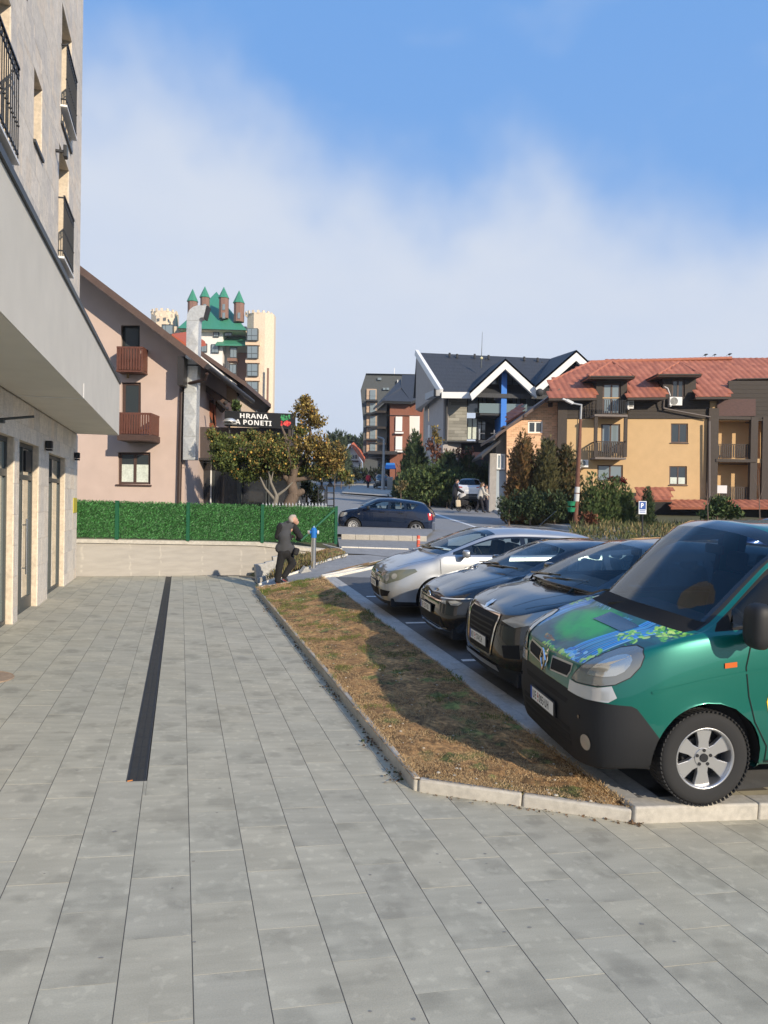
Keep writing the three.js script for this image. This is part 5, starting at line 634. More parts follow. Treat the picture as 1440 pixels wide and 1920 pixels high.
{ // tall dark apartment block far behind
  const d = 120, t = thing('dark_tower', 'tall charcoal apartment block with a column of balconies, furthest left of the hotels', 'building', at(720, 900, d).setY(6)); const dk = std('charcoal_sheet', [0.075, 0.085, 0.092], 0.7, { map: woodVTex });
  part('wall', [wall([[680, 900], [800, 900], [800, 705], [686, 701], [676, 732], [681, 790]], d, 14)], dk, t); part('roof_edge', [bx(686, 700, 800, 702.5, d - 0.4, 1)], M.charcoal, t);
  const cr = std('cream_reveal', [0.5, 0.36, 0.26], 0.9); for (let k = 0; k < 5; k++) { const v = 729 + k * 24.5; const b = part('balcony', [bx(686, v + 20, 708, v + 23, d - 1.6, 2)], M.charcoal, t); part('reveal', bx(687.5, v, 706, v + 20, d - 0.25, 0.3), cr, b); part('pane', bx(694, v + 2, 704, v + 20, d - 0.45, 0.25), M.glassSky, b); part('rail', [bx(687, v + 13, 707, v + 13.6, d - 1.5, 0.1)], M.charcoal, b); }
  for (const [a, b, c, e] of [[708, 708, 715, 712.5], [718, 727, 723, 731], [724.5, 727, 729.5, 731]]) part('skylight', bx(a, b, c, e, d - 0.3, 0.4), M.glassSky, t); part('roof_vent', [bx(739, 690, 740, 702, d + 1, 0.3), bx(745, 712, 746.5, 722, d - 0.5, 0.3)], M.fascia, t);
}
{ // white chalet with red roof at the end of the road
  const d = 116, t = thing('white_chalet', 'small white house with a steep orange-red roof at the end of the road', 'house', at(665, 880, d).setY(7.5)); const wh = std('chalet_white', [0.85, 0.85, 0.84], 0.9);
  part('wall', wall([[650, 880], [676, 880], [676, 862], [662, 836], [650, 848]], d, 9), wh, t); part('roof', [plate([at(659, 832, d - 1), at(683, 866, d - 1), at(686, 850, d + 8), at(664, 828, d + 8)], new THREE.Vector3(0, -0.3, 0)), plate([at(659, 832, d - 1), at(644, 850, d - 1), at(650, 848, d + 8), at(664, 828, d + 8)], new THREE.Vector3(0, -0.3, 0))], std('orange_roof', [0.62, 0.16, 0.08], 0.8), t);
  for (const [a, b, c, e] of [[659, 853, 663, 860], [665, 853, 669, 860]]) { const w = part('window', bx(a, b, c, e, d - 0.15, 0.2), M.glassDark, t); part('frame', bx((a + c) / 2 - 0.3, b, (a + c) / 2 + 0.3, e, d - 0.2, 0.06), wh, w); } part('balcony', bx(655, 863, 672, 866, d - 1, 1.2), M.brown, t);
}
// ================= vehicles =================
// own axes of a vehicle: x forward (0 at the bumper tip), y up, z to its right
M.tyre = std('tyre_rubber', [0.022, 0.022, 0.023], 0.85, { bumpMap: grainBump, bumpScale: 0.001 }); M.trim = std('black_plastic', [0.016, 0.017, 0.019], 0.6); M.grille = std('black_grille', [0.008, 0.008, 0.009], 0.85); M.gloss = phys('gloss_black', [0.01, 0.01, 0.011], 0.15, { clearcoat: 1 }); M.chrome = std('chrome', [0.8, 0.8, 0.8], 0.12, { metalness: 1 }); M.alloy = std('alloy', [0.56, 0.56, 0.57], 0.32, { metalness: 0.85 }); M.inside = std('dark_upholstery', [0.02, 0.021, 0.024], 0.9);
M.carGlass = phys('car_glass', [0.88, 0.96, 0.94], 0.02, { transmission: 1, thickness: 0, ior: 1.5 }); M.carGlassDark = phys('tinted_car_glass', [0.34, 0.42, 0.46], 0.02, { transmission: 1, thickness: 0, ior: 1.55 });
M.lens = phys('lamp_lens', [0.42, 0.42, 0.40], 0.16, { metalness: 0.5, clearcoat: 1, clearcoatRoughness: 0.03 }); M.red = phys('red_lens', [0.45, 0.01, 0.015], 0.15, { clearcoat: 1 }); M.amber = phys('amber_lens', [0.62, 0.13, 0.02], 0.2, { clearcoat: 1 }); M.seam = std('panel_gap', [0.006, 0.006, 0.007], 0.9);
const paint = (n, c, metal = 0.35, rough = 0.3) => phys(n, c, rough, { metalness: metal, clearcoat: 1, clearcoatRoughness: 0.03 });
function rowsOf(c) {
  const [x0, x1, x2] = c.x, [yb, yc, yl, yr, yt] = c.y, [wb, wm, wl, wr] = c.w, dx = c.dx || 0; const q4 = c.t === 'f' ? lerp(x1, x2, 0.5) : x1, X = [x0, x0, x1, c.t === 'f' ? lerp(x1, x2, 0.15) : x1, q4], Y = [yb, yb, yc, lerp(yc, yl, 0.72), yl], Z = [Math.max(0, wb - 0.12), wb, wm, lerp(wm, wl, 0.45), wl];
  if (c.t === 'f') for (let k = 0; k < 5; k++) { X.push(lerp(q4, x2, (k + 0.6) / 4.6)); Y.push(lerp(yl, yt, [0.25, 0.6, 0.82, 0.95, 1][k])); Z.push(wl * [0.955, 0.74, 0.5, 0.25, 0][k]); }
  else if (c.t === 'c') { X.push(x1, x1 - 0.02, x1 + 0.04 * Math.sign(dx || 1), x1 + dx * 0.75, x1 + dx); Y.push(yl + 0.025, yl + 0.032, yl + 0.03, lerp(yl + 0.03, yt, 0.8), yt); Z.push(wl - 0.03, wl - 0.05, wl - 0.11, wl * 0.55, 0); }
  else { X.push(x1, lerp(x1, x2, 0.9), x2, x2 + dx * 0.7, x2 + dx); Y.push(yl + 0.03, yr - 0.05, yr, lerp(yr, yt, 0.8), yt); Z.push(wl - 0.03, lerp(wl - 0.03, wr, 0.86), wr, wr * 0.58, 0); }
  return X.map((x, j) => [x, Y[j], Z[j]]);
}
function pchip(v, n) { const m = v.length, d = [], g = []; for (let i = 0; i < m - 1; i++) d.push(v[i + 1] - v[i]); for (let i = 0; i < m; i++) g.push(i === 0 ? d[0] : i === m - 1 ? d[m - 2] : d[i - 1] * d[i] <= 0 ? 0 : 2 * d[i - 1] * d[i] / (d[i - 1] + d[i])); const o = []; for (let i = 0; i < m - 1; i++) for (let k = 0; k < n; k++) { const t = k / n, a = t * t, b = a * t; o.push((2 * b - 3 * a + 1) * v[i] + (b - 2 * a + t) * g[i] + (-2 * b + 3 * a) * v[i + 1] + (b - a) * g[i + 1]); } o.push(v[m - 1]); return o; }
function vehicle(name, label, group, pos, heading, cols, o) {
  const t = thing(name, label, o.cat || 'car', pos, { turn: Math.PI / 2 - heading, local: true, group }); t.rotation.set(o.roll || 0, Math.PI / 2 - heading, o.pitch || 0, 'YXZ');
  const n = 6, L = cols.map(rowsOf), nj = 10; let G = []; for (let j = 0; j < nj; j++) G.push([0, 1, 2].map(k => pchip(L.map(r => r[j][k]), n))); const NI = G[0][0].length; const P = []; for (let i = 0; i < NI; i++) { const c = [0, 1, 2].map(k => pchip(G.map(g => g[k][i]), n)); P.push(c[0].map((_, j) => new THREE.Vector3(c[0][j], c[1][j], Math.max(0, c[2][j])))); } const NJ = P[0].length;
  // wheel arches
  const snap = P.map(r => r.map(() => false)); for (const w of o.wheels) for (let i = 0; i < NI; i++) for (let j = 0; j < NJ; j++) { const p = P[i][j]; if (p.z < o.half * 0.55 || j > 4 * n) continue; const dx = p.x - w.x, dy = p.y - w.r, q = Math.hypot(dx, dy); if (q < w.ra) { const a = Math.atan2(dy < -0.2 ? dy * 0.2 : dy, dx); p.x = w.x + Math.cos(a) * w.ra; p.y = w.r + Math.sin(a) * w.ra; snap[i][j] = true; } }
  const nrm = P.map(r => r.map(() => new THREE.Vector3())); const A = new THREE.Vector3(), B = new THREE.Vector3();
  const tri = []; for (let i = 0; i < NI - 1; i++) for (let j = 0; j < NJ - 1; j++) for (const T of [[[i, j], [i, j + 1], [i + 1, j]], [[i + 1, j], [i, j + 1], [i + 1, j + 1]]]) { if (T.every(([a, b]) => snap[a][b])) continue; const [p, q, r] = T.map(([a, b]) => P[a][b]); A.subVectors(q, p); B.subVectors(r, p); A.cross(B); if (A.lengthSq() < 1e-14) continue; T.forEach(([a, b]) => nrm[a][b].add(A)); tri.push([T, (i + 0.5) / n, (j + 0.5) / n]); }
  for (let i = 0; i < NI; i++) nrm[i][NJ - 1].z = 0; nrm.forEach(r => r.forEach(v => v.normalize()));
  const groups = new Map(), all = []; const put = (key, T) => { if (!groups.has(key)) groups.set(key, []); groups.get(key).push(T); };
  const split = (T, f) => { const d = T.map(v => f(v[0])), pos = [], neg = []; for (let k = 0; k < 3; k++) { const a = T[k], b = T[(k + 1) % 3], da = d[k], db = d[(k + 1) % 3]; (da >= 0 ? pos : neg).push(a); if ((da >= 0) !== (db >= 0)) { const q = da / (da - db), m = [a[0].clone().lerp(b[0], q), a[1].clone().lerp(b[1], q).normalize()]; pos.push(m); neg.push(m); } } const fan = l => l.length < 3 ? [] : l.length === 3 ? [l] : [[l[0], l[1], l[2]], [l[0], l[2], l[3]]]; return [fan(pos), fan(neg)]; };
  for (const [T, ci, cj] of tri) { let key = 'body'; for (const r of o.regions) if (ci > r[1] && ci < r[2] && cj > r[3] && cj < r[4]) { key = r[0]; break; } const V = T.map(([a, b]) => [P[a][b], nrm[a][b]]); all.push(V.map(v => v[0])); all.push(V.map(v => new THREE.Vector3(v[0].x, v[0].y, -v[0].z))); let rest = [V]; if (key === 'body') for (const [ck, f] of o.cuts || []) { const nx = []; for (const q of rest) { const [i2, o2] = split(q, f); i2.forEach(x => put(ck, x)); nx.push(...o2); } rest = nx; } rest.forEach(q => put(key, q)); }
  const toGeo = (list, sides) => { const p = [], nn = [], uv = []; for (const s of sides) for (const T of list) for (const k of s > 0 ? [0, 1, 2] : [0, 2, 1]) { const [q, m] = T[k]; p.push(q.x, q.y, q.z * s); nn.push(m.x, m.y, m.z * s); uv.push(o.uvTop ? (-q.z * s + 0.9) / 1.8 : q.x, o.uvTop ? -q.x / 0.86 : q.y); } const g = new THREE.BufferGeometry(); g.setAttribute('position', new THREE.Float32BufferAttribute(p, 3)); g.setAttribute('normal', new THREE.Float32BufferAttribute(nn, 3)); g.setAttribute('uv', new THREE.Float32BufferAttribute(uv, 2)); return g; };
  const P2 = (nm, gs, m, parent = t, x = {}) => part(nm, gs, m, parent, { raw: true, ...x });
  const body = P2('body', toGeo(groups.get('body'), [1, -1]), o.paint, t, { uv: true }); groups.delete('body');
  const out = { t, body, P2 };
  for (const [k, list] of groups) { const [nm, mk] = k.split(':'), m = o.mats && o.mats[mk] || M[mk]; if (nm === 'side_window' || nm === 'a_pillar_trim') { P2(nm, toGeo(list, [1]), m, t, { uv: true }); P2(nm, toGeo(list, [-1]), m, t, { uv: true }); } else out[nm] = P2(nm, toGeo(list, [1, -1]), m, t, { uv: true }); }
  // sheets laid on the body: outline given as seen from azimuth al (0 front, 90 left side), [to the viewer's right, up]
  const cast = (V, Rt, U, h, y) => { let best = -1e9; for (const [a, b, c] of all) { const ha = a.dot(Rt) - h, hb = b.dot(Rt) - h, hc = c.dot(Rt) - h; if ((ha > 0 && hb > 0 && hc > 0) || (ha < 0 && hb < 0 && hc < 0)) continue; const ya = a.dot(U) - y, yb = b.dot(U) - y, yc = c.dot(U) - y; if ((ya > 0 && yb > 0 && yc > 0) || (ya < 0 && yb < 0 && yc < 0)) continue; const d = (hb - ha) * (yc - ya) - (hc - ha) * (yb - ya); if (Math.abs(d) < 1e-12) continue; const u = (hb * yc - hc * yb) / d, v = (hc * ya - ha * yc) / d, w = 1 - u - v; if (u < -1e-6 || v < -1e-6 || w < -1e-6) continue; const q = u * a.dot(V) + v * b.dot(V) + w * c.dot(V); if (q > best) best = q; } return best; };
  const frame = al => { if (al === 'top') return [new THREE.Vector3(0, 1, 0), new THREE.Vector3(0, 0, -1), new THREE.Vector3(1, 0, 0)]; const V = new THREE.Vector3(Math.cos(al), 0, -Math.sin(al)); return [V, new THREE.Vector3(-Math.sin(al), 0, -Math.cos(al)), new THREE.Vector3(0, 1, 0)]; };
  out.patch = (al, poly, off = 0.006, lvl = 3) => { const [V, Rt, U] = frame(al === 'top' ? al : R(al)); const s = poly.map(p => new THREE.Vector2(p[0], p[1])); if (THREE.ShapeUtils.isClockWise(s)) s.reverse(); let T = THREE.ShapeUtils.triangulateShape(s, []).map(f => f.map(i => s[i])); for (let k = 0; k < lvl; k++) T = T.flatMap(([a, b, c]) => { if (a.distanceTo(b) + b.distanceTo(c) < 0.03) return [[a, b, c]]; const m = a.clone().add(b).multiplyScalar(0.5), q = b.clone().add(c).multiplyScalar(0.5), r = c.clone().add(a).multiplyScalar(0.5); return [[a, m, r], [m, b, q], [r, q, c], [m, q, r]]; }); const cache = new Map(); const pt = q => { const k = q.x.toFixed(5) + ',' + q.y.toFixed(5); if (!cache.has(k)) { let z = cast(V, Rt, U, q.x, q.y); if (z < -1e8) z = NaN; cache.set(k, z); } const z = cache.get(k); return new THREE.Vector3().addScaledVector(U, q.y).addScaledVector(Rt, q.x).addScaledVector(V, z + off); }; const F = T.map(f => f.map(pt)).filter(f => f.every(p => !isNaN(p.x))); const g = faces(F); const m = mergeVertices((g.deleteAttribute('normal'), g), 1e-4); m.computeVertexNormals(); return m.toNonIndexed(); };
  const mirror = g => { const q = g.clone(); q.scale(1, 1, -1); const p = q.attributes.position.array, nn = q.attributes.normal.array; for (const a of [p, nn]) for (let i = 0; i < a.length; i += 9) for (let k = 0; k < 3; k++) { const w = a[i + 3 + k]; a[i + 3 + k] = a[i + 6 + k]; a[i + 6 + k] = w; } return q; };
  out.mirror = mirror; out.both = (nm, g, m, parent) => [P2(nm, g, m, parent), P2(nm, mirror(g), m, parent)];
  out.line = (al, pts, w = 0.007, off = 0.004) => { const q = []; for (let i = 0; i < pts.length - 1; i++) { const [a, b] = [pts[i], pts[i + 1]], d = Math.hypot(b[0] - a[0], b[1] - a[1]) || 1, nx = -(b[1] - a[1]) / d * w / 2, ny = (b[0] - a[0]) / d * w / 2; q.push(out.patch(al, [[a[0] + nx, a[1] + ny], [b[0] + nx, b[1] + ny], [b[0] - nx, b[1] - ny], [a[0] - nx, a[1] - ny]], off, 3)); } return merge(q); };
  // wheels and wells
  for (const w of o.wheels) for (const s of [-1, 1]) { const g = makeWheel(w); const wh = P2('wheel', g.tyre.map(x => x.scale(1, 1, 1).translate(0, 0, 0)).map(x => place(x, w, s)), M.tyre); P2('rim', g.rim.map(x => place(x, w, s)), w.rimMat || M.alloy, wh); P2('brake_disc', g.dark.map(x => place(x, w, s)), M.inside, wh); }
  const wells = []; for (const w of o.wheels) for (const s of [-1, 1]) { wells.push(new THREE.CylinderGeometry(w.ra + 0.004, w.ra + 0.004, 0.32, 28, 1, true, Math.PI / 2 - 0.12, Math.PI + 0.24).rotateX(Math.PI / 2).translate(w.x, w.r, s * (o.half - 0.2)), new THREE.CircleGeometry(w.ra, 28, -0.15, Math.PI + 0.3).rotateY(s > 0 ? 0 : Math.PI).translate(w.x, w.r, s * (o.half - 0.36))); }
  P2('wheel_well', wells, std('wheel_well', [0.008, 0.008, 0.009], 0.95, { side: THREE.DoubleSide }));
  return out;
}
const place = (g, w, s) => { const q = g.clone(); if (s < 0) q.rotateY(Math.PI); return q.translate(w.x, w.r, s * (w.z)); };   // wheels are modelled with the outer face towards +z
function makeWheel(w) {
  const r = w.r, W = w.wd || 0.2, rr = w.rim; const pr = [[rr, -W * 0.46], [rr + 0.012, -W / 2], [lerp(rr, r, 0.55), -W * 0.52], [r - 0.022, -W * 0.47], [r - 0.004, -W * 0.38], [r, -W * 0.2], [r, W * 0.2], [r - 0.004, W * 0.38], [r - 0.022, W * 0.47], [lerp(rr, r, 0.55), W * 0.52], [rr + 0.012, W / 2], [rr, W * 0.46]].map(p => new THREE.Vector2(p[0], p[1]));
  const tyre = [new THREE.LatheGeometry(pr, 56).rotateX(Math.PI / 2)]; if (w.lugs) for (let i = 0; i < 64; i++) for (const k of [-1, 1, 0]) { const a = (i + (k ? 0 : 0.5)) / 64 * 6.2832; tyre.push(cbox(0.021, 0.009, k ? W * 0.3 : W * 0.28, [0, r - (k ? 0.0035 : 0.001), k * W * 0.34], [0, k * 0.35, 0]).rotateZ(a)); }
  const rim = [], dark = []; rim.push(new THREE.LatheGeometry([[rr + 0.004, W * 0.40], [rr + 0.006, W * 0.47], [rr - 0.006, W * 0.475], [rr - 0.016, W * 0.42], [rr - 0.022, W * 0.1], [rr - 0.03, -W * 0.3]].map(p => new THREE.Vector2(p[0], p[1])), 48).rotateX(Math.PI / 2));
  const zf = W * 0.36; dark.push(new THREE.CircleGeometry(rr - 0.02, 40).translate(0, 0, W * 0.02)); dark.push(new THREE.CylinderGeometry(rr * 0.62, rr * 0.62, 0.02, 30).rotateX(Math.PI / 2).translate(0, 0, W * 0.1));
  if (w.spokes) { const n = w.spokes; for (let i = 0; i < n; i++) { const s = new THREE.Shape(); const h = w.sw || 0.03; s.moveTo(rr * 0.18, -h * 0.95); s.lineTo(rr * 0.5, -h * 0.8); s.lineTo(rr - 0.012, -h * 1.35); s.lineTo(rr - 0.006, 0); s.lineTo(rr - 0.012, h * 1.35); s.lineTo(rr * 0.5, h * 0.8); s.lineTo(rr * 0.18, h * 0.95); rim.push(new THREE.ExtrudeGeometry(s, { depth: 0.022, bevelEnabled: true, bevelSize: 0.004, bevelThickness: 0.006, bevelSegments: 2 }).translate(0, 0, zf - 0.03).rotateZ(i / n * 6.2832 + 0.52)); }
    rim.push(new THREE.CylinderGeometry(rr * 0.30, rr * 0.36, 0.04, 28).rotateX(Math.PI / 2).translate(0, 0, zf - 0.015)); dark.push(new THREE.CylinderGeometry(rr * 0.14, rr * 0.14, 0.012, 20).rotateX(Math.PI / 2).translate(0, 0, zf + 0.006)); for (let i = 0; i < 5; i++) { const a = i / 5 * 6.2832 + 0.3; dark.push(new THREE.CylinderGeometry(0.012, 0.012, 0.01, 10).rotateX(Math.PI / 2).translate(Math.cos(a) * rr * 0.245, Math.sin(a) * rr * 0.245, zf + 0.004)); } }
  else { rim.push(new THREE.LatheGeometry([[0.0, zf - 0.02], [rr * 0.3, zf - 0.02], [rr * 0.36, zf - 0.045], [rr * 0.55, zf - 0.02], [rr * 0.72, zf - 0.015], [rr * 0.97, zf - 0.03]].map(p => new THREE.Vector2(p[0], p[1])), 40).rotateX(Math.PI / 2)); for (let i = 0; i < 12; i++) { const a = i / 12 * 6.2832; dark.push(new THREE.CylinderGeometry(0.013, 0.013, 0.02, 8).rotateX(Math.PI / 2).translate(Math.cos(a) * rr * 0.78, Math.sin(a) * rr * 0.78, zf - 0.015)); } dark.push(new THREE.TorusGeometry(rr * 0.36, 0.012, 6, 24).translate(0, 0, zf - 0.03)); }
  return { tyre, rim, dark };
}
const plateTex = (txt) => { const cv = document.createElement('canvas'); cv.width = 520; cv.height = 112; const c = cv.getContext('2d'); c.fillStyle = '#e9e9e4'; c.fillRect(0, 0, 520, 112); c.fillStyle = '#1f4fb0'; c.fillRect(0, 0, 44, 112); c.strokeStyle = '#222'; c.lineWidth = 5; c.strokeRect(3, 3, 514, 106); c.fillStyle = '#141414'; c.font = 'bold 92px sans-serif'; c.textAlign = 'left'; c.save(); c.translate(54, 90); c.scale(0.72, 1); c.fillText(txt[0], 0, 0); c.restore(); c.fillStyle = '#b02a2a'; c.fillRect(164, 24, 26, 40); c.fillStyle = '#e9e9e4'; c.fillRect(170, 30, 14, 16); c.fillStyle = '#a33'; c.font = 'bold 26px sans-serif'; c.fillText(txt[0], 160, 96); c.fillStyle = '#141414'; c.font = 'bold 92px sans-serif'; c.save(); c.translate(202, 90); c.scale(0.70, 1); c.fillText(txt[1], 0, 0); c.restore(); const t = new THREE.CanvasTexture(cv); t.colorSpace = THREE.SRGBColorSpace; const m = new THREE.MeshStandardMaterial({ map: t, roughness: 0.45 }); m.name = 'number_plate_' + txt.join('').replace(/[^a-z0-9]/gi, ''); return m; };
function numberPlate(v, txt, x, y, tilt = 0, w = 0.52, back = 1) {
  const b = v.P2('number_plate', [rbox(0.012, 0.12, w + 0.02, 0.005, [0, 0, 0]).rotateZ(tilt).translate(x, y, 0)], M.trim); const g = new THREE.PlaneGeometry(w, 0.112).rotateY(Math.PI / 2 * back).translate(0.0085 * back, 0, 0).rotateZ(tilt).translate(x, y, 0); v.P2('plate_face', g, plateTex(txt), b, { uv: true }); return b;
}
const headrestSeat = (x, y, z, s = 1) => [rbox(0.14, 0.6 * s, 0.48, 0.06, [x, y, z], [0, 0, 0.18]), rbox(0.09, 0.19, 0.26, 0.045, [x - 0.09, y + 0.40 * s, z], [0, 0, 0.15])];
function wiper(pts) { const g = []; for (let i = 0; i < pts.length - 1; i++) g.push(bar(pts[i], pts[i + 1], 0.022, 0.016)); return g; }
const mirrorShell = (x, y, z, w, h, d) => { const g = new THREE.SphereGeometry(1, 18, 12); const p = g.attributes.position; for (let i = 0; i < p.count; i++) { let a = p.getX(i), b = p.getY(i), c = p.getZ(i); const q = v => Math.sign(v) * Math.pow(Math.abs(v), 0.6); p.setXYZ(i, (a > 0 ? q(a) : q(a) * 0.35) * d / 2 + x, q(b) * h / 2 + y, q(c) * w / 2 + z); } g.computeVertexNormals(); return g; };
// ---- green van with a painted bonnet ----
{
  const hd = R(-98.3), art = document.createElement('canvas'); art.width = 1024; art.height = 640; const c = art.getContext('2d'), r = rng(12);
  // canvas: x runs from the van's right wing (0) to its left wing (1024), y from the windscreen (0) to the nose (640)
  c.fillStyle = '#1b4a52'; c.fillRect(0, 0, 1024, 640); for (let i = 0; i < 260; i++) { c.fillStyle = ['#1d4f58', '#2f7470', '#21637a', '#388672', '#1a4350'][i % 5]; c.globalAlpha = 0.35; c.beginPath(); c.ellipse(r() * 1024, r() * 640, 30 + 90 * r(), 14 + 30 * r(), -0.6, 0, 7); c.fill(); }
  c.globalAlpha = 0.11; for (let i = 0; i < 260; i++) { const a = r() * 6.28, q = Math.pow(r(), 0.7); c.fillStyle = i % 3 ? '#2fc23c' : '#1f9a36'; c.beginPath(); c.ellipse(470 + Math.cos(a) * q * 215, 350 + Math.sin(a) * q * 160, 60, 46, 0.3, 0, 7); c.fill(); }
  const streaks = (x0, y0, x1, y1, w, n, cols) => { for (let i = 0; i < n; i++) { const k = (i / (n - 1) - 0.5) * w, j = (r() - 0.5) * 14; c.globalAlpha = 0.5 + 0.5 * r(); c.strokeStyle = cols[i % cols.length]; c.lineWidth = 5 + 9 * r(); c.beginPath(); c.moveTo(x0 + k, y0 + j); c.bezierCurveTo(lerp(x0, x1, 0.3) + k, lerp(y0, y1, 0.3), lerp(x0, x1, 0.7) + k * 1.2, lerp(y0, y1, 0.7), x1 + k * 1.5, y1 + j * 2); c.stroke(); } };
  const bl = ['#2ba4f5', '#7fd0ff', '#1c74d6', '#b4e6ff', '#165fb4']; streaks(150, 40, 95, 540, 130, 24, bl); streaks(300, 70, 350, 210, 120, 9, ['#8fb6cf', '#5b93c0', '#b5cfdd']); streaks(830, 160, 730, 600, 130, 24, bl); streaks(640, 210, 600, 300, 60, 6, ['#2f8fd8', '#6bbbe8']);
  for (let i = 0; i < 70; i++) { c.globalAlpha = 0.8; c.fillStyle = bl[i % 5]; c.beginPath(); c.ellipse((i % 2 ? 110 : 700) + (r() - 0.5) * 170, (i % 2 ? 480 : 570) + (r() - 0.5) * 70, 6 + 20 * r(), 4 + 10 * r(), r() * 3, 0, 7); c.fill(); }
  const leaf = (x, y, w, h, n) => { for (let i = 0; i < n; i++) { c.globalAlpha = 0.85; c.fillStyle = ['#93dc4c', '#bdf058', '#63b83e', '#dcf57c', '#3c9444'][i % 5]; c.beginPath(); c.ellipse(x + (r() - 0.5) * w, y + (r() - 0.5) * h, 7 + 14 * r(), 4 + 8 * r(), r() * 3, 0, 7); c.fill(); } }; leaf(90, 40, 200, 90, 90); leaf(230, 60, 150, 26, 26); leaf(930, 120, 200, 230, 170); leaf(60, 160, 90, 240, 50); leaf(830, 320, 130, 120, 36); leaf(560, 610, 320, 46, 60); leaf(660, 90, 160, 60, 30); leaf(860, 520, 120, 120, 40);
  for (let i = 0; i < 24; i++) { c.globalAlpha = 0.9; c.fillStyle = ['#8a5a2c', '#c09040', '#6d4a26'][i % 3]; c.beginPath(); c.ellipse(400 + (r() - 0.5) * 110, 560 + (r() - 0.5) * 24, 12, 6, 0, 0, 7); c.fill(); } c.globalAlpha = 1;
  const at2 = new THREE.CanvasTexture(art); at2.colorSpace = THREE.SRGBColorSpace; const artM = new THREE.MeshPhysicalMaterial({ map: at2, roughness: 0.4, clearcoat: 0.35, clearcoatRoughness: 0.05 }); artM.name = 'painted_bonnet';
  const green = paint('metallic_green', [0.0, 0.14, 0.108], 0.4, 0.33), bumper = std('bumper_plastic', [0.009, 0.010, 0.0125], 0.68, { bumpMap: grainBump, bumpScale: 0.0006 });
  const cols = [
    { t: 'f', x: [-0.05, 0, -0.07], y: [0.21, 0.47, 0.90, 0, 0.93], w: [0, 0, 0, 0] }, { t: 'f', x: [-0.06, -0.015, -0.10], y: [0.21, 0.48, 0.91, 0, 0.95], w: [0.5, 0.53, 0.5, 0] }, { t: 'f', x: [-0.14, -0.12, -0.20], y: [0.24, 0.48, 0.97, 0, 1.02], w: [0.78, 0.83, 0.745, 0] }, { t: 'f', x: [-0.31, -0.32, -0.36], y: [0.27, 0.5, 1.055, 0, 1.10], w: [0.87, 0.925, 0.82, 0] }, { t: 'f', x: [-0.54, -0.54, -0.50], y: [0.26, 0.55, 1.12, 0, 1.16], w: [0.88, 0.955, 0.865, 0] },
    { t: 'c', x: [-0.82, -0.82, -0.78], y: [0.27, 0.6, 1.18, 0, 1.235], w: [0.88, 0.958, 0.885, 0], dx: 0.19 }, { t: 'k', x: [-1.5, -1.5, -1.56], y: [0.27, 0.6, 1.215, 1.82, 1.955], w: [0.88, 0.955, 0.915, 0.735], dx: 0.16 }, { t: 'k', x: [-2.0, -2.0, -2.0], y: [0.27, 0.6, 1.215, 1.84, 1.965], w: [0.88, 0.955, 0.92, 0.755] }, { t: 'k', x: [-2.16, -2.16, -2.16], y: [0.27, 0.6, 1.215, 1.84, 1.965], w: [0.88, 0.955, 0.92, 0.755] }, { t: 'k', x: [-3.2, -3.2, -3.2], y: [0.27, 0.6, 1.215, 1.84, 1.965], w: [0.88, 0.955, 0.92, 0.755] }, { t: 'k', x: [-4.5, -4.5, -4.5], y: [0.27, 0.6, 1.215, 1.82, 1.95], w: [0.88, 0.955, 0.91, 0.745] }, { t: 'k', x: [-4.72, -4.72, -4.66], y: [0.28, 0.6, 1.215, 1.78, 1.9], w: [0.84, 0.91, 0.87, 0.7] }, { t: 'k', x: [-4.78, -4.78, -4.70], y: [0.3, 0.6, 1.215, 1.74, 1.86], w: [0, 0, 0, 0] }];
  const wz = 0.80, wh = { r: 0.335, rim: 0.215, wd: 0.235, ra: 0.405, z: wz, spokes: 6, sw: 0.043, lugs: true };
  const v = vehicle('van', 'green van with a waterfall scene painted on its bonnet, nearest of the parked row', 'vehicles parked nose-in along the planting bed', [1.30, -0.045, -5.96], hd, cols, { cat: 'van', half: 0.95, paint: green, roll: -0.03, uvTop: true, mats: { art: artM, bumper }, wheels: [{ ...wh, x: -0.84 }, { ...wh, x: -3.93 }], cuts: [['bumper:bumper', p => p.x < -0.62 ? -1 : Math.min(0.712, 0.712 + (p.x + 0.31) * 1.3) - p.y]], regions: [['bonnet:art', -1, 4.84, 5.0, 10], ['scuttle:grille', 4.84, 5.17, 6.9, 10], ['windscreen:carGlassDark', 5.17, 5.86, 7.17, 10], ['windscreen_border:gloss', 5.0, 6.0, 7.0, 10], ['a_pillar_trim:trim', 5.0, 6.0, 6.67, 7.0], ['side_window:carGlassDark', 5.34, 6.84, 5.17, 5.84], ['window_seal:grille', 5.17, 7.0, 5.0, 6.0], ['side_window:carGlassDark', 8.2, 8.95, 5.17, 5.99], ['window_seal:gloss', 8.0, 9.0, 5.0, 6.17]] });
  const { P2, patch, both, line } = v;
  // nose: grille slots, badge, lamps, fog lamps
  const gs = (h0, h1, y0, y1) => [[h0, y0 + 0.01], [h0 + 0.03, y0], [h1, y0 + 0.012], [h1, y1], [h0 + 0.015, y1 - 0.02]]; const slot = patch(0, [[0.10, 0.775], [0.40, 0.80], [0.435, 0.845], [0.43, 0.885], [0.10, 0.865]], 0.004), ring = patch(0, [[0.085, 0.762], [0.41, 0.788], [0.45, 0.845], [0.445, 0.9], [0.085, 0.879]], 0.002); both('grille_surround', ring, M.alloy); both('grille', slot, M.grille);
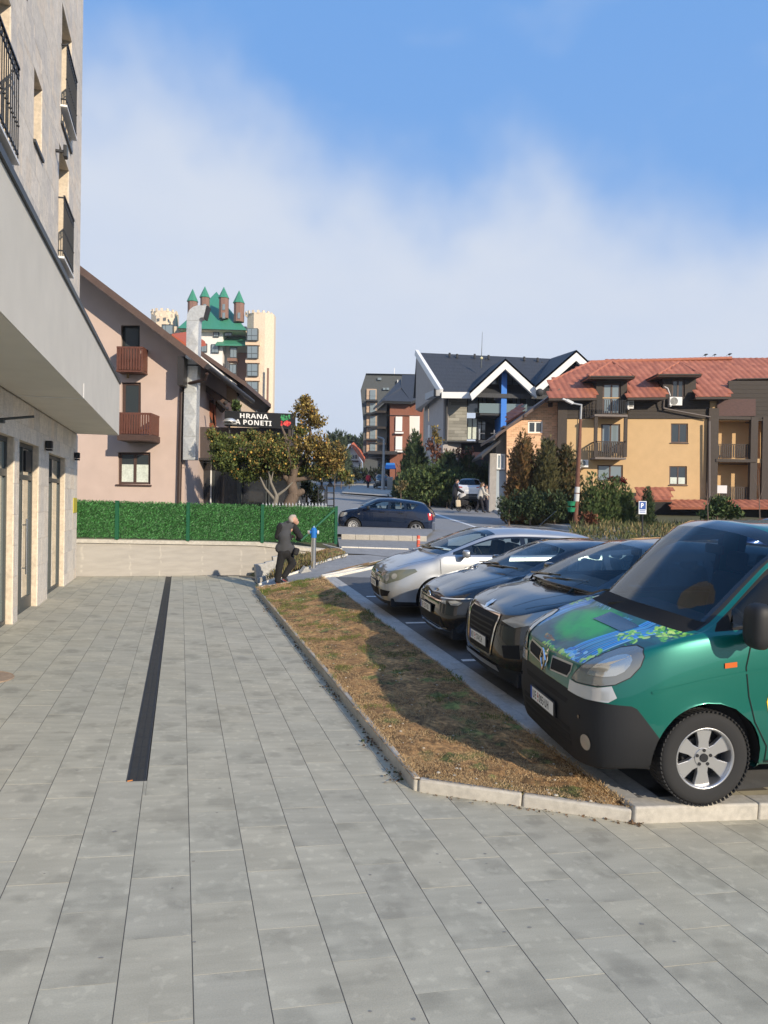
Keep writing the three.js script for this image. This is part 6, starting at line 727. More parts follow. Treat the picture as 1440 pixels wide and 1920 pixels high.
  { const ctr = [0.012, 0.83]; const d = [[0, 0.085], [0.052, 0], [0, -0.085], [-0.052, 0]], b = P2('badge', patch(0, d.map(([a, y]) => [a, y + 0.83]), 0.016, 2), M.chrome); P2('badge_centre', patch(0, d.map(([a, y]) => [a * 0.42, y * 0.5 + 0.83]), 0.02, 1), M.trim, b); P2('badge_rim', [...[0, 1, 2, 3].map(i => { const p = d[i], q = d[(i + 1) % 4]; return bar([0.02, p[1] + 0.83, -p[0]], [0.02, q[1] + 0.83, -q[0]], 0.012, 0.014); })], M.chrome, b); }
  const lamp = [[0.40, 0.805], [0.46, 0.80], [0.66, 0.82], [0.78, 0.85], [0.86, 0.905], [0.905, 0.98], [0.915, 1.045], [0.89, 1.09], [0.82, 1.095], [0.71, 1.065], [0.60, 1.005], [0.50, 0.93], [0.43, 0.855]];
  const hl = both('headlight', patch(38, lamp, 0.010), phys('van_lamp_lens', [0.26, 0.26, 0.24], 0.14, { metalness: 0.55, clearcoat: 1, clearcoatRoughness: 0.02 })); const inner = lamp.map(([a, y]) => [lerp(a, 0.77, 0.42), lerp(y, 0.985, 0.42)]); const il = patch(38, inner, 0.014, 3); P2('reflector', il, phys('lamp_reflector', [0.62, 0.60, 0.54], 0.12, { metalness: 0.8, clearcoat: 1 }), hl[0]); P2('reflector', v.mirror(il), MATS.lamp_reflector, hl[1]); const rimG = []; for (let i = 0; i < lamp.length; i++) { rimG.push(line(38, [lamp[i], lamp[(i + 1) % lamp.length]], 0.012, 0.009)); } const rg = merge(rimG); P2('lamp_rim', rg, M.trim, hl[0]); P2('lamp_rim', v.mirror(rg), M.trim, hl[1]);
  const ind = both('indicator', patch(38, [[0.375, 0.79], [0.45, 0.788], [0.66, 0.808], [0.76, 0.835], [0.80, 0.76], [0.75, 0.722], [0.56, 0.705], [0.36, 0.705]], 0.008), phys('clear_lens', [0.58, 0.58, 0.57], 0.15, { metalness: 0.4, clearcoat: 1 }));
  both('fog_lamp', patch(35, Array.from({ length: 18 }, (_, i) => [0.60 + 0.05 * Math.cos(i / 18 * 6.2832), 0.40 + 0.058 * Math.sin(i / 18 * 6.2832)]), 0.008, 1), M.lens);
  P2('bumper_slot', patch(0, [[-0.42, 0.60], [0.42, 0.60], [0.46, 0.64], [-0.46, 0.64]], 0.003), M.grille); P2('lower_intake', [0, 1, 2].map(k => patch(0, [[-0.5, 0.30 + k * 0.055], [0.5, 0.30 + k * 0.055], [0.5, 0.335 + k * 0.055], [-0.5, 0.335 + k * 0.055]], 0.003, 3)), M.grille);
  for (const h of [0.62, 0.86]) both('parking_sensor', new THREE.CylinderGeometry(0.014, 0.014, 0.012, 12).rotateZ(1.57).rotateY(h > 0.7 ? 0.9 : 0.2).translate(h > 0.7 ? -0.235 : -0.03, 0.56, -h), M.gloss);
  numberPlate(v, ['UE', '093·UH'], 0.012, 0.50, -0.04);
  // panel gaps, door, lamps on the flank (left side seen from 90 degrees: [-x, y])
  const sg = [line(90, [[1.14, 1.13], [1.10, 0.98], [1.12, 0.78], [1.17, 0.60]]), line(90, [[2.08, 1.82], [2.09, 1.2], [2.08, 0.3]]), line(90, [[1.17, 0.60], [1.28, 0.42], [1.29, 0.29]])]; both('panel_gap', merge(sg), M.seam);
  both('crease', merge([line(90, [[0.42, 0.81], [0.75, 0.885], [1.1, 0.945], [1.6, 1.0], [2.6, 1.03]], 0.018, 0.007)]), green); both('side_repeater', patch(90, [[0.94, 0.975], [1.03, 0.985], [1.03, 1.02], [0.94, 1.01]], 0.008, 1), M.amber); both('side_moulding', patch(90, [[1.34, 0.33], [2.05, 0.33], [2.05, 0.45], [1.35, 0.45]], 0.014), M.trim); 
  both('door_emblem', patch(90, [[1.255, 0.74], [1.30, 0.90], [1.36, 0.96], [1.66, 0.96], [1.66, 0.64], [1.27, 0.66]], 0.004), std('yellow_vinyl', [0.82, 0.52, 0.02], 0.5)); both('sill', patch(90, [[1.3, 0.29], [3.5, 0.29], [3.5, 0.31], [1.3, 0.31]], 0.004), M.trim);
  for (const s of [-1]) { const m = P2('mirror', [mirrorShell(-1.08, 1.30, s * 1.10, 0.19, 0.31, 0.19), bar([-1.14, 1.20, s * 0.9], [-1.10, 1.2, s * 1.04], 0.08, 0.09)], M.trim); P2('mirror_glass', new THREE.PlaneGeometry(0.19, 0.25).rotateY(-Math.PI / 2).translate(-1.122, 1.30, s * 1.11), M.chrome, m); }
  // wipers, vent slot under the windscreen, cabin
  P2('wiper', wiper([[-0.64, 1.232, 0.25], [-0.71, 1.285, 0.0], [-0.75, 1.30, -0.30]]).concat(wiper([[-0.66, 1.23, 0.74], [-0.76, 1.29, 0.62], [-0.84, 1.32, 0.42]])), M.gloss);
  P2('vent_slot', patch('top', [[-0.06, -0.56], [0.44, -0.56], [0.42, -0.43], [-0.09, -0.43]], 0.005), M.gloss);
  P2('dashboard', [rbox(0.62, 0.3, 1.6, 0.1, [-1.05, 1.06, 0])], M.inside); P2('cabin_floor', [box(-4.6, 0.32, -0.8, -0.9, 0.95, 0.8), box(-2.30, 0.9, -0.84, -2.24, 1.5, 0.84)], M.inside); P2('seat', [...headrestSeat(-1.95, 1.15, -0.45), ...headrestSeat(-1.95, 1.15, 0.62), ...headrestSeat(-1.95, 1.15, 0.2)], M.inside); P2('steering_wheel', new THREE.TorusGeometry(0.2, 0.02, 8, 24).rotateY(Math.PI / 2).rotateZ(-0.6).translate(-1.38, 1.16, -0.42), M.inside); P2('rear_view_mirror', rbox(0.03, 0.08, 0.24, 0.02, [-1.42, 1.72, 0]), M.trim);
}
// ---- parked hatchbacks ----
function hatch(p) {   // half widths, heights and stations of a two-box car
  const W = p.W, L = p.L, hf = p.hf, hr = p.hr, b = p.belt, e = p.roof, yt = p.H;
  return [
    { t: 'f', x: [-0.07, 0, -0.13], y: [0.19, 0.44, hf - 0.07, 0, hf - 0.03], w: [0, 0, 0, 0] }, { t: 'f', x: [-0.085, -0.02, -0.155], y: [0.19, 0.44, hf - 0.06, 0, hf + 0.0], w: [0.48 * W, 0.52 * W, 0.48 * W, 0] }, { t: 'f', x: [-0.18, -0.14, -0.27], y: [0.19, 0.45, hf - 0.02, 0, hf + 0.05], w: [0.78 * W, 0.84 * W, 0.76 * W, 0] }, { t: 'f', x: [-0.42, -0.42, -0.50], y: [0.2, 0.46, lerp(hf, hr, 0.32), 0, lerp(hf, hr, 0.42) + 0.05], w: [0.9 * W, 0.965 * W, 0.87 * W, 0] }, { t: 'f', x: [-0.8, -0.8, -0.8], y: [0.2, 0.5, lerp(hf, hr, 0.64), 0, lerp(hf, hr, 0.74) + 0.055], w: [0.93 * W, W, 0.92 * W, 0] },
    { t: 'c', x: [p.xc, p.xc, p.xc], y: [0.2, 0.52, hr, 0, hr + 0.05], w: [0.93 * W, W, 0.935 * W, 0], dx: 0.22 }, { t: 'k', x: [p.xb1 + 0.35, p.xb1 + 0.35, p.xh], y: [0.2, 0.52, b, e - 0.02, yt - 0.03], w: [0.93 * W, W, 0.945 * W, 0.66 * W], dx: 0.10 }, { t: 'k', x: [p.xb1, p.xb1, p.xb1], y: [0.2, 0.52, b, e, yt], w: [0.93 * W, W, 0.95 * W, 0.68 * W] }, { t: 'k', x: [p.xb1 - 0.09, p.xb1 - 0.09, p.xb1 - 0.09], y: [0.2, 0.52, b, e, yt], w: [0.93 * W, W, 0.95 * W, 0.68 * W] }, { t: 'k', x: [p.xd, p.xd, p.xd + 0.1], y: [0.2, 0.52, b + 0.02, e - 0.02, yt - 0.035], w: [0.93 * W, W, 0.945 * W, 0.665 * W] }, { t: 'k', x: [p.xd - 0.3, p.xd - 0.3, p.xt], y: [0.2, 0.54, b + 0.04, e - 0.09, yt - 0.125], w: [0.92 * W, 0.99 * W, 0.93 * W, 0.63 * W] },
    { t: 'c', x: [-L + 0.2, -L + 0.2, -L + 0.2], y: [0.22, 0.55, b + 0.03, 0, b + 0.02], w: [0.9 * W, 0.955 * W, 0.87 * W, 0], dx: -0.10 }, { t: 'f', x: [-L + 0.06, -L + 0.06, -L + 0.10], y: [0.24, 0.52, b - 0.04, 0, b - 0.03], w: [0.8 * W, 0.84 * W, 0.78 * W, 0] }, { t: 'f', x: [-L, -L + 0.02, -L + 0.05], y: [0.26, 0.5, b - 0.1, 0, b - 0.1], w: [0, 0, 0, 0] }];
}
const hatchRegions = (q = 'carGlass') => [['scuttle:gloss', 4.84, 5.17, 6.9, 10], ['windscreen:' + q, 5.17, 5.86, 7.17, 10], ['windscreen_border:gloss', 5.0, 6.0, 7.0, 10], ['side_window:carGlass', 5.5, 7.0, 5.17, 5.84], ['side_window:carGlass', 8.0, 8.84, 5.17, 5.84], ['side_window:carGlass', 9.0, 9.6, 5.17, 5.84], ['window_seal:gloss', 5.17, 9.84, 5.0, 6.0], ['rear_window:carGlassDark', 10.17, 10.84, 7.17, 10], ['window_seal:gloss', 10.0, 11.0, 7.0, 10]];
function fitOut(v, p, pt, o = {}) {   // doors, mirrors, cabin
  const { P2, both, line, patch } = v; const W = p.W;
  both('panel_gap', merge([line(90, [[-p.xc - 0.12, p.hr], [-p.xc - 0.10, 0.62], [-p.xc, 0.28]]), line(90, [[-p.xb1 + 0.03, p.belt], [-p.xb1 + 0.05, 0.28]]), line(90, [[-p.xd + 0.05, p.belt], [-p.xd - 0.02, 0.72], [-p.xd - 0.12, 0.55]])]), M.seam); both('panel_gap', merge([line('top', [[0.86 * W, p.xc + 0.1], [0.80 * W, -0.5], [0.66 * W, -0.27]], 0.006, 0.003)]), M.seam);
  for (const x of [p.xb1 - 0.02 + 0.2, p.xd + 0.22]) both('door_handle', rbox(0.17, 0.03, 0.035, 0.012, [x, p.belt - 0.09, -W * 0.985]), o.handle || pt);
  for (const s of [-1, 1]) { const m = P2('mirror', [mirrorShell(p.xc - 0.30, p.belt + 0.07, s * (W + 0.09), 0.19, 0.13, 0.15), bar([p.xc - 0.3, p.belt + 0.03, s * W * 0.93], [p.xc - 0.3, p.belt + 0.05, s * (W + 0.03)], 0.06, 0.05)], o.mirror || pt); P2('mirror_glass', new THREE.PlaneGeometry(0.15, 0.10).rotateY(-Math.PI / 2).translate(p.xc - 0.329, p.belt + 0.07, s * (W + 0.09)), M.chrome, m); }
  P2('dashboard', rbox(0.5, 0.22, W * 1.7, 0.08, [p.xc - 0.42, p.hr - 0.09, 0]), M.inside); P2('cabin_floor', [box(-p.L + 0.25, 0.3, -W * 0.84, p.xc + 0.2, p.belt - 0.32, W * 0.84), box(-p.L + 0.3, p.belt - 0.35, -W * 0.8, p.xd - 0.1, p.belt - 0.05, W * 0.8)], M.inside);
  P2('seat', [...headrestSeat(p.xb1 + 0.05, p.belt - 0.06, -0.36, 0.9), ...headrestSeat(p.xb1 + 0.05, p.belt - 0.06, 0.36, 0.9), ...headrestSeat(p.xd + 0.2, p.belt - 0.1, -0.36, 0.85), ...headrestSeat(p.xd + 0.2, p.belt - 0.1, 0.36, 0.85)], M.inside); P2('steering_wheel', new THREE.TorusGeometry(0.17, 0.016, 8, 24).rotateY(Math.PI / 2).rotateZ(-0.4).translate(p.xc - 0.7, p.hr - 0.03, -0.36), M.inside); P2('rear_view_mirror', rbox(0.03, 0.07, 0.2, 0.02, [p.xh + 0.02, p.roof - 0.06, 0]), M.trim);
  P2('wiper', wiper([[p.xc + 0.20, p.hr + 0.07, 0.1], [p.xc + 0.12, p.hr + 0.10, -0.3], [p.xc + 0.0, p.hr + 0.10, -0.56]]).concat(wiper([[p.xc + 0.14, p.hr + 0.07, 0.58], [p.xc + 0.13, p.hr + 0.11, 0.1], [p.xc + 0.1, p.hr + 0.12, -0.1]])), M.gloss);
  P2('underbody', box(-p.L + 0.2, 0.17, -W * 0.85, -0.15, 0.3, W * 0.85), M.inside);
}
const ROW = 'vehicles parked nose-in along the planting bed';
{ // black crossover with an upright grille
  const pt = paint('black_brown_metallic', [0.010, 0.0098, 0.0105], 0.1, 0.22), p = { W: 0.915, L: 4.36, hf: 0.90, hr: 1.10, belt: 1.10, roof: 1.52, H: 1.63, xc: -0.98, xh: -1.88, xb1: -2.25, xd: -3.2, xt: -3.85 };
  const wh = { r: 0.335, rim: 0.215, wd: 0.215, ra: 0.385, z: 0.79, spokes: 5, sw: 0.05 };
  const v = vehicle('car', 'black crossover car with a chrome-edged upright grille, between the green van and the black hatchback', ROW, [1.06, 0.03, -8.17], R(-102), hatch(p), { half: p.W, paint: pt, roll: -0.03, wheels: [{ ...wh, x: -0.89 }, { ...wh, x: -3.50 }], cuts: [['lower_bumper:trim', q => (q.x > -0.9 || q.x < -3.4 ? 0.33 : 0.30) - q.y]], regions: hatchRegions() });
  const { P2, patch, both, line } = v; fitOut(v, p, pt, { mirror: pt });
  const gr = [[-0.40, 0.845], [0.40, 0.845], [0.43, 0.80], [0.34, 0.42], [0.30, 0.40], [-0.30, 0.40], [-0.34, 0.42], [-0.43, 0.80]]; const g = P2('grille', patch(0, gr, 0.004), M.grille); P2('grille_frame', merge(gr.map((q, i) => line(0, [q, gr[(i + 1) % gr.length]], 0.026, 0.010))), M.chrome, g); for (let k = 0; k < 5; k++) P2('grille_bar', line(0, [[-0.36 + 0.014 * k, 0.77 - k * 0.052], [0.36 - 0.014 * k, 0.77 - k * 0.052]], 0.018, 0.012), M.trim, g);
  { const pts = [[-0.02, 0.87], [0.02, 0.90], [0.015, 0.93], [0.045, 0.955], [0.02, 0.985], [-0.01, 0.97], [-0.035, 0.985], [-0.03, 0.95], [-0.05, 0.93], [-0.03, 0.905]].map(([a, y]) => [a * 1.2, (y - 0.93) * 0.9 + 0.885]); P2('badge', patch(20, pts.map(([a, y]) => [a, y]), 0.014, 2), M.chrome); }
  both('headlight', patch(40, [[0.42, 0.80], [0.62, 0.76], [0.86, 0.83], [0.99, 0.95], [0.93, 0.965], [0.74, 0.91], [0.56, 0.855]], 0.007), M.lens); both('fog_recess', patch(30, [[0.52, 0.56], [0.74, 0.60], [0.76, 0.46], [0.56, 0.44]], 0.004), M.grille); P2('skid_plate', [patch(0, [[-0.52, 0.27], [0.52, 0.27], [0.48, 0.325], [-0.48, 0.325]], 0.02)], M.alloy); both('crease', line('top', [[0.55, -1.0], [0.50, -0.55], [0.40, -0.22]], 0.012, 0.003), pt); P2('washer_jet', [rbox(0.03, 0.015, 0.03, 0.005, [-0.80, 1.125, 0.25]), rbox(0.03, 0.015, 0.03, 0.005, [-0.80, 1.125, -0.25])], M.trim);
  numberPlate(v, ['KV', '174·CH'], 0.012, 0.53, -0.03);
}
{ // black hatchback with slim lamps
  const pt = paint('black_blue_metallic', [0.005, 0.006, 0.011], 0.1, 0.18), p = { W: 0.895, L: 4.28, hf: 0.745, hr: 0.985, belt: 0.98, roof: 1.36, H: 1.455, xc: -1.10, xh: -1.92, xb1: -2.30, xd: -3.2, xt: -3.75 };
  const wh = { r: 0.315, rim: 0.205, wd: 0.205, ra: 0.36, z: 0.78, spokes: 5, sw: 0.05 };
  const v = vehicle('car', 'glossy black hatchback with slim bright headlights, between the crossover and the silver car', ROW, [0.62, 0.085, -10.46], R(-102), hatch(p), { half: p.W, paint: pt, roll: -0.03, wheels: [{ ...wh, x: -0.86 }, { ...wh, x: -3.49 }], cuts: [['lower_bumper:trim', q => 0.255 - q.y]], regions: hatchRegions() });
  const { P2, patch, both, line } = v; fitOut(v, p, pt, { mirror: pt });
  const g = P2('grille', patch(0, [[-0.5, 0.66], [0.5, 0.66], [0.5, 0.615], [-0.5, 0.615]], 0.005), M.grille); P2('chrome_strip', line(0, [[-0.56, 0.637], [0.56, 0.637]], 0.016, 0.011), M.chrome, g); P2('lower_grille', patch(0, [[-0.62, 0.30], [0.62, 0.30], [0.55, 0.44], [-0.55, 0.44]], 0.005), M.grille); P2('chrome_lip', line(0, [[-0.66, 0.30], [-0.45, 0.262], [0.45, 0.262], [0.66, 0.30]], 0.022, 0.014), M.chrome);
  { const b = P2('badge', new THREE.TorusGeometry(0.058, 0.010, 8, 28).rotateY(Math.PI / 2).translate(-0.03, 0.640, 0), M.chrome); P2('badge_face', new THREE.CircleGeometry(0.056, 24).rotateY(Math.PI / 2).translate(-0.032, 0.640, 0), M.gloss, b); P2('badge_letters', [bar([-0.024, 0.685, -0.022], [-0.024, 0.645, 0], 0.008, 0.01), bar([-0.024, 0.685, 0.022], [-0.024, 0.645, 0], 0.008, 0.01), bar([-0.024, 0.655, -0.042], [-0.024, 0.600, -0.018], 0.008, 0.01), bar([-0.024, 0.600, -0.018], [-0.024, 0.635, 0], 0.008, 0.01), bar([-0.024, 0.600, 0.018], [-0.024, 0.635, 0], 0.008, 0.01), bar([-0.024, 0.655, 0.042], [-0.024, 0.600, 0.018], 0.008, 0.01)], M.chrome, b); }
  const hl = both('headlight', patch(35, [[0.40, 0.675], [0.40, 0.615], [0.55, 0.600], [0.74, 0.605], [0.93, 0.680], [0.90, 0.715], [0.66, 0.695]], 0.006), M.gloss); for (const h of hl) { const f = h === hl[0] ? x => x : v.mirror; P2('reflector', f(patch(35, [[0.60, 0.660], [0.66, 0.612], [0.76, 0.620], [0.80, 0.660], [0.70, 0.680]], 0.010, 2)), M.lens, h); P2('reflector', f(patch(35, [[0.45, 0.655], [0.47, 0.620], [0.57, 0.615], [0.55, 0.660]], 0.010, 2)), M.lens, h); P2('light_strip', f(line(35, [[0.40, 0.678], [0.66, 0.698], [0.90, 0.717]], 0.012, 0.012)), M.fascia, h); }
  both('crease', line('top', [[0.60, -1.05], [0.56, -0.6], [0.45, -0.25]], 0.014, 0.003), pt); numberPlate(v, ['UE', '217·UU'], 0.012, 0.50, -0.03);
}
{ // silver hatchback
  const pt = paint('silver_metallic', [0.40, 0.42, 0.45], 0.55, 0.32), p = { W: 0.875, L: 4.25, hf: 0.765, hr: 1.0, belt: 0.985, roof: 1.37, H: 1.46, xc: -1.05, xh: -1.95, xb1: -2.36, xd: -3.2, xt: -3.7 };
  const wh = { r: 0.315, rim: 0.2, wd: 0.2, ra: 0.36, z: 0.765, spokes: 7, sw: 0.03 };
  const v = vehicle('car', 'silver hatchback with clouded headlights, furthest of the vehicles parked along the planting bed', ROW, [-0.15, 0.175, -12.83], R(-101), hatch(p), { half: p.W, paint: pt, roll: -0.03, wheels: [{ ...wh, x: -0.9 }, { ...wh, x: -3.51 }], cuts: [['lower_bumper:trim', q => 0.25 - q.y]], regions: hatchRegions() });
  const { P2, patch, both, line } = v; fitOut(v, p, pt, { mirror: pt });
  const g = P2('grille', patch(0, [[-0.44, 0.680], [0.44, 0.680], [0.36, 0.545], [-0.36, 0.545]], 0.005), M.gloss); P2('grille_bar', [line(0, [[-0.42, 0.645], [0.42, 0.645]], 0.03, 0.012), line(0, [[-0.38, 0.590], [0.38, 0.590]], 0.014, 0.010)], pt, g); const b = P2('badge', new THREE.TorusGeometry(0.05, 0.009, 8, 26).rotateY(Math.PI / 2).translate(-0.035, 0.645, 0), M.chrome); P2('badge_bolt', bar([-0.03, 0.660, -0.06], [-0.03, 0.630, 0.06], 0.012, 0.012), M.chrome, b);
  P2('lower_grille', patch(0, [[-0.30, 0.28], [0.30, 0.28], [0.33, 0.42], [-0.33, 0.42]], 0.005), M.grille); both('fog_recess', patch(20, [[0.40, 0.29], [0.66, 0.33], [0.73, 0.42], [0.44, 0.42]], 0.005), M.grille);
  const hl = both('headlight', patch(38, [[0.34, 0.685], [0.36, 0.550], [0.56, 0.525], [0.80, 0.610], [1.0, 0.750], [0.96, 0.795], [0.70, 0.760], [0.50, 0.725]], 0.007), phys('clouded_lens', [0.15, 0.16, 0.125], 0.2, { clearcoat: 1, metalness: 0.2 })); for (const h of hl) { const f = h === hl[0] ? x => x : v.mirror; for (const [a, y, r2] of [[0.56, 0.63, 0.058], [0.70, 0.665, 0.046]]) P2('reflector', f(patch(38, Array.from({ length: 14 }, (_, i) => [a + r2 * Math.cos(i / 14 * 6.283), y + r2 * Math.sin(i / 14 * 6.283)]), 0.011, 1)), M.lens, h); }
  numberPlate(v, ['UE', '061·HX'], 0.012, 0.48, -0.03); P2('bumper_line', patch(0, [[-0.78, 0.545], [0.78, 0.545], [0.78, 0.552], [-0.78, 0.552]], 0.004), M.seam); P2('aerial', rod([-2.95, 1.45, 0], [-3.3, 1.75, 0], 0.006), M.gloss); P2('papers', rbox(0.25, 0.01, 0.5, 0.004, [-1.30, 1.03, 0.25], [0, 0, 0.1]), M.whiteMetal);
}
{ // navy hatchback by the fence
  const pt = paint('navy_metallic', [0.008, 0.019, 0.052], 0.3, 0.25), p = { W: 0.82, L: 3.74, hf: 0.82, hr: 0.97, belt: 0.93, roof: 1.33, H: 1.42, xc: -0.98, xh: -1.62, xb1: -1.98, xd: -2.72, xt: -3.26 };
  const wh = { r: 0.285, rim: 0.185, wd: 0.175, ra: 0.335, z: 0.725 };
  const f = at(662, 998, 28.4), hd = R(-81), fw = new THREE.Vector3(Math.sin(hd), 0, -Math.cos(hd)), lf = new THREE.Vector3(fw.z, 0, -fw.x); const o = f.clone().addScaledVector(fw, 0.70).addScaledVector(lf, -0.75);
  const v = vehicle('car', 'navy blue five-door hatchback parked side-on at the end of the hedge fence', null, o, hd, hatch(p), { half: p.W, paint: pt, pitch: 0.035, wheels: [{ ...wh, x: -0.70, rimMat: std('painted_steel_wheel', [0.5, 0.5, 0.5], 0.5, { metalness: 0.3 }) }, { ...wh, x: -3.10, spokes: 5, sw: 0.03 }], cuts: [['lower_bumper:trim', q => 0.22 - q.y]], regions: hatchRegions() });
  const { P2, patch, both, line } = v; fitOut(v, p, pt, { mirror: M.trim, handle: M.trim }); both('headlight', patch(45, [[0.38, 0.72], [0.45, 0.58], [0.72, 0.60], [0.86, 0.70], [0.84, 0.77], [0.6, 0.775]], 0.006), M.lens); both('tail_lamp', patch(150, [[-2.25, 0.94], [-2.25, 0.66], [-2.12, 0.64], [-2.05, 0.70], [-2.08, 0.95]].map(([h, y]) => [h + 4.4, y]).map(([h, y]) => h > 5 ? [h, y] : [h, y]), 0.006), M.red); both('rear_lamp', patch(90, [[3.50, 0.90], [3.66, 0.87], [3.70, 0.66], [3.56, 0.64]], 0.008), M.red); both('side_moulding', line(90, [[0.98, 0.545], [2.72, 0.55]], 0.05, 0.010), pt); both('side_repeater', patch(90, [[0.86, 0.72], [0.93, 0.72], [0.93, 0.75], [0.86, 0.75]], 0.006, 1), M.lens);
}
function backCar(name, label, u, v, d, hd, col, L, H, W) {
  const p = { W, L, hf: H * 0.57, hr: H * 0.69, belt: H * 0.67, roof: H * 0.935, H, xc: -1.05, xh: -1.8, xb1: -L * 0.52, xd: -L * 0.76, xt: -L * 0.9 }; const q = at(u, v, d), fw = new THREE.Vector3(Math.sin(hd), 0, -Math.cos(hd)); q.addScaledVector(fw, L * 0.5); const pt = paint(name + '_paint', col, 0.3, 0.3), wh = { r: 0.33, rim: 0.22, wd: 0.2, ra: 0.385, z: W * 0.87, spokes: 5, sw: 0.05 };
  const c = vehicle('car', label, null, q, hd, hatch(p), { half: W, paint: pt, wheels: [{ ...wh, x: -0.88 }, { ...wh, x: -0.88 - L * 0.61 }], cuts: [['lower_bumper:trim', z => H * 0.26 - z.y]], regions: hatchRegions('carGlassDark') }); fitOut(c, p, pt); return [c, p];
}
{ const [c, p] = backCar('white_suv', 'white sport utility car seen from behind by the dark conifers, between the walking people', 881, 943, 50, R(8), [0.74, 0.76, 0.80], 4.55, 1.66, 0.93); c.both('tail_lamp', c.patch(180, [[0.45, 1.02], [0.86, 1.08], [0.88, 0.97], [0.45, 0.96]], 0.01), M.red); c.P2('bumper_panel', c.patch(180, [[-0.7, 0.44], [0.7, 0.44], [0.66, 0.58], [-0.66, 0.58]], 0.01), M.trim); c.P2('number_plate', c.patch(180, [[-0.26, 0.72], [0.26, 0.72], [0.26, 0.83], [-0.26, 0.83]], 0.012, 2), M.fascia); }
{ const [c, p] = backCar('dark_car', 'dark grey car parked behind the stone pillar and street lamp up the road', 716, 914, 84, R(175), [0.03, 0.032, 0.035], 4.3, 1.5, 0.88); c.both('headlight', c.patch(30, [[0.45, 0.72], [0.8, 0.78], [0.78, 0.66], [0.45, 0.64]], 0.01), M.lens); }
{ const [c, p] = backCar('blue_car', 'blue car showing only its roof behind the green van at the right edge', 1462, 1079, 18.5, R(-100), [0.01, 0.04, 0.22], 4.1, 1.45, 0.86); c.both('headlight', c.patch(35, [[0.45, 0.72], [0.8, 0.76], [0.78, 0.62], [0.45, 0.6]], 0.01), M.lens); }
// ================= trees, shrubs, hedges =================
M.bark = std('bark', [0.16, 0.12, 0.095], 0.95, { map: woodVTex, bumpMap: grainBump, bumpScale: 0.01 }); M.leaf = std('leaf', [1, 1, 1], 0.75, { side: THREE.DoubleSide });
const V3 = (x, y, z) => new THREE.Vector3(x, y, z);
const leafGeo = faces([[V3(0, 0, 0), V3(0.28, 0.45, 0.07), V3(0, 0.5, 0)], [V3(0, 0, 0), V3(0, 0.5, 0), V3(-0.28, 0.45, 0.07)], [V3(0, 0.5, 0), V3(0.28, 0.45, 0.07), V3(0, 1, -0.12)], [V3(0, 0.5, 0), V3(0, 1, -0.12), V3(-0.28, 0.45, 0.07)]]);
const sprayGeo = faces([[V3(0, 0, 0), V3(0.16, 0.4, 0.03), V3(0, 1, -0.06)], [V3(0, 0, 0), V3(0, 1, -0.06), V3(-0.16, 0.4, 0.03)], [V3(0.02, 0.25, 0), V3(0.34, 0.62, 0.05), V3(0.06, 0.5, 0)], [V3(-0.02, 0.25, 0), V3(-0.06, 0.5, 0), V3(-0.34, 0.62, 0.05)], [V3(0.02, 0.5, 0), V3(0.24, 0.86, 0.04), V3(0.04, 0.7, 0)], [V3(-0.02, 0.5, 0), V3(-0.04, 0.7, 0), V3(-0.24, 0.86, 0.04)]]);
const pick = (r, cols) => { const c = cols[Math.floor(r() * cols.length)], k = 0.7 + 0.6 * r(); return new THREE.Color(c[0] * k, c[1] * k, c[2] * k); };
// leaves through a set of clumps, denser towards the outside of each clump
function clumps(list, r, size) { const L = []; for (const b of list) for (let i = 0; i < b.n; i++) { const a = r() * 6.2832, z = 2 * r() - 1, s = Math.sqrt(1 - z * z), q = Math.pow(r(), 0.45) * (0.78 + 0.34 * N3(Math.cos(a) * s * 1.7 + b.c.x, z * 1.7 + b.c.y, Math.sin(a) * s * 1.7)); const p = V3(b.c.x + Math.cos(a) * s * b.r.x * q, b.c.y + z * b.r.y * q, b.c.z + Math.sin(a) * s * b.r.z * q); if (N3(p.x * 1.3, p.y * 1.3, p.z * 1.3) < -0.42) continue; const e = new THREE.Euler(r() * 2.6 - 0.6, r() * 6.28, r() * 2 - 1); L.push({ p, q: new THREE.Quaternion().setFromEuler(e), s: size * (0.7 + 0.6 * r()), c: pick(r, b.cols) }); } return L; }
// column or cone of sprays growing up and outwards
function coneSprays(base, h, rad, n, cols, size, r, pw = 0.8, low = 0.02) { const L = [], k = r() * 50; for (let i = 0; i < n; i++) { const t = low + (1 - low) * (1 - Math.sqrt(r())), a = r() * 6.2832; const lump = 0.82 + 0.34 * N3(Math.cos(a) * 1.5 + k, t * h * 1.1, Math.sin(a) * 1.5); const R0 = rad * Math.min(1, t * 7 + 0.55) * Math.pow(1 - t, pw) * lump, q = Math.pow(r(), 0.35); const p = V3(base.x + Math.cos(a) * R0 * q, base.y + t * h, base.z + Math.sin(a) * R0 * q); const up = 0.5 + 0.8 * r(); const qq = new THREE.Quaternion().setFromEuler(new THREE.Euler(0, -a + Math.PI / 2, 0)).multiply(new THREE.Quaternion().setFromEuler(new THREE.Euler(1.25 - up * 0.75, (r() - 0.5) * 1.4, (r() - 0.5) * 1.2))); L.push({ p, q: qq, s: size * (0.7 + 0.7 * r()) * (1 - 0.35 * t), c: pick(r, cols) }); } return L; }
function limb(pts, r0, r1) { const g = []; for (let i = 0; i < pts.length - 1; i++) { const t0 = i / (pts.length - 1), t1 = (i + 1) / (pts.length - 1); g.push(rod(pts[i], pts[i + 1], lerp(r0, r1, t0), lerp(r0, r1, t1), 8)); g.push(new THREE.SphereGeometry(lerp(r0, r1, t1), 7, 5).translate(pts[i + 1].x, pts[i + 1].y, pts[i + 1].z)); } return g; }
